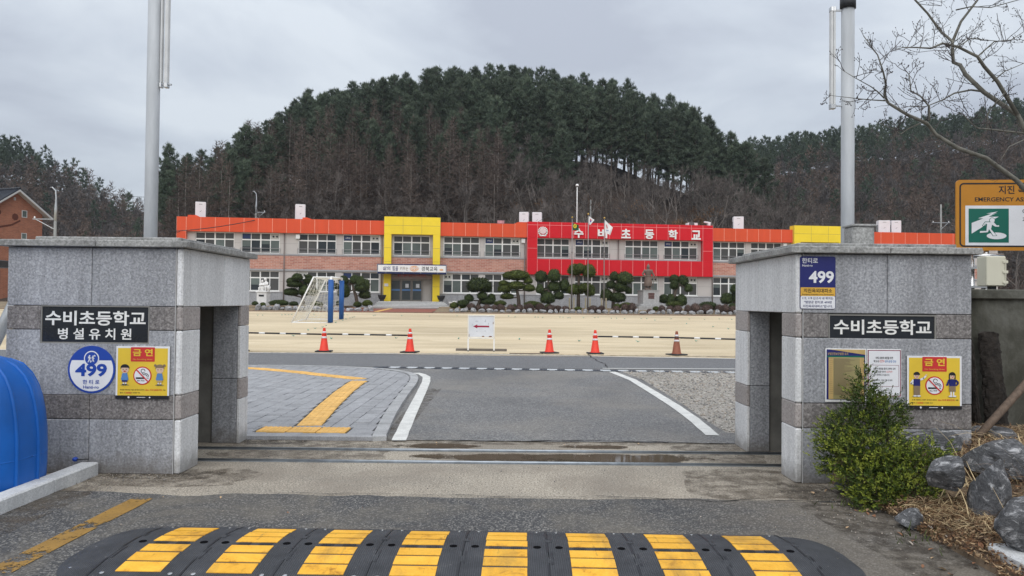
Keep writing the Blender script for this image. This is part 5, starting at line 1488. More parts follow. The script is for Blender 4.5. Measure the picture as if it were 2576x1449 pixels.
# ------------------------------------------------------------------ flagpoles and flags
M_FP = pm('flagpole_steel', (.26, .245, .24), .35, .12, 4, metal=.6); M_GOLD = pm('flagpole_gold', (.45, .30, .08), .35, .1, 4, metal=.6)
def cloth(pts, rip, name, mat, parent, seed):
    """flag hanging from the pole along its left edge; pts are four corners (x,z): top hoist, bottom hoist, bottom fly, top fly"""
    m = MB(); n = 14; k = 8
    for i in range(n + 1):
        for j in range(k + 1):
            u, v = i / n, j / k
            a = Vector(pts[0]).lerp(Vector(pts[3]), u); b = Vector(pts[1]).lerp(Vector(pts[2]), u); p = a.lerp(b, v)
            m.v.append((p.x, rip * math.sin(u * 9 + v * 2 + seed) * u, p.y))
    for i in range(n):
        for j in range(k): q = i * (k + 1) + j; m.f.append((q, q + 1, q + k + 2, q + k + 1))
    return m.build(name, mat, parent, True)
M_FGREEN = pm('flag_green', (.01, .075, .035), .7, .2, 3); M_FYEL = pm('flag_yellow', (.62, .48, .02), .7, .1, 3); M_FWHITE = pm('flag_white', (.72, .72, .74), .7, .06, 3); M_FRED = pm('flag_red', (.5, .03, .05), .7); M_FBLUE = pm('flag_blue', (.02, .06, .32), .7)
FPY = 64.3
def flagpole(x, ytop, ybase, kind, label, flabel):
    b = yp(x - 1.5, ybase, FPY); t = yp(x, ytop, FPY); zb = terr_z(b.x, FPY)
    r_ = emp('flagpole', (b.x, FPY, zb), 0, label, 'flagpole', 'flagpoles in the garden'); h = t.z - zb; dx = t.x - b.x
    MB().tube([(0, 0, 0), (dx * .3, 0, h * .3), (dx * .6, 0, h * .6), (dx, 0, h)], [.062, .052, .042, .03], 10).build('pole', M_FP, r_, True)
    MB().ell((dx, 0, h + .07), (.085, .085, .085), 10, 8).build('finial', M_GOLD, r_, True)
    for sx in (-.26, .26): MB().box(sx * .7 - .06, sx * .7 + .06, -.08, .08, 0, 1.0, .02).build('support_post', pm('post_tan', (.30, .26, .18), .6, .2, 3), r_)
    MB().lathe([(.065, h * .62), (.065, h * .64)], 10, (dx * .63, 0, 0)).build('sleeve', M_FP, r_, True)
    f = emp('flag', (b.x + dx + .045, FPY, zb + h - .1), 0, flabel, 'flag'); z = 0; f.scale = (.44, .5, .42)
    if kind == 'green':
        cloth([(0, z - .7), (0, z - 2.2), (1.15, z - 2.2), (1.15, z - 1.1)], .12, 'flag_cloth', M_FGREEN, f, 1)
        flats('flag_emblem', [oval(.42, z - 1.35, .34, .42, 16)], M_FYEL, f, -.16); flats('emblem_figure', [bar(.25, z - 1.5, .6, z - 1.2, .06), bar(.3, z - 1.2, .5, z - 1.6, .05), bar(.42, z - 1.05, .45, z - 1.4, .07)], M_FGREEN, f, -.165)
    elif kind == 'national':
        cloth([(0, z), (0, z - 1.6), (.35, z - 1.75), (1.05, z - .75)], .10, 'flag_cloth', M_FWHITE, f, 2)
        flats('flag_red_half', [[(.22, z - .55), (.5, z - .75), (.55, z - .95), (.36, z - .9), (.2, z - 1.0)]], M_FRED, f, -.13); flats('flag_blue_half', [[(.2, z - 1.02), (.36, z - .93), (.52, z - 1.0), (.4, z - 1.22), (.24, z - 1.25)]], M_FBLUE, f, -.135)
        flats('flag_bars', [bar(.62, z - .7, .74, z - .85, .05), bar(.1, z - 1.4, .2, z - 1.5, .05), bar(.08, z - .35, .2, z - .42, .05)], M_BLK, f, -.13)
    else:
        cloth([(0, z), (0, z - 2.5), (1.05, z - 3.0), (1.5, z - 1.5)], .12, 'flag_cloth', M_FWHITE, f, 3)
        flats('flag_mark', [bar(.22, z - .9, .42, z - 1.7, .10), bar(.30, z - 1.0, .5, z - 1.6, .06)], M_FRED, f, -.15); flats('flag_lettering', [rect(.25, .7, z - 2.15, z - 2.05)], M_FBLUE, f, -.15)
flagpole(1439.5, 549, 774, 'green', 'left flagpole of three, flying the green flag', 'green flag with a yellow disc on the left flagpole')
flagpole(1480, 540.5, 775, 'national', 'middle and tallest flagpole of three', 'white folded national flag on the middle flagpole')
flagpole(1520.5, 550.5, 775, 'white', 'right flagpole of three, flying the larger white flag', 'larger white flag with a small red mark on the right flagpole')

# ------------------------------------------------------------------ statues
def remesh(o, v):
    m = o.modifiers.new('remesh', 'REMESH'); m.mode = 'VOXEL'; m.voxel_size = v; m.use_smooth_shade = True
M_BRZ = pm('bronze_brown', (.145, .105, .085), .6, .3, 3, bump=.2); M_PED = granite('pedestal_granite', (.30, .29, .29), (.40, .395, .39), (.48, .47, .47), 12, .25)
def warrior():
    Y = 66.0; b = yp(1631, 764.5, Y); t = yp(1631, 729.9, Y); zf = t.z
    zg = terr_z(b.x, Y)
    w = (yp(1654, 750, Y).x - yp(1606, 750, Y).x)
    p = emp('statue_pedestal', (b.x, Y, zg), R(10), 'square grey granite pedestal under the bronze warrior statue', 'pedestal')
    MB().box(-w * .82, w * .82, -w * .82, w * .82, -.2, .25, .02).build('lower_base', M_PED, p); MB().box(-w * .66, w * .66, -w * .66, w * .66, .25, .42, .02).build('upper_base', M_PED, p)
    MB().box(-w * .44, w * .44, -w * .44, w * .44, .42, zf - zg - .06, .015).build('die', M_PED, p); MB().box(-w * .47, w * .47, -w * .47, w * .47, zf - zg - .06, zf - zg, .01).build('cap', M_PED, p)
    M_PLQ = pm('bronze_plaque', (.10, .05, .045), .5, .2, 4)
    for z0, z1, ww in ((.62, .74, .17), (.34, .56, .16)):
        h = zf - zg - .06 - .42; MB().box(-w * ww, w * ww, -w * .44 - .012, -w * .44, .42 + h * (z0 + .05), .42 + h * (z1 + .1)).build('plaque', M_PLQ, p)
    H = yp(1631, 661.5, Y).z - zf
    s = emp('warrior_statue', (b.x - .03, Y, zf), R(6), 'brown bronze statue of a helmeted warrior with one hand on the hip', 'statue')
    k = H / 2.3
    m = MB()
    m.lathe([(.36, .02), (.36, .10), (.30, .12)], 20)
    for sx in (-1, 1):
        m.tube([(sx * .16, 0, .08), (sx * .17, 0, .35), (sx * .16, 0, .62)], [.105, .095, .12], 10); m.ell((sx * .17, -.10, .13), (.085, .18, .06))
    m.tube([(0, 0, .34), (0, 0, .6), (0, 0, .95), (0, 0, 1.12), (0, 0, 1.22)], [.36, .345, .29, .25, .23], 18)     # skirt of the armour
    m.tube([(0, 0, 1.15), (0, 0, 1.28), (0, 0, 1.45), (0, 0, 1.62), (0, 0, 1.72), (0, 0, 1.78)], [.235, .25, .275, .29, .22, .10], 16)
    m.lathe([(.25, 1.13), (.275, 1.16), (.25, 1.19)], 18)
    m.tube([(0, -.01, 1.74), (0, -.01, 1.86)], [.085, .08], 10); m.ell((0, -.03, 1.95), (.105, .12, .145), 14, 10); m.ell((0, -.14, 1.93), (.02, .03, .035)); m.ell((0, -.10, 1.83), (.045, .05, .07))
    m.lathe([(.155, 1.96), (.135, 2.0), (.125, 2.06), (.09, 2.14), (.03, 2.2), (.02, 2.27), (.035, 2.29), (.012, 2.33)], 14)
    m.lathe([(.15, 1.83), (.135, 1.99), (.12, 2.0)], 14, (0, .04, 0))
    for sx in (-1, 1): m.ell((sx * .29, 0, 1.62), (.12, .13, .13))
    m.tube([(-.29, 0, 1.62), (-.42, .02, 1.44), (-.47, .02, 1.34), (-.36, -.06, 1.22), (-.24, -.1, 1.16)], [.10, .10, .08, .065, .06], 10)
    m.tube([(.29, 0, 1.62), (.38, -.03, 1.42), (.43, -.08, 1.25), (.47, -.16, 1.18)], [.10, .09, .075, .055], 10); m.ell((.48, -.17, 1.17), (.06, .06, .07))
    m.tube([(.60, -.2, 1.75), (.48, -.17, 1.17), (.40, -.15, .35), (.38, -.14, .10)], [.018, .024, .026, .02], 8)
    o = m.build('figure', M_BRZ, s, True, scale=(k, k, k)); remesh(o, .022)
warrior()
M_WST = pm('white_statue_stone', (.70, .69, .68), .75, .12, 4)
def readers():
    Y = 65.0; b = yp(662.5, 765, Y); t = yp(662.5, 736, Y); zg = terr_z(b.x, Y); w = yp(677, 750, Y).x - yp(648.5, 750, Y).x
    s = emp('reading_statue', (b.x, Y, zg), R(-8), 'white statue of two children reading on a white pedestal', 'statue')
    h = t.z - zg
    MB().box(-w * .46, w * .46, -w * .4, w * .4, -.2, h, .03).build('pedestal', M_WST, s); MB().box(-w * .52, w * .52, -w * .46, w * .46, h - .001, h + .1, .02).build('pedestal_cap', M_WST, s)
    MB().box(-w * .24, w * .24, -w * .4 - .015, -w * .4, h * .70, h * .84).build('plaque', M_BLK, s)
    m = MB()
    for cx, k, sc in ((-.16, 0, .85), (.2, 1, 1.0)):
        z = h + .1
        m.ell((cx, .05, z + .30 * sc), (.22 * sc, .22, .30 * sc)); m.ell((cx, .02, z + .62 * sc), (.17 * sc, .15, .26 * sc)); m.ell((cx + (.05 if k == 0 else -.05), -.02, z + 1.02 * sc), (.115 * sc, .125 * sc, .14 * sc))
        m.tube([(cx, 0, z + .8 * sc), (cx, -.01, z + .98 * sc)], .06, 8)
        for sx in (-1, 1):
            m.tube([(cx + sx * .09, -.05, z + .32 * sc), (cx + sx * .10, -.30, z + .36 * sc), (cx + sx * .10, -.30, z + .0)], [.095, .085, .06], 8); m.ell((cx + sx * .10, -.36, z + .03), (.05, .10, .04))
            m.tube([(cx + sx * .17 * sc, 0, z + .76 * sc), (cx + sx * .19 * sc, -.12, z + .58 * sc), (cx + sx * .06, -.26, z + .58 * sc)], [.06, .05, .04], 8)
    m.box(-.22, .28, -.36, -.24, h + .62, h + .66, M=None)
    m.ell((.42, .05, h + .35), (.16, .2, .3), bump=.3)
    o = m.build('figures', M_WST, s, True); remesh(o, .025)
readers()
# ------------------------------------------------------------------ garden: topiary, bushes, rocks
def foliage_mat(name, lo, mid, hi, scale=3.0, rnd=.15, obj=True, rough=.7, trans=.0):
    m, nt, b = nodes_of(name)
    v = wpos(nt, (1, 1, 1), obj)
    n = noise_t(nt, v, scale, 4, .6)
    c = ramp(nt, n, [(.3, lo), (.5, mid), (.7, hi)])
    oi = N(nt, 'ShaderNodeObjectInfo'); mr = N(nt, 'ShaderNodeMapRange'); mr.inputs[3].default_value = 1 - rnd; mr.inputs[4].default_value = 1 + rnd
    nt.links.new(oi.outputs['Random'], mr.inputs[0]); hs = N(nt, 'ShaderNodeHueSaturation'); nt.links.new(mr.outputs[0], hs.inputs['Value']); nt.links.new(c, hs.inputs['Color'])
    nt.links.new(hs.outputs[0], b.inputs['Base Color']); b.inputs['Roughness'].default_value = rough; b.inputs['Specular IOR Level'].default_value = .2
    return m
M_TOP = foliage_mat('topiary_green', (.018, .028, .011), (.040, .058, .018), (.072, .095, .028), 3.5, .25)
M_TOPY = foliage_mat('topiary_yellowgreen', (.030, .042, .010), (.065, .085, .018), (.11, .13, .03), 3.5, .15)
M_TWIG = foliage_mat('brown_twigs', (.05, .032, .028), (.10, .068, .058), (.16, .11, .09), 4, .2)
M_BARK = pm('bark', (.085, .065, .05), .9, .35, 4, bump=.4, obj=True)
def pad_mesh(name, mat, seed, tufts=900, tl=.10, tw=.035, rough=.10, twig=False):
    r_ = np.random.default_rng(seed); b = bmesh.new(); bmesh.ops.create_icosphere(b, subdivisions=3, radius=1)
    off = Vector((seed * 3.1, seed, 0))
    for v in b.verts:
        n = noise.noise(v.co * 1.6 + off) * rough + noise.noise(v.co * 4.5 + off) * rough * .6
        v.co *= .93 + n
        if v.co.z < -.35: v.co.z = -.35 + (v.co.z + .35) * .45
    V = np.array([v.co[:] for v in b.verts]); T = np.array([[v.index for v in f.verts] for f in b.faces]); b.free()
    if twig: V = V * .80
    idx = r_.integers(0, len(V), tufts); P = V[idx] * (1 + r_.uniform(-.04, .0, (tufts, 1))); D = P / np.linalg.norm(P, axis=1, keepdims=True)
    D = D + r_.normal(0, .45, (tufts, 3)); D /= np.linalg.norm(D, axis=1, keepdims=True)
    P = P + r_.normal(0, .05, (tufts, 3))
    S = np.cross(D, r_.normal(0, 1, (tufts, 3))); S /= np.linalg.norm(S, axis=1, keepdims=True)
    L = r_.uniform(.6, 1.3, (tufts, 1)) * tl
    A = P + S * tw; B = P - S * tw; Cc = P + D * L
    tv_ = np.stack([A, B, Cc], 1).reshape(-1, 3); tt = np.arange(tufts * 3).reshape(-1, 3) + len(V)
    return tri_mesh(name, np.concatenate([V, tv_]), np.concatenate([T, tt]), mat)
PAD = [pad_mesh('foliage_pad', M_TOP, s, 3200, .17, .028, .17) for s in (1, 2, 3, 9)]
PADY = [pad_mesh('foliage_pad', M_TOPY, s, 3200, .18, .028, .17) for s in (4, 5, 10)]
BROWN = [pad_mesh('twig_ball', M_TWIG, s, 2600, .30, .014, .16, True) for s in (6, 7, 8)]
Z5 = lambda x, y: (434.4 + .2469 * x, 447.2 + .2469 * y)
Z6 = lambda x, y: (894.5 + .2117 * x, 498.3 + .2117 * y)
Z7 = lambda x, y: (1309.7 + .2469 * x, 447.2 + .2469 * y)
rg = random.Random(31)
def topiary(Y, conv, k, pads, trunk, label, yel=False):
    """clipped tree: pads given as (x, y, rx, ry) in the photo, standing at distance Y; trunk is a list of points"""
    b = yp(*conv(*trunk[0]), Y); zg = terr_z(b.x, Y) - .03
    root = emp('topiary_tree', (b.x, Y, zg), 0, label, 'topiary tree', 'clipped trees in front of the school')
    o = Vector((b.x, Y, zg)); ppm = F / Y
    T = [yp(*conv(*p), Y) - o for p in trunk]; T[0].z = -.1
    n = len(T); MB().tube(T, [.17 - .09 * i / max(1, n - 1) for i in range(n)], 8).build('trunk', M_BARK, root, True)
    for (x, y, rx, ry) in pads:
        dy = rg.uniform(-.35, .35)
        c = yp(*conv(x, y), Y) - o + Vector((0, dy, 0)); RX, RZ = rx * k / ppm, ry * k / ppm
        q = min(range(n), key=lambda i: (T[i] - c).length)
        MB().tube([T[q], (T[q] + c) / 2 + Vector((0, 0, -.08)), c], [.07, .055, .04], 6).build('branch', M_BARK, root, True)
        link('foliage_pad', rg.choice(PADY if yel else PAD), root, c, (0, 0, rg.uniform(0, 6)), (RX * 1.0, RX * rg.uniform(.85, 1.0), RZ * 1.08))
topiary(66.5, Z5, .2469, [(1280, 1020, 62, 40), (1215, 1055, 45, 32), (1250, 1088, 80, 40), (1400, 1052, 62, 46), (1375, 1005, 34, 20), (1215, 1168, 75, 44), (1165, 1165, 34, 36), (1345, 1155, 64, 60), (1440, 1172, 50, 42)], [(1330, 1290), (1325, 1220), (1335, 1130), (1320, 1060)], 'clipped tree of stacked green pads left of the soccer goal posts')
topiary(66.5, Z5, .2469, [(1745, 1050, 52, 46), (1850, 1045, 50, 50), (1915, 1065, 45, 58), (1750, 1165, 65, 78), (1915, 1125, 58, 52), (1950, 1195, 62, 50), (1960, 1100, 42, 62), (1660, 1110, 34, 34)], [(1890, 1265), (1865, 1200), (1845, 1140), (1830, 1080)], 'clipped tree of stacked green pads between the soccer goal and the entrance')
topiary(66.0, Z6, .2117, [(1470, 1045, 145, 88), (1400, 1075, 70, 50), (1545, 1080, 70, 52), (1350, 1195, 58, 48), (1505, 1165, 62, 50), (1615, 1190, 50, 50), (1570, 1230, 92, 48)], [(1440, 1300), (1480, 1220), (1500, 1150), (1490, 1080)], 'mushroom-shaped clipped tree just right of the entrance steps')
topiary(66.0, Z6, .2117, [(1930, 925, 132, 66), (1820, 925, 75, 46), (2050, 985, 55, 46), (1910, 1045, 108, 52), (1770, 1080, 82, 52), (2060, 1075, 76, 46), (1760, 1015, 60, 36), (1800, 1170, 82, 42)], [(1945, 1275), (1935, 1180), (1920, 1100), (1925, 1000), (1925, 940)], 'yellow-green tiered clipped tree beside the left edge of the red frame', True)
topiary(66.0, Z7, .2469, [(210, 1015, 64, 66), (340, 1005, 66, 66), (340, 1115, 72, 58), (195, 1140, 46, 50), (275, 1235, 78, 60), (390, 1205, 52, 46), (445, 1105, 58, 66), (250, 1170, 46, 42)], [(290, 1310), (285, 1230), (290, 1130), (280, 1040)], 'clipped tree of round dark balls left of the flagpoles')
topiary(66.0, Z7, .2469, [(560, 945, 82, 60), (695, 960, 76, 70), (600, 930, 70, 50), (560, 1145, 92, 60), (705, 1155, 62, 68), (650, 1125, 70, 45)], [(588, 1315), (588, 1210), (592, 1110), (592, 1000), (592, 950)], 'two-tiered clipped tree standing between the flagpoles', True)
topiary(66.0, Z7, .2469, [(960, 1010, 56, 50), (1060, 1030, 82, 70), (925, 1095, 56, 46), (1020, 1120, 76, 56), (1100, 1150, 34, 36), (880, 1200, 62, 66), (990, 1225, 86, 56)], [(940, 1335), (945, 1250), (955, 1150), (985, 1050)], 'leaning clipped tree between the flagpoles and the warrior statue')
topiary(66.0, Z7, .2469, [(1570, 1030, 48, 42), (1655, 1060, 62, 66), (1570, 1095, 54, 56), (1710, 1130, 46, 46), (1470, 1240, 62, 50), (1540, 1245, 62, 56), (1635, 1255, 62, 60)], [(1560, 1320), (1565, 1220), (1580, 1150), (1620, 1080)], 'clipped tree of two clusters of balls right of the warrior statue')
topiary(65.5, Z7, .2469, [(2100, 1240, 66, 62), (2185, 1140, 60, 52), (2200, 1220, 60, 60)], [(2180, 1330), (2175, 1250), (2170, 1180)], 'clipped tree half hidden behind the right gate pillar')
def bush(px, py, rx, ry, Y, meshes, name, lab, cat, grp):
    c = yp(px, py, Y); ppm = F / Y; RX, RZ = rx / ppm, ry / ppm
    zb = terr_z(c.x, Y) - .05
    o = link(name, rg.choice(meshes), None, (c.x, Y, max(zb + RZ * .45, c.z)), (0, 0, rg.uniform(0, 6)), (RX, RX * .95, RZ))
    return tag(o, lab, cat, grp)
GB = [(Z5(1085, 1278), 24, 8), (Z5(918, 1295), 8, 6), (Z5(1232, 1285), 11, 6.5), (Z5(840, 1282), 8, 6), (Z5(1465, 1290), 16, 8), (Z5(1700, 1280), 9, 7), (Z5(1880, 1292), 10, 7), (Z5(1985, 1285), 13, 8),
      (Z6(30, 1268), 9, 8), (Z6(140, 1255), 13, 9), (Z6(1170, 1280), 11, 9), (Z6(1280, 1255), 16, 10), (Z6(1275, 1290), 8, 7), (Z6(1720, 1255), 16, 8), (Z6(1890, 1285), 6, 5), (Z6(2105, 1262), 22, 8), (Z6(2120, 1285), 10, 7),
      (Z7(585, 1335), 10, 5), (Z7(985, 1312), 10, 7), (Z7(1085, 1300), 18, 7), (Z7(1570, 1292), 22, 8), (Z7(1910, 1300), 21, 9), (Z7(1965, 1330), 9, 7), (Z7(2160, 1310), 9, 8), (Z7(1380, 1335), 9, 6), (Z7(280, 1318), 10, 7)]
for (p, rx, ry) in GB: bush(p[0], p[1], rx, ry, 63.6, PADY if rg.random() < .6 else PAD, 'round_shrub', 'low clipped green shrub in the bed below the school', 'shrub', 'low green shrubs in the garden bed')
BB = [(Z6(1375, 1300), 10, 9), (Z6(1555, 1318), 10, 9), (Z6(1650, 1315), 8, 8), (Z6(1725, 1308), 9, 8), (Z6(1845, 1310), 9, 8), (Z6(1945, 1315), 9, 9), (Z6(2060, 1318), 11, 10), (Z6(2195, 1312), 11, 9), (Z6(2320, 1320), 11, 9), (Z6(2405, 1325), 9, 8),
      (Z7(85, 1330), 10, 10), (Z7(200, 1325), 10, 9), (Z7(370, 1345), 10, 8), (Z7(455, 1345), 9, 8), (Z7(740, 1345), 11, 9), (Z7(825, 1340), 8, 8), (Z7(975, 1345), 8, 8), (Z7(1065, 1330), 9, 10), (Z7(1135, 1330), 10, 11), (Z7(1315, 1365), 7, 6), (Z7(1440, 1342), 7, 9), (Z7(1520, 1345), 8, 8), (Z7(1605, 1345), 9, 9), (Z7(1705, 1340), 8, 9), (Z7(1780, 1335), 11, 11), (Z7(1895, 1345), 13, 11), (Z7(2025, 1340), 9, 10), (Z7(2085, 1340), 9, 10), (Z7(2165, 1350), 10, 9), (Z6(1460, 1310), 7, 7)]
for (p, rx, ry) in BB: bush(p[0], p[1], rx * 1.35, ry * 1.35, 61.9, BROWN, 'bare_shrub', 'round leafless brown shrub among the garden rocks', 'shrub', 'leafless brown shrubs along the garden rocks')
def rock_mat(name, lo, mid, hi, scale):
    m, nt, b = nodes_of(name)
    v = wpos(nt, (1, 1, 2.2), True, (.5, .3, .2))
    n = noise_t(nt, v, scale, 8, .7, 1.2)
    c = ramp(nt, n, [(.34, lo), (.55, mid), (.72, mul(mid, 2.0))])
    vn = noise_t(nt, wpos(nt, (1, 1, 2.2), True, (.9, .4, .2)), scale * .75, 9, .74, .5)
    c = mixc(nt, ramp(nt, vn, [(.53, (0, 0, 0)), (.66, (.85,) * 3)]), c, hi)
    fr = noise_t(nt, v, scale * 7, 4, .7); c = mixc(nt, 1.0, c, ramp(nt, fr, [(.3, (.55,) * 3), (.6, (1.15,) * 3)]), 'MULTIPLY')
    nt.links.new(c, b.inputs['Base Color']); b.inputs['Roughness'].default_value = .85
    bumpn(nt, b, fr, .5, .02)
    return m
M_ROCK = rock_mat('garden_rock', (.10, .10, .105), (.30, .30, .31), (.52, .52, .53), 1.6)
M_ROCKN = rock_mat('dark_veined_rock', (.028, .029, .032), (.10, .102, .108), (.58, .58, .59), 2.4)
def rock_mesh(mat, seed, sub=3, amp=.35):
    b = bmesh.new(); bmesh.ops.create_icosphere(b, subdivisions=sub, radius=1); o = Vector((seed * 5.3, seed * 1.7, seed))
    for v in b.verts:
        d = v.co.copy()
        n = noise.noise(d * .9 + o) * amp + noise.noise(d * 2.3 + o) * amp * .5 + (noise.noise(d * 6 + o) * amp * .22 if sub > 3 else 0)
        v.co = d * (1 + n)
    pr = random.Random(seed * 7 + 3)
    for _ in range(15):                              # broken faces
        nn = Vector((pr.gauss(0, 1), pr.gauss(0, 1), pr.gauss(0, .8))).normalized(); dd = pr.uniform(.62, .92)
        for v in b.verts:
            q = v.co.dot(nn) - dd
            if q > 0: v.co -= nn * q * .92
    for v in b.verts:
        if v.co.z < -.6: v.co.z = -.6
    if sub <= 3: pass
    me = bpy.data.meshes.new('rock'); b.to_mesh(me); b.free(); me.materials.append(mat)
    return me
ROCKS = [rock_mesh(M_ROCK, s) for s in range(5)]
x = 640.0
while x < 1855:
    if 925 < x < 1128: x = 1128.0; continue
    left = x < 925
    rx = rg.uniform(6, 15) if left else rg.uniform(6, 12); ry = rg.uniform(6, 12) if left else rg.uniform(5, 9)
    base = 786.5 + (x - 640) * .0095
    Y = 61.3 + rg.uniform(-.2, .25); c = yp(x + rx, base - ry * .5, Y); ppm = F / Y
    o = link('garden_rock', rg.choice(ROCKS), None, (c.x, Y, terr_z(c.x, Y) + ry / ppm * .42), (rg.uniform(-.3, .3), rg.uniform(-.3, .3), rg.uniform(0, 6)), (rx / ppm, rx / ppm * .8, ry / ppm))
    tag(o, 'pale grey boulder edging the garden bed below the school', 'rock', 'boulders edging the garden bed')
    x += rx * (1.7 if left else 1.9)

# ------------------------------------------------------------------ hills
def interp(x, P):
    if x <= P[0][0]: return P[0][1]
    for (a, u), (b, v) in zip(P[:-1], P[1:]):
        if x <= b: t = (x - a) / (b - a); t = t * t * (3 - 2 * t); return u + (v - u) * t
    return P[-1][1]
RIDGE = [(-100, 1.3), (-82, 2.0), (-70, 5.5), (-58, 10.5), (-46, 17), (-33, 22.5), (-19, 26), (1, 27), (14, 25.6), (28, 21.0), (35, 14.5), (42, 8), (50, 4.5), (60, 2.0), (75, 1.3)]
def sm(t): t = max(0, min(1, t)); return t * t * (3 - 2 * t)
def hill_z(X, Y):
    r = interp(X, RIDGE)
    if Y < 130: z = 1.1 + (r - 1.1) * (max(0, (Y - 85) / 45)) ** .9 if Y > 85 else 1.1
    else: z = 1.1 + (r - 1.1) * (1 - .75 * sm((Y - 130) / 50))
    return z + noise.noise(Vector((X * .08, Y * .08, 0))) * .8 * min(1, max(0, Y - 86) / 10)
RR = [(40, 4), (52, 25), (62, 36.5), (80, 39.5), (103, 43), (125, 46), (146, 50.5), (190, 55), (260, 50)]
def right_z(X, Y): return 1.1 + (interp(X, RR) - 1.1) * sm((Y - 118) / 105) + noise.noise(Vector((X * .05, Y * .05, 3))) * 1.5
LR = [(-260, 40), (-180, 36), (-133, 32.5), (-118, 27.5), (-105, 21.5), (-97, 17.5), (-85, 12), (-72, 6), (-60, 4)]
def left_z(X, Y): return 1.1 + (interp(X, LR) - 1.1) * sm((Y - 112) / 95) + noise.noise(Vector((X * .05, Y * .05, 6))) * 1.5
def litter():
    m, nt, b = nodes_of('leaf_litter')
    v = wpos(nt)
    n = noise_t(nt, v, .35, 7, .65, .5); f = noise_t(nt, v, 3.2, 5, .75)
    c = ramp(nt, n, [(.3, (.030, .022, .017)), (.5, (.060, .038, .026)), (.7, (.105, .060, .036))])
    c = mixc(nt, 1.0, c, ramp(nt, f, [(.3, (.45,) * 3), (.65, (1.3,) * 3)]), 'MULTIPLY')
    nt.links.new(c, b.inputs['Base Color']); b.inputs['Roughness'].default_value = .95; bumpn(nt, b, f, .8, .4)
    return m
M_LITTER = litter()
def terrain(name, zf, x0, x1, y0, y1, nx, ny):
    m = MB()
    for j in range(ny + 1):
        for i in range(nx + 1):
            X, Y = x0 + (x1 - x0) * i / nx, y0 + (y1 - y0) * j / ny; m.v.append((X, Y, zf(X, Y)))
    for j in range(ny):
        for i in range(nx): a = j * (nx + 1) + i; m.f.append((a, a + 1, a + nx + 2, a + nx + 1))
    return struct(m.build(name, M_LITTER, None, True))
terrain('wooded_hill', hill_z, -105, 78, 84, 190, 90, 54)
terrain('far_hill', lambda X, Y: right_z(X, Y) - .3, 38, 270, 118, 300, 60, 40)
terrain('far_hill', lambda X, Y: left_z(X, Y) - .3, -270, -58, 112, 300, 56, 40)

# ------------------------------------------------------------------ trees of the woods
M_PINE = foliage_mat('pine_needles', (.036, .054, .039), (.070, .096, .066), (.115, .142, .098), .55, .25)
M_LARCH = foliage_mat('larch_twigs', (.056, .043, .037), (.106, .082, .070), (.16, .122, .102), .5, .30)
M_BARE = foliage_mat('bare_twigs', (.055, .046, .042), (.10, .086, .078), (.155, .135, .125), .5, .28)
M_DEADL = foliage_mat('dead_leaves', (.12, .062, .032), (.20, .115, .062), (.30, .19, .11), 1.5, .25)
M_PBARK = pm('pine_trunk', (.085, .068, .058), .9, .4, .8, obj=True, rnd=.35); M_BBARK = pm('pale_trunk', (.17, .15, .135), .9, .35, .8, obj=True, rnd=.35)
class TB:
    """collects thin triangles fast"""
    def __init__(s, seed): s.V = []; s.r = np.random.default_rng(seed)
    def spikes(s, P, D, L, w):
        n = len(P); S = np.cross(D, s.r.normal(0, 1, (n, 3))); S /= (np.linalg.norm(S, axis=1, keepdims=True) + 1e-9)
        s.V.append(np.stack([P + S * w, P - S * w, P + D * L], 1).reshape(-1, 3))
    def mesh(s, name, mat):
        V = np.concatenate(s.V); return tri_mesh(name, V, np.arange(len(V)).reshape(-1, 3), mat)
    def arr(s): return np.concatenate(s.V)
def unit(v): return v / (np.linalg.norm(v, axis=-1, keepdims=True) + 1e-9)
def pine(seed, h=15.0, nb=56, tn=11, sp=17, L0=.46, w=.046, low=.34, trunk=True):
    r_ = np.random.default_rng(seed); tb = TB(seed); tr = MB()
    lean = r_.uniform(-.5, .5, 2)
    tp = lambda t: np.array([lean[0] * t + .25 * math.sin(t * 5 + seed), lean[1] * t, h * t])
    if trunk: tr.tube([tp(t) for t in np.linspace(0, .98, 8)], [.17 * (1 - t * .85) for t in np.linspace(0, 1, 8)], 6, False)
    for k in range(nb):
        t = low + (1 - low) * (k / nb) ** .9; az = k * 2.4 + r_.uniform(-.4, .4)
        q = (t - low) / (1 - low); Lb = (2.95 * (1 - q) ** .66 * (.55 + .45 * min(1, q * 5)) + .35) * r_.uniform(.65, 1.2)
        d = unit(np.array([math.cos(az), math.sin(az), .18 + .55 * q + r_.uniform(-.12, .12)])); o = tp(t)
        if trunk: tr.tube([o, o + d * Lb * .9], [.045, .015], 3, False)
        n = max(3, int(tn * (Lb / 2.4) ** .8)); u = r_.uniform(.3, 1.05, n)
        C_ = o + d * Lb * u[:, None] + r_.normal(0, .17 * Lb / 2 + .06, (n, 3)) * np.array([1, 1, .45])
        P = np.repeat(C_, sp, 0) + r_.normal(0, .10, (n * sp, 3)); D = r_.normal(0, .75, (n * sp, 3)) + np.array([0, 0, .75]) + d * .5
        tb.spikes(P, unit(D), L0 * r_.uniform(.6, 1.25, (n * sp, 1)), w)
    n = sp * 3; tb.spikes(np.tile(tp(1), (n, 1)) + r_.normal(0, .12, (n, 3)), unit(r_.normal(0, .35, (n, 3)) + np.array([0, 0, 1])), L0 * r_.uniform(.8, 1.6, (n, 1)), w)
    return tr, tb
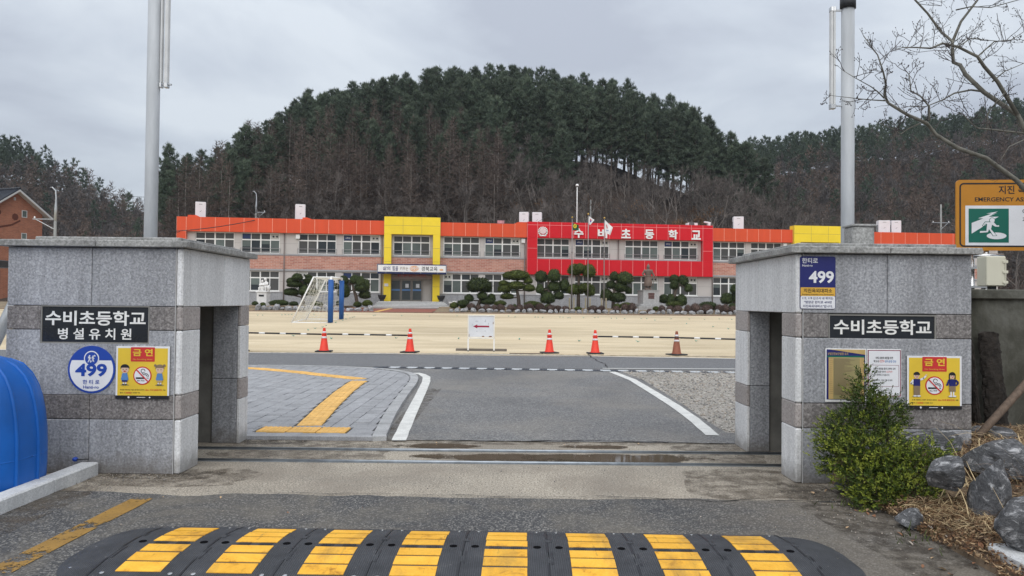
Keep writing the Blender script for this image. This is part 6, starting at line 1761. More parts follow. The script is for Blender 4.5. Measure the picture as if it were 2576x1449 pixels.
def larch(seed, h=15.0, nb=110, tw=26, w=.034, L0=.7, trunk=True):
    r_ = np.random.default_rng(seed); tb = TB(seed); tr = MB()
    lx = r_.uniform(-.3, .3)
    if trunk: tr.tube([(lx * t, 0, h * t) for t in np.linspace(0, 1, 6)], [.15 * (1 - t * .92) for t in np.linspace(0, 1, 6)], 6, False)
    for k in range(nb):
        t = .22 + .77 * (k / nb); az = k * 2.4 + r_.uniform(-.5, .5); q = (t - .22) / .78
        Lb = (2.3 * (1 - q) ** .8 + .25) * r_.uniform(.6, 1.15); d = unit(np.array([math.cos(az), math.sin(az), .12 + .5 * q + r_.uniform(-.15, .15)])); o = np.array([lx * t, 0, h * t])
        tb.spikes(o[None], d[None], np.array([[Lb]]), .035)
        n = max(4, int(tw * Lb / 2)); u = r_.uniform(.15, 1, n); P = o + d * Lb * u[:, None]
        D = unit(r_.normal(0, .6, (n, 3)) + d * .55 + np.array([0, 0, .35])); tb.spikes(P, D, L0 * r_.uniform(.4, 1.2, (n, 1)), w)
    return tr, tb
def bare(seed, h=12.0, dens=1.3, w=.030, trunk=True):
    r_ = np.random.default_rng(seed); tb = TB(seed); tr = MB()
    def grow(o, d, L, rad, lev):
        pts = [o]; dd = d
        for k in range(3): dd = unit(dd + r_.normal(0, .10, 3) + np.array([0, 0, .05])); pts.append(pts[-1] + dd * L / 3)
        if lev <= 2 and trunk: tr.tube(pts, [rad, rad * .85, rad * .7, rad * .55], 5 if lev == 0 else 3, False)
        else: tb.spikes(np.array(pts[:1]), unit(np.array([pts[-1] - pts[0]])), np.array([[L]]), max(w, rad))
        if lev == 4:
            n = int(6 * dens); u = r_.uniform(.2, 1, n); P = pts[0] + (pts[-1] - pts[0]) * u[:, None]
            tb.spikes(P, unit(r_.normal(0, .7, (n, 3)) + dd + np.array([0, 0, .2])), L * r_.uniform(.4, .9, (n, 1)), w * .8); return
        n = (3, 3, 3, 3)[lev] + (r_.random() < .35)
        for k in range(int(n)):
            s = r_.uniform(.55, 1) if lev else r_.uniform(.6, 1.0)
            i = min(2, int(s * 3)); p = pts[i] + (pts[i + 1] - pts[i]) * (s * 3 - i)
            nd = unit(dd + r_.normal(0, .42, 3) + np.array([0, 0, .12])); grow(p, nd, L * r_.uniform(.5, .72), rad * .5, lev + 1)
    grow(np.zeros(3), np.array([0, 0, 1.0]), h * .50, .15, 0)
    return tr, tb
def oakleaf(seed, h=6.0):
    tr, tb = bare(seed, h, .6); r_ = np.random.default_rng(seed + 50)
    A = tb.arr(); n = 700; P = A[r_.integers(0, len(A), n)]; P = P[P[:, 2] > h * .3]; n = len(P)
    lf = TB(seed); lf.spikes(P + r_.normal(0, .08, (n, 3)), unit(r_.normal(0, 1, (n, 3)) + np.array([0, 0, -.3])), r_.uniform(.14, .26, (n, 1)), .07)
    return tr, lf
def proto(fn, seeds, crown_mat, bark, *a, **k):
    out = []
    for s in seeds:
        tr, tb = fn(s, *a, **k); out.append((tr.mesh('trunk', bark), tb.mesh('crown', crown_mat)))
    return out
PINES = proto(pine, (1, 2, 3, 4, 5, 15, 16), M_PINE, M_PBARK)
PINES_T = proto(pine, (6, 7, 8, 17), M_PINE, M_PBARK, nb=48, low=.38)
LARCH = proto(larch, (11, 12, 13, 14), M_LARCH, M_BBARK)
BARES = proto(bare, (21, 22, 23, 24), M_BARE, M_BBARK)
OAKS = proto(oakleaf, (31, 32, 33), M_DEADL, M_BBARK)
hr = random.Random(77)
def plant(name, X, Y, z, protos, s, label, cat, group, sz=None):
    t = emp(name, (X, Y, z - .15), hr.uniform(0, 6.28), label, cat, group); t.scale = (s, s, sz or s)
    a, b = hr.choice(protos); link('trunk', a, t); link('crown', b, t)
    return t
def scatter(n, xr, yr, mind, seed, cond=lambda X, Y: True):
    r_ = random.Random(seed); out = []; tries = 0; grid = {}
    while len(out) < n and tries < n * 60:
        tries += 1; X, Y = r_.uniform(*xr), r_.uniform(*yr)
        if not cond(X, Y): continue
        gx, gy = int(X // mind), int(Y // mind)
        if all((X - a) ** 2 + (Y - b) ** 2 > mind * mind for i in (-1, 0, 1) for j in (-1, 0, 1) for a, b in grid.get((gx + i, gy + j), ())):
            out.append((X, Y)); grid.setdefault((gx, gy), []).append((X, Y))
    return out
PL = 'dark green pine tree standing on the wooded hill behind the school'; LL = 'leafless brown larch tree on the wooded hill behind the school'; BL = 'bare grey broadleaf tree on the wooded hill behind the school'; OL = 'small tree with withered tan leaves on the hill slope above the school'
# pines crown the ridge and its right-hand end
for X, Y in scatter(255, (-56, 37), (110, 133), 2.2, 1, lambda X, Y: X > -.45 * Y and Y > 113 + max(0, -X * .28) * (1 if X < -5 else 0) - max(0, X - 5) * .15 and Y > 113):
    plant('pine_tree', X, Y, hill_z(X, Y), PINES_T if X > 6 and Y > 114 and hr.random() < .55 else PINES, hr.uniform(.86, 1.04) * (.74 if X < -44 else .88 if X < -38 else 1), PL, 'pine tree', 'pine trees on the wooded hill')
for X, Y in scatter(30, (-18, 8), (103, 114), 3.4, 2): plant('pine_tree', X, Y, hill_z(X, Y), PINES, hr.uniform(.75, 1.0), PL, 'pine tree', 'pine trees on the wooded hill')
for X, Y, s in ((-42, 106, .75), (-38, 108, .8), (-34, 110, .9), (-28, 108, .9), (-25, 104, .8), (-22, 108, .9), (-19, 106, .85), (-29, 113, .95), (-24, 112, 1.0), (-40, 112, .85), (-36, 115, .9), (18, 124, .9), (22, 122, .85), (14, 121, .95), (26, 125, .85), (10, 123, .95), (30, 121, .8), (6, 119, .9), (20, 118, .8), (-36, 97, .85), (-33.5, 95.5, .8), (-31, 98, .95), (-35, 101, 1.0), (-50.0, 112, .72), (-48.5, 109, .66), (-48, 113, .78), (-51.5, 116, .72), (-51, 120, .8), (-50, 122, .82), (-13, 104, .9), (-10, 101, .8), (-46.5, 104, .8), (-45, 101, .75), (-47.5, 107, .9)): plant('pine_tree', X, Y, hill_z(X, Y), PINES, s, PL, 'pine tree', 'pine trees on the wooded hill')
for X, Y in scatter(150, (-60, -2), (91, 119), 2.4, 3, lambda X, Y: X > -.45 * Y and Y < 121 + X * .12 and not (X > -16 and Y > 110)): plant('larch_tree', X, Y, hill_z(X, Y), LARCH, hr.uniform(.70, 1.0) * (.8 if X < -42 else 1), LL, 'larch tree', 'leafless larches on the wooded hill')
for X, Y in scatter(16, (34, 60), (112, 128), 3.2, 4): plant('larch_tree', X, Y, hill_z(X, Y), LARCH, hr.uniform(.7, .95), LL, 'larch tree', 'leafless larches on the wooded hill')
for X, Y in scatter(235, (-30, 60), (88, 116), 2.1, 5, lambda X, Y: (X > -20 or Y < 98)): plant('bare_tree', X, Y, hill_z(X, Y), BARES, hr.uniform(.6, .92) * (.8 if 4 < X < 36 and Y > 102 else 1), BL, 'bare tree', 'bare broadleaf trees on the wooded hill')
for X, Y in scatter(46, (-22, 36), (88, 104), 2.0, 6): plant('withered_oak', X, Y, hill_z(X, Y), OAKS, hr.uniform(.55, 1.0), OL, 'oak tree', 'withered oaks on the hill slope')
# brushwood on the slope
r_ = np.random.default_rng(9); tb = TB(9); n = 9000
X_ = r_.uniform(-62, 55, n); Y_ = r_.uniform(87, 122, n); Z_ = np.array([hill_z(a, b) for a, b in zip(X_, Y_)])
tb.spikes(np.stack([X_, Y_, Z_ - .1], 1), unit(r_.normal(0, .35, (n, 3)) + np.array([0, 0, 1])), r_.uniform(.5, 2.6, (n, 1)), .022)
tag(link('brushwood', tb.mesh('brushwood', M_BARE)), 'thin bare brushwood covering the hill slope behind the school', 'brushwood', kind='stuff')
# far woods: one mass each
def far_woods(name, zf, xr, yr, n, seed, pine_line, label):
    lib = [[pine(s, 11, 24, 6, 8, .62, .10, .18, False)[1].arr() for s in (41, 42, 43, 44)], [larch(s, 11, 44, 14, .075, .9, False)[1].arr() for s in (51, 52)], [bare(s, 10, .8, .07, False)[1].arr() for s in (61, 62)]]
    out = []; idx = []; r_ = random.Random(seed)
    for X, Y in scatter(n, xr, yr, 2.5, seed):
        k = 0 if (pine_line(X, Y) + r_.uniform(-10, 10)) > 0 else (1 if r_.random() < .55 else 2)
        if r_.random() < .06: k = 0
        A = r_.choice(lib[k]); a = r_.uniform(0, 6.28); s = r_.uniform(.8, 1.05)
        B = np.stack([A[:, 0] * math.cos(a) - A[:, 1] * math.sin(a), A[:, 0] * math.sin(a) + A[:, 1] * math.cos(a), A[:, 2]], 1) * s + (X, Y, zf(X, Y) - .4)
        out.append(B); idx.append(np.full(len(B) // 3, k))
    V = np.concatenate(out)
    o = link(name, tri_mesh(name, V, np.arange(len(V)).reshape(-1, 3), [M_PINEF, M_LARCHF, M_BAREF], np.concatenate(idx)))
    return tag(o, label, 'woods', kind='stuff')
M_PINEF = foliage_mat('far_pine', (.034, .052, .038), (.060, .085, .058), (.095, .12, .078), .12, 0, False)
M_LARCHF = foliage_mat('far_larch', (.08, .058, .048), (.125, .092, .076), (.165, .125, .10), .12, 0, False)
M_BAREF = foliage_mat('far_bare', (.07, .062, .058), (.105, .094, .09), (.15, .135, .13), .12, 0, False)
far_woods('far_woods', right_z, (42, 165), (122, 224), 1350, 101, lambda X, Y: (Y - 197) - (X - 90) * .12, 'mixed pine and bare woods covering the hill on the right')
far_woods('far_woods', left_z, (-150, -62), (118, 206), 850, 102, lambda X, Y: (Y - 190) + (-X - 128) * .9, 'mixed pine and larch woods covering the hill on the left')
# ------------------------------------------------------------------ utility poles and wires
M_UP = pm('utility_pole_concrete', (.25, .25, .24), .8, .15, 1.5); M_WIRE = pm('wire_black', (.02, .02, .022), .6, .1)
def util_pole(x, ytop, Y, label, lamp, arms):
    t = yp(x, ytop, Y); zb = hill_z(t.x, Y) if Y > 85 else 0.6
    r_ = emp('utility_pole', (t.x, Y, zb - .2), 0, label, 'utility pole', 'utility poles around the school'); h = t.z - zb
    hp = h - (1.6 if lamp else 0)
    MB().tube([(0, 0, 0), (0, 0, hp)], [.15, .09], 10).build('pole', M_UP, r_, True)
    if lamp: MB().tube([(0, 0, hp - .9), (.02, 0, hp), (.03, 0, hp + .8), (-.02, 0, hp + 1.35), (-.28, 0, hp + 1.62), (-.45, 0, hp + 1.6)], [.11, .10, .055, .045, .045, .025], 8).build('lamp_arm', M_STEEL, r_, True)
    for z, l, dx in arms:
        a = bpy.data.objects.new('cross_arm', None); col.objects.link(a); a.parent = r_; a.location = (0, 0, h - z)
        MB().box(-l + dx, l + dx, -.03, .03, -.03, .03).build('arm_bar', M_STEEL, a)
        MB().tube([(dx + l * .8 * (1 if dx >= 0 else -1), 0, 0), (0, 0, -.8)], .03, 5).build('brace', M_STEEL, a)
        for sx in (-1, 1): MB().lathe([(.05, .05), (.06, .12), (.03, .2)], 8, (dx + sx * l * .85, 0, 0)).build('insulator', M_WHITE, a, True)
    return Vector((t.x, Y, t.z))
P1 = util_pole(141, 465, 58, 'utility pole with a curved lamp beside the brick house', True, [(2.4, .9, -.8), (4.2, .6, .3), (6.5, .35, 0)])
P2 = util_pole(645, 477, 88, 'utility pole with a curved lamp behind the orange roof', True, [(2.4, .55, .5)])
P3 = util_pole(1486, 498, 92, 'plain pale utility pole behind the flagpoles', False, [])
P4 = util_pole(2367, 510, 92, 'utility pole with a cross arm right of the lamp pole', False, [(2.2, 1.1, .0)])
def wire(a, b, sag, label, r=.018):
    P = [a.lerp(b, k / 16) - Vector((0, 0, sag * 4 * (k / 16) * (1 - k / 16))) for k in range(17)]
    c = P[0].copy(); m = MB().tube([p - c for p in P], r, 4, False)
    tag(m.build('overhead_wire', M_WIRE, None, loc=c), label, 'wire', 'overhead wires')
wire(P2, Vector((P1.x - 8, 70, P1.z + 2)), 1.2, 'thin overhead wire from the pole behind the orange roof to the left'); wire(P2, P3 + Vector((0, 0, -3)), 2.5, 'thin overhead wire from the pole behind the orange roof to the right')
wire(P1 - Vector((0, 0, 4.4)), fworld(.3, -.4, 7.6), .8, 'overhead wire from the pole by the brick house to the school', .022)
wire(P1 - Vector((0, 0, 2.4)), Vector((-26, 95, 14)), .6, 'thin overhead wire crossing in front of the left hill'); wire(P3 - Vector((0, 0, 1)), P4 - Vector((0, 0, 2)), 1.0, 'thin overhead wire between the two poles behind the school')
wire(fworld(6.8, -.42, 8.75), fworld(.1, -2.5, 7.4), .15, 'short dark cable slanting across the orange parapet', .035)

# ------------------------------------------------------------------ brick house on the left
M_HBRICK = brick_mat('brick_orange', (.27, .078, .038), (.38, .125, .060), (.33, .19, .13), 1.0, .34, .095); M_HROOF = pm('roof_tile_black', (.022, .026, .036), .35, .25, 2.5); M_FASC = pm('fascia_white', (.52, .52, .51), .5, .05); M_MURAL = pm('brick_mural_brown', (.10, .028, .016), .85, .2, 3)
def house():
    Yc = 90.0
    c = yp(106, 580, Yc)                       # right-hand corner of the gable wall
    ang = R(66)
    r_ = emp('brick_house', (c.x, c.y, 0), ang, 'orange brick house with a black tiled roof at the left edge', 'house')
    # local x runs along the gable wall towards its right end (0), y into the house
    W = 6.4; zr = yp(106, 537, Yc).z
    apex = zr + 2.3; D = 9.0
    poly = [(-W, -.3), (0, -.3), (0, zr), (-W / 2, apex - .15), (-W, zr)]
    MB().prism(poly, 0, D).build('wall', M_HBRICK, r_)
    ov = .75; sl = (apex - zr) / (W / 2)
    for sx in (-1, 1):
        x_e = -W / 2 + sx * (W / 2 + ov); z_e = apex - sl * (W / 2 + ov)
        n = Vector((sx * sl, 0, 1)).normalized()
        m = MB(); m.add([(-W / 2, -ov, apex + .02), (x_e, -ov, z_e + .02), (x_e, D + ov, z_e + .02), (-W / 2, D + ov, apex + .02), (-W / 2, -ov, apex + .16), (x_e, -ov, z_e + .16), (x_e, D + ov, z_e + .16), (-W / 2, D + ov, apex + .16)], [(0, 1, 2, 3), (4, 7, 6, 5), (0, 4, 5, 1), (1, 5, 6, 2), (2, 6, 7, 3)])
        rf = m.build('roof_slope', M_HROOF, r_)
        rib = MB()
        for k in range(26):
            y = -ov + .15 + k * (D + 2 * ov - .3) / 25
            rib.tube([(-W / 2, y, apex + .17), (x_e, y, z_e + .17)], .055, 6)
        rib.build('tile_rolls', M_HROOF, rf, True)
        f = MB(); f.add([(-W / 2, -ov - .03, apex - .12), (x_e, -ov - .03, z_e - .12), (x_e, -ov - .03, z_e + .04), (-W / 2, -ov - .03, apex + .04), (-W / 2, -ov, apex - .22), (x_e, -ov, z_e - .22), (x_e, -ov, z_e + .04), (-W / 2, -ov, apex + .04)], [(0, 1, 2, 3), (0, 4, 5, 1), (1, 5, 6, 2)]); f.build('fascia', M_FASC, r_)
        MB().add([(-W / 2, -ov, apex - .2), (x_e, -ov, z_e - .2), (x_e, D + ov, z_e - .2), (-W / 2, D + ov, apex - .2)], [(0, 1, 2, 3)]).build('soffit', M_FASC, r_)
    MB().tube([(-W / 2, -ov, apex + .2), (-W / 2, D + ov, apex + .2)], .13, 8).build('ridge_tiles', M_HROOF, r_, True)
    for x, z, w, h in ((-2.15, zr - .3, .62, .82), (-2.15, zr - 2.85, .62, .72), (-3.3, apex - 1.0, .22, .32)):
        o = bpy.data.objects.new('window', None); col.objects.link(o); o.parent = r_; o.location = (x, 0, z)
        m = MB(); m.box(-w / 2, w / 2, -.05, .02, -h / 2, -h / 2 + .07); m.box(-w / 2, w / 2, -.05, .02, h / 2 - .07, h / 2); m.box(-w / 2, -w / 2 + .07, -.05, .02, -h / 2 + .07, h / 2 - .07); m.box(w / 2 - .07, w / 2, -.05, .02, -h / 2 + .07, h / 2 - .07)
        m.build('frame', M_FASC, o); MB().box(-w / 2 + .07, w / 2 - .07, -.012, .0, -h / 2 + .07, h / 2 - .07).build('pane', M_GL[2], o)
    mu = []
    tz = zr - 1.2
    for q in ([(-5.3, tz - 4), (-5.15, tz - 4), (-5.1, tz + 1.3), (-5.3, tz + 1.3)], bar(-5.2, tz - .9, -3.6, tz - .5, .22), bar(-3.6, tz - .5, -2.6, tz + .1, .2), bar(-5.2, tz - 1.5, -6.2, tz - 2.6, .25), bar(-5.2, tz - 1.6, -4.6, tz - 2.8, .2)): mu.append(q)
    for x, z, r0 in ((-3.2, tz + .45, .38), (-5.5, tz + .95, .34), (-5.0, tz + .8, .25), (-5.9, tz - 2.0, .42), (-4.7, tz - 2.4, .3)): mu.append(oval(x, z, r0, r0 * 1.1, 7))
    flats('brick_mural', mu, M_MURAL, r_, -.012)
house()
# low dark shed wall and leaning pipe seen past the left edge of the pillar
sh = emp('shed_wall', (-9.2, 11.2, 0), R(4), 'dark grey shed wall behind the left edge of the left pillar', 'shed')
MB().box(-4, 1.6, 0, .12, 0, 1.95).build('wall_panel', M_CONC_D, sh); MB().box(-4.2, 1.8, -.25, .3, 1.96, 2.06, .01).build('roof_edge', M_POT, sh)
dp = emp('leaning_pipe', (-6.9, 10.2, 0), 0, 'grey pipe leaning against the dark shed wall', 'pipe')
MB().tube([(0, 0, .8), (.18, .05, 1.25), (.38, .1, 1.75)], .075, 10).build('pipe', M_STEEL, dp, True)

# ------------------------------------------------------------------ right side: wall, cabinet, sign board
def oldwall():
    m, nt, b = nodes_of('old_wall_concrete')
    v = wpos(nt); n = noise_t(nt, v, 1.6, 7, .68, .6); f = noise_t(nt, v, 9, 6, .7)
    c = ramp(nt, n, [(.3, (.028, .027, .021)), (.5, (.085, .084, .070)), (.72, (.19, .19, .175))])
    s = noise_t(nt, wpos(nt, (1, 1, .2)), 4, 5, .6); c = mixc(nt, 1.0, c, ramp(nt, s, [(.35, (.5, .5, .42)), (.6, (1, 1, 1))]), 'MULTIPLY')
    nt.links.new(c, b.inputs['Base Color']); b.inputs['Roughness'].default_value = .9; bumpn(nt, b, f, .5, .02)
    return m
M_OLD = oldwall()
wl = emp('boundary_wall', (3.9, 7.75, 0), R(-1), 'old stained concrete boundary wall right of the right pillar', 'wall')
MB().box(0.08, 8, 0, .2, 0, 1.60).build('wall', M_OLD, wl); MB().box(0.06, 8.02, -.05, .25, 1.602, 1.70, .01).build('coping', M_OLD, wl)
M_SHEET = pm('dark_sheet', (.035, .04, .04), .6, .3, 3)
MB().box(.09, .50, -.045, -.015, 0, .72).build('dark_sheet', M_SHEET, wl)
M_CAB = pm('cabinet_cream', (.60, .58, .47), .5, .06, 3)
cb = emp('electric_cabinet', (4.98, 8.0, 1.703), 0, 'cream electric cabinet standing on the boundary wall', 'cabinet')
a, b = yp(2480, 644, 8.0), yp(2531, 727, 8.0); w = b.x - a.x; h = a.z - b.z
cb.location = ((a.x + b.x) / 2, 8.0, 1.72)
h = a.z - 1.72
MB().box(-w / 2, w / 2, 0, .16, .02, h, .008).build('case', M_CAB, cb); MB().box(-w / 2 - .004, w / 2 - .025, -.02, -.002, .025, h - .005, .006).build('door', M_CAB, cb)
for z in (.06, h * .5, h - .06):
    MB().box(w / 2 - .05, w / 2 + .006, -.03, -.021, z - .015, z + .015, .004).build('hinge', M_CAB, cb)
MB().tube([(w / 2 - .02, -.026, .03), (w / 2 - .02, -.026, h - .03)], .005, 6).build('hinge_rod', M_CAB, cb); MB().box(-.03, .03, .04, .1, -.02, .02).build('foot', M_BLACK, cb)
sg = emp('assembly_sign', (5.2, 8.9, 0), R(-5), 'large orange emergency assembly sign board behind the right pillar', 'sign board')
tl_, bl_ = yp(2404, 453, 8.9), yp(2404, 630, 8.9)
sg.location = (tl_.x, 8.9, 0); zt, zb = tl_.z, bl_.z; hS = zt - zb; wS = hS * 1.55
MB().prism(rrect(0, wS, zb, zt, .045), -.012, .012).build('board', M_ORANGE, sg)
def rr_ring(mb, x0, x1, z0, z1, r, w, y):
    A = rrect(x0, x1, z0, z1, r, 6); B = rrect(x0 + w, x1 - w, z0 + w, z1 - w, max(.005, r - w), 6)
    for i in range(len(A)): j = (i + 1) % len(A); mb.flat([A[i], A[j], B[j], B[i]], y)
    return mb
rr_ring(MB(), .035, wS - .035, zb + .04, zt - .035, .05, .018, -.0135).build('black_rule', M_BLK, sg)
k = hS / 1260.0                                   # the board was measured 1260 units tall
X_ = lambda x: (x - 195) * k; Z_ = lambda z: zt - (z - 85) * k
flats('white_field', [rect(X_(350), wS - .07, Z_(1255), Z_(545))], M_SIGNW, sg, -.0135)
flats('green_panel', [rect(X_(405), X_(1085), Z_(1205), Z_(600))], M_GREEN, sg, -.015)
P_ = lambda pts: [(X_(a), Z_(b)) for a, b in pts]
flats('pictogram', [P_([(455, 1045), (455, 855), (655, 775), (565, 772), (800, 690), (705, 688), (900, 650), (780, 715), (890, 675), (740, 745), (915, 745), (830, 790), (680, 900)])], M_SIGNW, sg, -.0165)
flats('pictogram_ground', [P_([(a, b) for a, b in oval(877, 1085, 168, 60, 28)])], M_SIGNW, sg, -.0165)
flats('pictogram_runner_edge', [P_(oval(803, 808, 50, 50, 20)), P_([(680, 830), (830, 830), (880, 890), (925, 882), (925, 930), (850, 930), (800, 900), (790, 960), (890, 1085), (815, 1090), (740, 985), (740, 1025), (580, 1040), (590, 990), (690, 990), (700, 880), (690, 880), (655, 925), (630, 905)])], M_GREEN, sg, -.0172)
flats('pictogram_runner', [P_(oval(803, 808, 42, 42, 20)), P_([(684, 842), (828, 842), (878, 900), (918, 894), (918, 922), (852, 920), (800, 886), (782, 965), (876, 1080), (820, 1082), (748, 965), (730, 1020), (592, 1032), (598, 1000), (705, 997), (716, 872), (686, 872), (656, 912), (640, 902)])], M_SIGNW, sg, -.018)
text('lettering', '지진 옥외대피장소', M_BLK, sg, X_(1500), Z_(265), (1500 - 915) * 2 * k, 150 * k, -.0135, .02)
text('lettering', 'EMERGENCY ASSEMBLY AREA', M_BLK, sg, X_(1280), Z_(435), (1280 - 512) * 2 * k, 75 * k, -.0135, .016)
text('lettering', '이곳은', M_BLK, sg, X_(1465), Z_(650), 300 * k, 85 * k, -.015, .014); text('lettering', '지진시', M_BLK, sg, X_(1465), Z_(795), 300 * k, 85 * k, -.015, .014)
for x in (.35, wS - .25): MB().tube([(x, .05, 0), (x, .05, zt - .05)], .045, 14).build('post', M_STAIN, sg, True)
MB().tube([(.17, -.04, zb - .065), (.50, -.04, zb - .065)], .028, 12).build('clamp_bar', M_STAIN, sg, True)
MB().tube([(.20, .05, 0), (.20, .05, zb - .03)], .03, 12).build('conduit', M_STAIN, sg, True)
for z in (zb - .2, zb - .42): MB().box(.14, .40, -.02, .1, z - .012, z + .012).build('strap', M_STAIN, sg)
# leaning bark slabs
M_BARKD = pm('rough_bark_dark', (.022, .018, .015), .95, .6, 14, bump=1.0, bscale=30)
def bark_slab(x0, x1, ytop, Y, label):
    a, b = yp(x0, ytop, Y), yp(x1, ytop, Y)
    r_ = emp('bark_slab', ((a.x + b.x) / 2, Y, .2), 0, label, 'bark slab', 'bark slabs against the wall'); w = (b.x - a.x) / 2; h = a.z - .2
    m = MB(); n = 22; k = 60
    for j in range(k + 1):
        t = j / k; ww = w * (1.18 - .18 * t) * (.5 if j == k else 1)
        for i in range(n):
            an = 2 * PI * i / n; g = 1 + .22 * noise.noise(Vector((math.cos(an) * 5, math.sin(an) * 5, t * 13 + w * 50))) + .14 * noise.noise(Vector((an * 4, t * 30, w)))
            m.v.append((ww * g * math.cos(an) + .03 * (1 - t), .05 * g * math.sin(an) + .12 * t, h * t))
    for j in range(k):
        for i in range(n): m.f.append((j * n + i, j * n + (i + 1) % n, (j + 1) * n + (i + 1) % n, (j + 1) * n + i))
    m.f.append(tuple(range(k * n, k * n + n)))
    m.build('slab', M_BARKD, r_)
bark_slab(2447, 2462, 853, 7.45, 'short dark rough bark slab beside the right pillar'); bark_slab(2480, 2530, 835, 7.5, 'taller dark rough bark slab leaning on the boundary wall')
a, b = gp(2466, 1092, .42), yp(2590, 955, 7.1)
pl = emp('wooden_pole', (a.x, a.y, a.z), 0, 'brown wooden pole leaning from the rockery at the right edge', 'wooden pole')
d = b - a; MB().tube([-d * .05, d * .3, d * .7, d * 1.6], [.032, .034, .035, .038], 10).build('shaft', M_WOOD, pl, True)

# ------------------------------------------------------------------ rockery
def mound_z(X, Y):
    e = max(0, min(1, (X - 2.72 - .05 * max(0, Y - 5)) / 1.25)); n = max(0, min(1, (7.6 - Y) / .4 + .6))
    return .02 + .34 * e ** .8 * max(.35, min(1, (Y - 3.6) / 2.6)) + .05 * noise.noise(Vector((X * 2, Y * 2, 0)))
M_MOUND = pm('dry_earth', (.12, .085, .055), .95, .5, 5, bump=.8, bscale=30)
m = MB(); nx, ny = 34, 34
for j in range(ny + 1):
    for i in range(nx + 1):
        Y = 3.0 + 4.7 * j / ny; X = 2.74 + 4.5 * (i / nx) ** 1.3
        if Y > 6.58 and X < 3.98: z = .30
        else: z = mound_z(X, Y)
        m.v.append((X, Y, z if i else -.02))
for j in range(ny):
    for i in range(nx): a = j * (nx + 1) + i; m.f.append((a, a + 1, a + nx + 2, a + nx + 1))
struct(m.build('planting_mound', M_MOUND, None, True))
RN = [rock_mesh(M_ROCKN, s + 20, 4, .30) for s in range(4)]
def brock(x, y, Y, rx, rz, seed, rot, label, ry=None):
    c = yp(x, y, Y); ppm = F / Y; o = link('rockery_boulder', RN[seed % 4], None, c, rot, (rx / ppm, (ry or rx) / ppm, rz / ppm)); return tag(o, label, 'rock', 'boulders of the rockery')
brock(2385, 1196, 5.45, 66, 54, 0, (.1, .1, .4), 'rounded dark boulder with white streaks right of the shrub', 40)
brock(2482, 1252, 5.25, 112, 104, 1, (.2, -.1, 1.2), 'largest grey veined boulder in the rockery', 46)
brock(2580, 1330, 4.5, 72, 86, 2, (0, .1, 2.1), 'dark boulder with a white patch at the right edge')
brock(2525, 1150, 5.9, 92, 52, 3, (.1, 0, .2), 'low grey boulder half covered by dead grass')
brock(2345, 1112, 6.3, 82, 34, 1, (0, .05, 2.6), 'flat dark slab rock at the foot of the right pillar', 26)
brock(2358, 1133, 6.2, 34, 18, 2, (0, 0, .4), 'small grey rock between the slab rock and the shrub')
brock(2500, 1094, 6.9, 72, 22, 0, (0, .05, 0), 'flat pale rock under the wooden pole')
brock(2290, 1305, 5.3, 34, 34, 3, (.4, .2, 1), 'small dark stone at the lower edge of the rockery')
brock(2128, 1225, 6.25, 28, 20, 2, (.2, .4, 1.9), 'grey stone under the left side of the shrub')
brock(2575, 1190, 5.7, 56, 44, 0, (.4, .2, 1.9), 'grey boulder among brown twigs at the right edge')
brock(2225, 1265, 5.85, 26, 18, 1, (0, 0, 2.9), 'low stone hidden under the front of the shrub')
kb = emp('rockery_kerb', (2.92, 0, 0), R(0), 'pale granite kerb at the lower right corner', 'kerb')
for a, b_ in ((3.0, 3.62), (3.625, 4.62)): MB().box(-.075, .075, a, b_, -.05, .115, .015).build('kerbstone', M_KERB, kb)
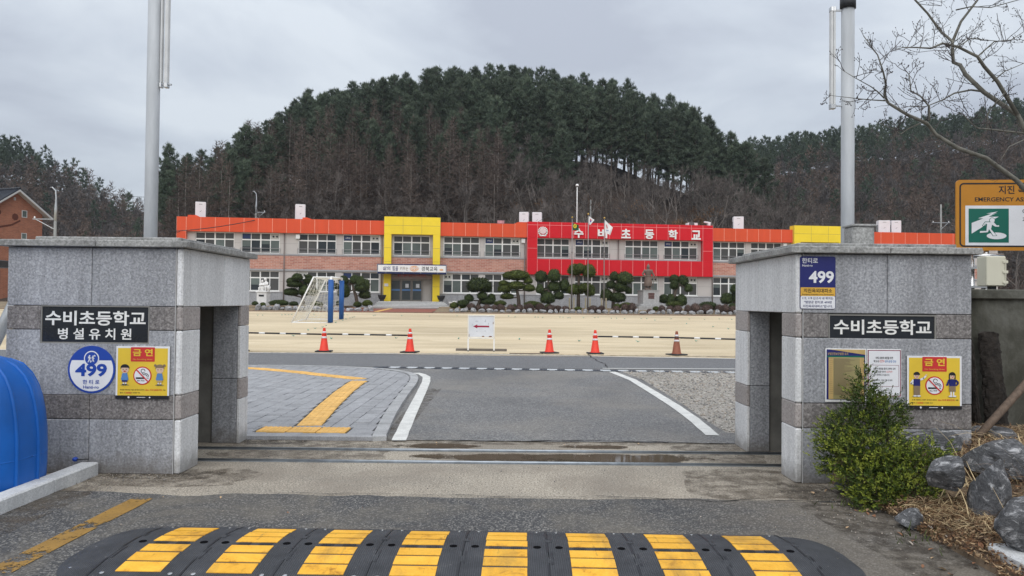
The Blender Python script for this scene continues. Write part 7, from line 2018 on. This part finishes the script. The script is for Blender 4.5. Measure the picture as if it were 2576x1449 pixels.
# evergreen shrub
M_LEAF = foliage_mat('shrub_leaves', (.085, .120, .014), (.17, .21, .028), (.33, .35, .06), 9.0, 0, False, .45)
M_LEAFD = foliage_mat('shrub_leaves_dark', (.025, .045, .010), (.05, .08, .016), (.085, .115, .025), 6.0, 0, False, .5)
def leaf_cloud(name, blobs, n, mats, parent, size, seed):
    """sprigs: short twigs pushed out through the surface of the bush, each set with paired leaves"""
    r_ = np.random.default_rng(seed); V = []; I = []
    wts = np.array([b[1][0] * b[1][2] for b in blobs]); wts = wts / wts.sum()
    for (c, rad), wt in zip(blobs, wts):
        k = int(n * wt); d = unit(r_.normal(0, 1, (k, 3)))
        lump = np.array([1 + .30 * noise.noise(Vector((q * 3.6 + np.array(c)).tolist())) for q in d])[:, None]
        rr_ = r_.uniform(.35, 1.0, (k, 1)) ** .6
        P = np.array(c) + d * rr_ * lump * np.array(rad)
        D = unit(d * np.array([1, 1, .7]) + r_.normal(0, .35, (k, 3)) + np.array([0, 0, .45])); L = r_.uniform(.05, .13, (k, 1))
        S0 = unit(np.cross(D, r_.normal(0, 1, (k, 3)))); U0 = np.cross(S0, D)
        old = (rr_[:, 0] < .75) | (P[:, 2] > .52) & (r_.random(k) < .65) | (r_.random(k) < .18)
        V.append(np.stack([P + S0 * .0018, P - S0 * .0018, P + D * L], 1).reshape(-1, 3)); I.append(np.full(k, 2))
        for s in range(11):
            t = .12 + .88 * s / 10; an = s * 2.4; o = S0 * math.cos(an) + U0 * math.sin(an)
            Q = P + D * L * t; ld = unit(D * (.55 + .6 * t) + o * (1.0 - .5 * t) + r_.normal(0, .18, (k, 3))); sd_ = unit(np.cross(ld, D + r_.normal(0, .3, (k, 3)))); up = np.cross(sd_, ld)
            l = size * r_.uniform(.7, 1.2, (k, 1)) * (1.1 - .35 * t); w = l * .27
            b = Q + ld * l * .5 + sd_ * w + up * w * .3; cc = Q + ld * l; e = Q + ld * l * .5 - sd_ * w + up * w * .3
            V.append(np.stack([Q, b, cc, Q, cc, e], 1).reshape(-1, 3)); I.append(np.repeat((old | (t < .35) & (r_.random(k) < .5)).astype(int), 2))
    V = np.concatenate(V); return link(name, tri_mesh(name, V, np.arange(len(V)).reshape(-1, 3), mats, np.concatenate(I)), parent)
sh = emp('evergreen_shrub', (3.0, 6.15, 0), 0, 'dense yellow-green evergreen shrub growing at the foot of the right pillar', 'shrub')
def sp(x, y, Y, rx, rz, ry=None):
    c = yp(x, y, Y) - Vector((3.0, 6.15, 0)); ppm = F / Y; return (tuple(c), (rx / ppm, (ry or rx) / ppm, rz / ppm))
blobs = [sp(2175, 975, 6.35, 16, 46, 16), sp(2180, 1020, 6.32, 40, 44, 34), sp(2165, 1075, 6.28, 85, 46, 50), sp(2235, 1050, 6.32, 34, 50, 30), sp(2110, 1100, 6.22, 52, 26, 40), sp(2190, 1140, 6.1, 100, 50, 64), sp(2120, 1160, 6.1, 60, 40, 50), sp(2260, 1190, 5.95, 100, 52, 64), sp(2200, 1215, 5.9, 80, 46, 60), sp(2300, 1160, 6.0, 70, 30, 50), sp(2270, 1245, 5.75, 82, 34, 50), sp(2200, 1262, 5.75, 48, 26, 40), sp(2360, 1130, 5.95, 28, 10, 20), sp(2345, 1255, 5.65, 28, 14, 20), sp(2085, 1130, 6.15, 28, 16, 20)]
leaf_cloud('foliage', blobs, 2700, [M_LEAF, M_LEAFD, M_BARK], sh, .026, 3)
rs = random.Random(8)
for k in range(16):
    c, rad = rs.choice(blobs[:12]); MB().tube([(rs.uniform(-.25, .25), rs.uniform(-.2, .1), .05), ((c[0]) * .5, c[1] * .5, c[2] * .6), (c[0] + rs.uniform(-.05, .05), c[1], c[2])], [.012, .009, .004], 5).build('stem', M_BARK, sh, True)
# dead grass, straw and fallen leaves
M_STRAW = [pm('straw_pale', (.48, .37, .21), .8, .25, 6), pm('straw_brown', (.24, .145, .075), .85, .3, 6), pm('straw_dark', (.10, .06, .035), .9, .3, 6)]
def blades(name, n, gen, label, seed, mats=M_STRAW, probs=(.36, .40, .24), w0=.0022):
    r_ = random.Random(seed); V = []; T = []; I = []
    for q in range(n):
        p, d, L, bend = gen(r_); w = w0 * r_.uniform(.7, 1.6); s = Vector((-d.y, d.x, 0))
        s = (s.normalized() if s.length > 1e-3 else Vector((1, 0, 0))); s = (s + Vector((0, r_.uniform(-.5, .5), r_.uniform(-.4, .4)))).normalized() * w
        pts = []; c = p.copy(); dd = d.normalized()
        for k in range(5):
            pts.append(c.copy()); c += dd * L / 4; dd = (dd + Vector((r_.uniform(-.2, .2), r_.uniform(-.2, .2), -bend))).normalized()
        b0 = len(V)
        for k, c in enumerate(pts): f = 1 - .8 * k / 4; V += [c + s * f, c - s * f]
        mi = r_.choices(range(len(mats)), probs[:len(mats)])[0]
        for k in range(4): a = b0 + 2 * k; T += [(a, a + 1, a + 2), (a + 1, a + 3, a + 2)]; I += [mi, mi]
    return tag(link(name, tri_mesh(name, [tuple(v) for v in V], T, mats, I)), label, 'grass', kind='stuff')
def g_heap(zones):
    tot = [z[4] for z in zones]
    def gen(r_):
        x0, x1, y0, y1, w, L0, up = r_.choices(zones, tot)[0]
        X, Y = r_.uniform(x0, x1), r_.uniform(y0, y1); z = mound_z(X, Y)
        a = r_.uniform(0, 6.28); return Vector((X, Y, z + r_.uniform(0, .05))), Vector((math.cos(a), math.sin(a), up * r_.random())), L0 * r_.uniform(.4, 1.3), r_.uniform(.1, .45)
    return gen
blades('dead_grass', 12500, g_heap([(3.0, 4.4, 4.5, 5.4, 3, .16, .7), (3.6, 5.2, 5.9, 7.2, 4, .22, .5), (2.85, 3.4, 4.9, 5.6, 2.5, .13, .6), (3.3, 4.6, 5.5, 6.0, .5, .25, 1.2)]), 'tangled dead straw-coloured grass over the rockery', 5)
blades('dry_stalks', 55, g_heap([(3.0, 4.0, 4.7, 5.6, 1, .5, 2.2), (3.6, 4.6, 5.8, 6.6, 1, .5, 1.6)]), 'long pale dry stalks rising from the rockery', 6, M_STRAW[:1], (1,), .0042)
M_GRN = [foliage_mat('weed_green', (.03, .045, .012), (.05, .07, .018), (.09, .11, .03), 6, 0, False)]
blades('weeds', 170, lambda r_: (Vector((r_.gauss(2.62 if r_.random() < .5 else 3.2, .14), r_.gauss(5.85 if r_.random() < .5 else 4.95, .12), .02)), Vector((r_.uniform(-.6, .6), r_.uniform(-.6, .6), 1)), r_.uniform(.03, .09), .2), 'small green weeds along the edge of the paving', 7, M_GRN, (1,), .004)
# matted leaf litter packed along the foot of the rockery
r_ = np.random.default_rng(44); n = 11000; zn = r_.integers(0, 3, n)
X_ = np.where(zn == 0, 2.72 + np.abs(r_.normal(0, .22, n)), np.where(zn == 1, r_.uniform(3.0, 4.6, n), r_.uniform(3.6, 5.4, n))); Y_ = np.where(zn == 0, r_.uniform(3.9, 5.75, n), np.where(zn == 1, r_.uniform(4.5, 5.6, n), r_.uniform(5.8, 7.3, n)))
P = np.stack([X_, Y_, np.array([mound_z(a, b) for a, b in zip(X_, Y_)]) + r_.uniform(0, .05, n)], 1)
lt = TB(44); lt.spikes(P, unit(r_.normal(0, 1, (n, 3)) * np.array([1, 1, .45])), r_.uniform(.015, .05, (n, 1)), .006)
V = lt.arr(); tag(link('leaf_litter', tri_mesh('leaf_litter', V, np.arange(len(V)).reshape(-1, 3), [pm('litter_tan', (.34, .235, .135), .85, .3, 9), pm('litter_brown', (.17, .09, .045), .9, .3, 9), pm('litter_dark', (.07, .04, .025), .9, .3, 9)], r_.integers(0, 3, n))), 'brown matted leaf litter along the rockery', 'leaf litter', kind='stuff')
# litter of leaves on the ground near the rockery
M_LF = [pm('fallen_leaf_tan', (.42, .29, .17), .8, .25, 12), pm('fallen_leaf_brown', (.22, .11, .06), .85, .3, 12), pm('fallen_leaf_grey', (.40, .35, .30), .85, .2, 12)]
lm = []
for k in range(3):
    m = MB(); P = [(0, 0), (.35, .22), (.7, .26), (1, 0), (.7, -.26), (.35, -.22)]
    m.v = [(p[0] - .5, p[1], .10 * abs(p[1]) * 4 * (.6 + .4 * k) + .05 * math.sin(p[0] * 3 + k)) for p in P] + [(.0, 0, 0)]
    m.f = [(6, 0, 5), (6, 5, 4), (6, 4, 3), (6, 3, 2), (6, 2, 1), (6, 1, 0)]; lm.append(m.mesh('leaf', M_LF[k]))
rl = random.Random(12)
for k in range(120):
    if k < 60: X, Y = rl.gauss(2.72, .16), rl.uniform(4.3, 6.3)
    elif k < 95: X, Y = rl.uniform(2.9, 4.6), rl.uniform(4.4, 7.0)
    else: X, Y = rl.uniform(-3.4, 2.7), rl.choice((rl.uniform(5.2, 6.6), rl.uniform(8.2, 8.6)))
    z = (mound_z(X, Y) + .03 if X > 2.78 else .014); s = rl.uniform(.025, .065) if k < 95 else rl.uniform(.012, .03)
    tag(link('fallen_leaf', rl.choice(lm), None, (X, Y, z), (rl.uniform(-.5, .5), rl.uniform(-.5, .5), rl.uniform(0, 6)), (s, s, s)), 'dry fallen leaf lying near the gate and rockery', 'leaf', 'fallen leaves around the gate')
# scattered grit on the apron and asphalt
r_ = np.random.default_rng(15); Vs = []; Ts = []; Ix = []
for c in range(900):
    k = r_.random()
    if k < .35: X, Y = r_.normal(-3.3, .3), r_.normal(6.45, .18)
    elif k < .7: X, Y = r_.normal(2.55, .25), r_.normal(5.9, .6)
    else: X, Y = r_.uniform(-3, 2.7), r_.uniform(5.0, 8.6)
    s = r_.uniform(.002, .006); V = ICO_V * r_.uniform(.6, 1.2, 3) * s
    Vs.append(V + (X, Y, .008 + s * .4)); Ts.append(ICO_F + c * len(ICO_V)); Ix.append(np.full(len(ICO_F), r_.integers(0, 4)))
tag(link('grit', tri_mesh('grit', np.concatenate(Vs), np.concatenate(Ts), [GM[1], GM[3], GM[2], GM[3]], np.concatenate(Ix))), 'loose grit scattered over the concrete apron and asphalt', 'grit', kind='stuff')

# ------------------------------------------------------------------ bare tree on the right
M_TBARK = pm('grey_green_bark', (.14, .135, .115), .9, .4, 12, bump=.5)
M_TWIGD = pm('dark_twig', (.055, .045, .045), .8, .3, 8)
tr = emp('bare_tree', (6.35, 8.05, 0), 0, 'bare tree reaching grey twigs in from the right edge', 'tree')
TO = Vector((6.35, 8.05, 0))
QZ = lambda x, y, Y: yp(1788.9 + x * .4189, y * .4189, Y) - TO
limbs = []; twig = MB(); rt = random.Random(19)
def limb(pts, r0, r1, Y0, Y1, name='limb', lead=None):
    n = len(pts); P = [QZ(x, y, Y0 + (Y1 - Y0) * i / (n - 1) + .06 * math.sin(i * 1.7)) for i, (x, y) in enumerate(pts)]
    if lead: P = [Vector(l) for l in lead] + P
    Rr = [r0 + (r1 - r0) * i / (len(P) - 1) for i in range(len(P))]
    MB().tube(P, Rr, 8).build(name, M_TBARK, tr, True); limbs.append((P, Rr)); return P
MB().tube([(0, 0, -.1), (.02, 0, .6), (-.03, .02, 1.4), (-.08, 0, 2.1), (-.05, -.03, 2.8), (-.12, -.05, 3.6)], [.16, .13, .12, .115, .10, .08], 12).build('trunk', M_TBARK, tr, True)
limb([(1879, 1130), (1830, 1080), (1650, 950), (1480, 890), (1350, 810), (1295, 740), (1180, 690), (1065, 620), (1040, 570), (1050, 500), (1030, 420), (1000, 330), (915, 215)], .029, .004, 7.7, 7.2, lead=[(-.03, .02, 1.5), (-.25, -.15, 1.85)])
limb([(1879, 770), (1840, 690), (1640, 555), (1530, 450), (1495, 390), (1455, 375), (1450, 310), (1450, 250), (1380, 190), (1300, 80), (1225, 0), (1150, -120)], .030, .008, 7.9, 8.4, lead=[(-.08, 0, 2.1), (-.22, -.05, 2.6)])
limb([(1840, 690), (1720, 490), (1640, 400), (1600, 340), (1480, 280), (1390, 260), (1320, 290), (1230, 285), (1150, 285), (1105, 300)], .022, .003, 7.9, 7.6)
limb([(1450, 250), (1500, 130), (1600, 0), (1660, -90)], .016, .008, 8.2, 8.4)
limb([(1310, 725), (1310, 640), (1260, 580), (1200, 545), (1190, 450), (1175, 430)], .010, .003, 7.4, 7.3)
limb([(1640, 550), (1560, 540), (1460, 560), (1390, 600), (1290, 640), (1180, 640)], .012, .003, 8.05, 8.2)
limb([(1879, 800), (1700, 780), (1600, 770), (1560, 740), (1520, 690)], .010, .003, 7.9, 7.5)
limb([(1660, 780), (1660, 690), (1680, 650), (1760, 560)], .008, .003, 7.8, 7.9)
limb([(1050, 605), (960, 600), (860, 590), (715, 573)], .007, .002, 7.35, 7.1)
limb([(1040, 590), (1000, 550), (960, 520), (860, 465), (795, 425)], .007, .002, 7.3, 7.0)
limb([(1260, 740), (1190, 770), (1140, 805), (1080, 770), (1010, 740)], .007, .002, 7.4, 7.6)
limb([(1690, 490), (1760, 430), (1879, 380)], .008, .003, 7.9, 8.2)
limb([(1600, 340), (1700, 250), (1800, 240), (1879, 190)], .008, .003, 7.8, 8.2)
limb([(1470, 290), (1560, 230), (1640, 240), (1760, 250)], .007, .003, 7.7, 8.0)
limb([(1470, 60), (1560, 40), (1680, 45), (1879, -10)], .008, .004, 8.3, 8.0)
limb([(1879, 840), (1790, 880), (1740, 960)], .006, .002, 7.6, 7.3)
def twiglet(o, d, L, lev):
    P = [o]; dd = d
    for k in range(4): dd = (dd + Vector((rt.uniform(-.22, .22), rt.uniform(-.22, .22), rt.uniform(-.12, .2)))).normalized(); P.append(P[-1] + dd * L / 4)
    r0 = .0017 + .0012 * (2 - lev); twig.tube(P, [r0, r0 * .9, r0 * .8, r0 * .7, r0 * .75], 3, False)
    if lev < 2:
        for k in range(rt.choice((2, 3, 3))):
            i = rt.randint(1, 4); s = Vector((rt.uniform(-1, 1), rt.uniform(-.7, .7), rt.uniform(-.6, 1))).normalized(); twiglet(P[i], (dd * .7 + s * .8).normalized(), L * rt.uniform(.35, .65), lev + 1)
    else:
        twig.ell(tuple(P[-1]), (.005, .005, .007), 4, 3)
for P, Rr in limbs:
    for i in range(1, len(P) - 1):
        if Rr[i] > .034: continue
        for k in range(2 if Rr[i] < .02 else 1):
            t = (P[i + 1] - P[i]); o = P[i] + t * rt.random(); s = Vector((rt.uniform(-1, 1), rt.uniform(-.5, .5), rt.uniform(-.5, 1))).normalized()
            twiglet(o, (t.normalized() * .5 + s).normalized(), rt.uniform(.12, .36) * (.6 if Rr[i] < .006 else 1), 0)
    t = (P[-1] - P[-2]).normalized(); twiglet(P[-1], t, .08, 1)
twig.build('twigs', M_TWIGD, tr)

# ------------------------------------------------------------------ damp air between here and the hills
hm = bpy.data.materials.new('haze'); hm.use_nodes = True; hm.node_tree.nodes.clear()
ho = hm.node_tree.nodes.new('ShaderNodeOutputMaterial'); hv = hm.node_tree.nodes.new('ShaderNodeVolumePrincipled')
hv.inputs['Color'].default_value = (.80, .86, .95, 1); hv.inputs['Density'].default_value = .0002; hv.inputs['Anisotropy'].default_value = 0
hm.node_tree.links.new(hv.outputs[0], ho.inputs['Volume'])
hz = MB().box(-346, 346, -66, 346, -1.2, 96).build('haze', hm)
tag(hz, 'thin damp haze in front of the far hills', 'haze', kind='stuff')
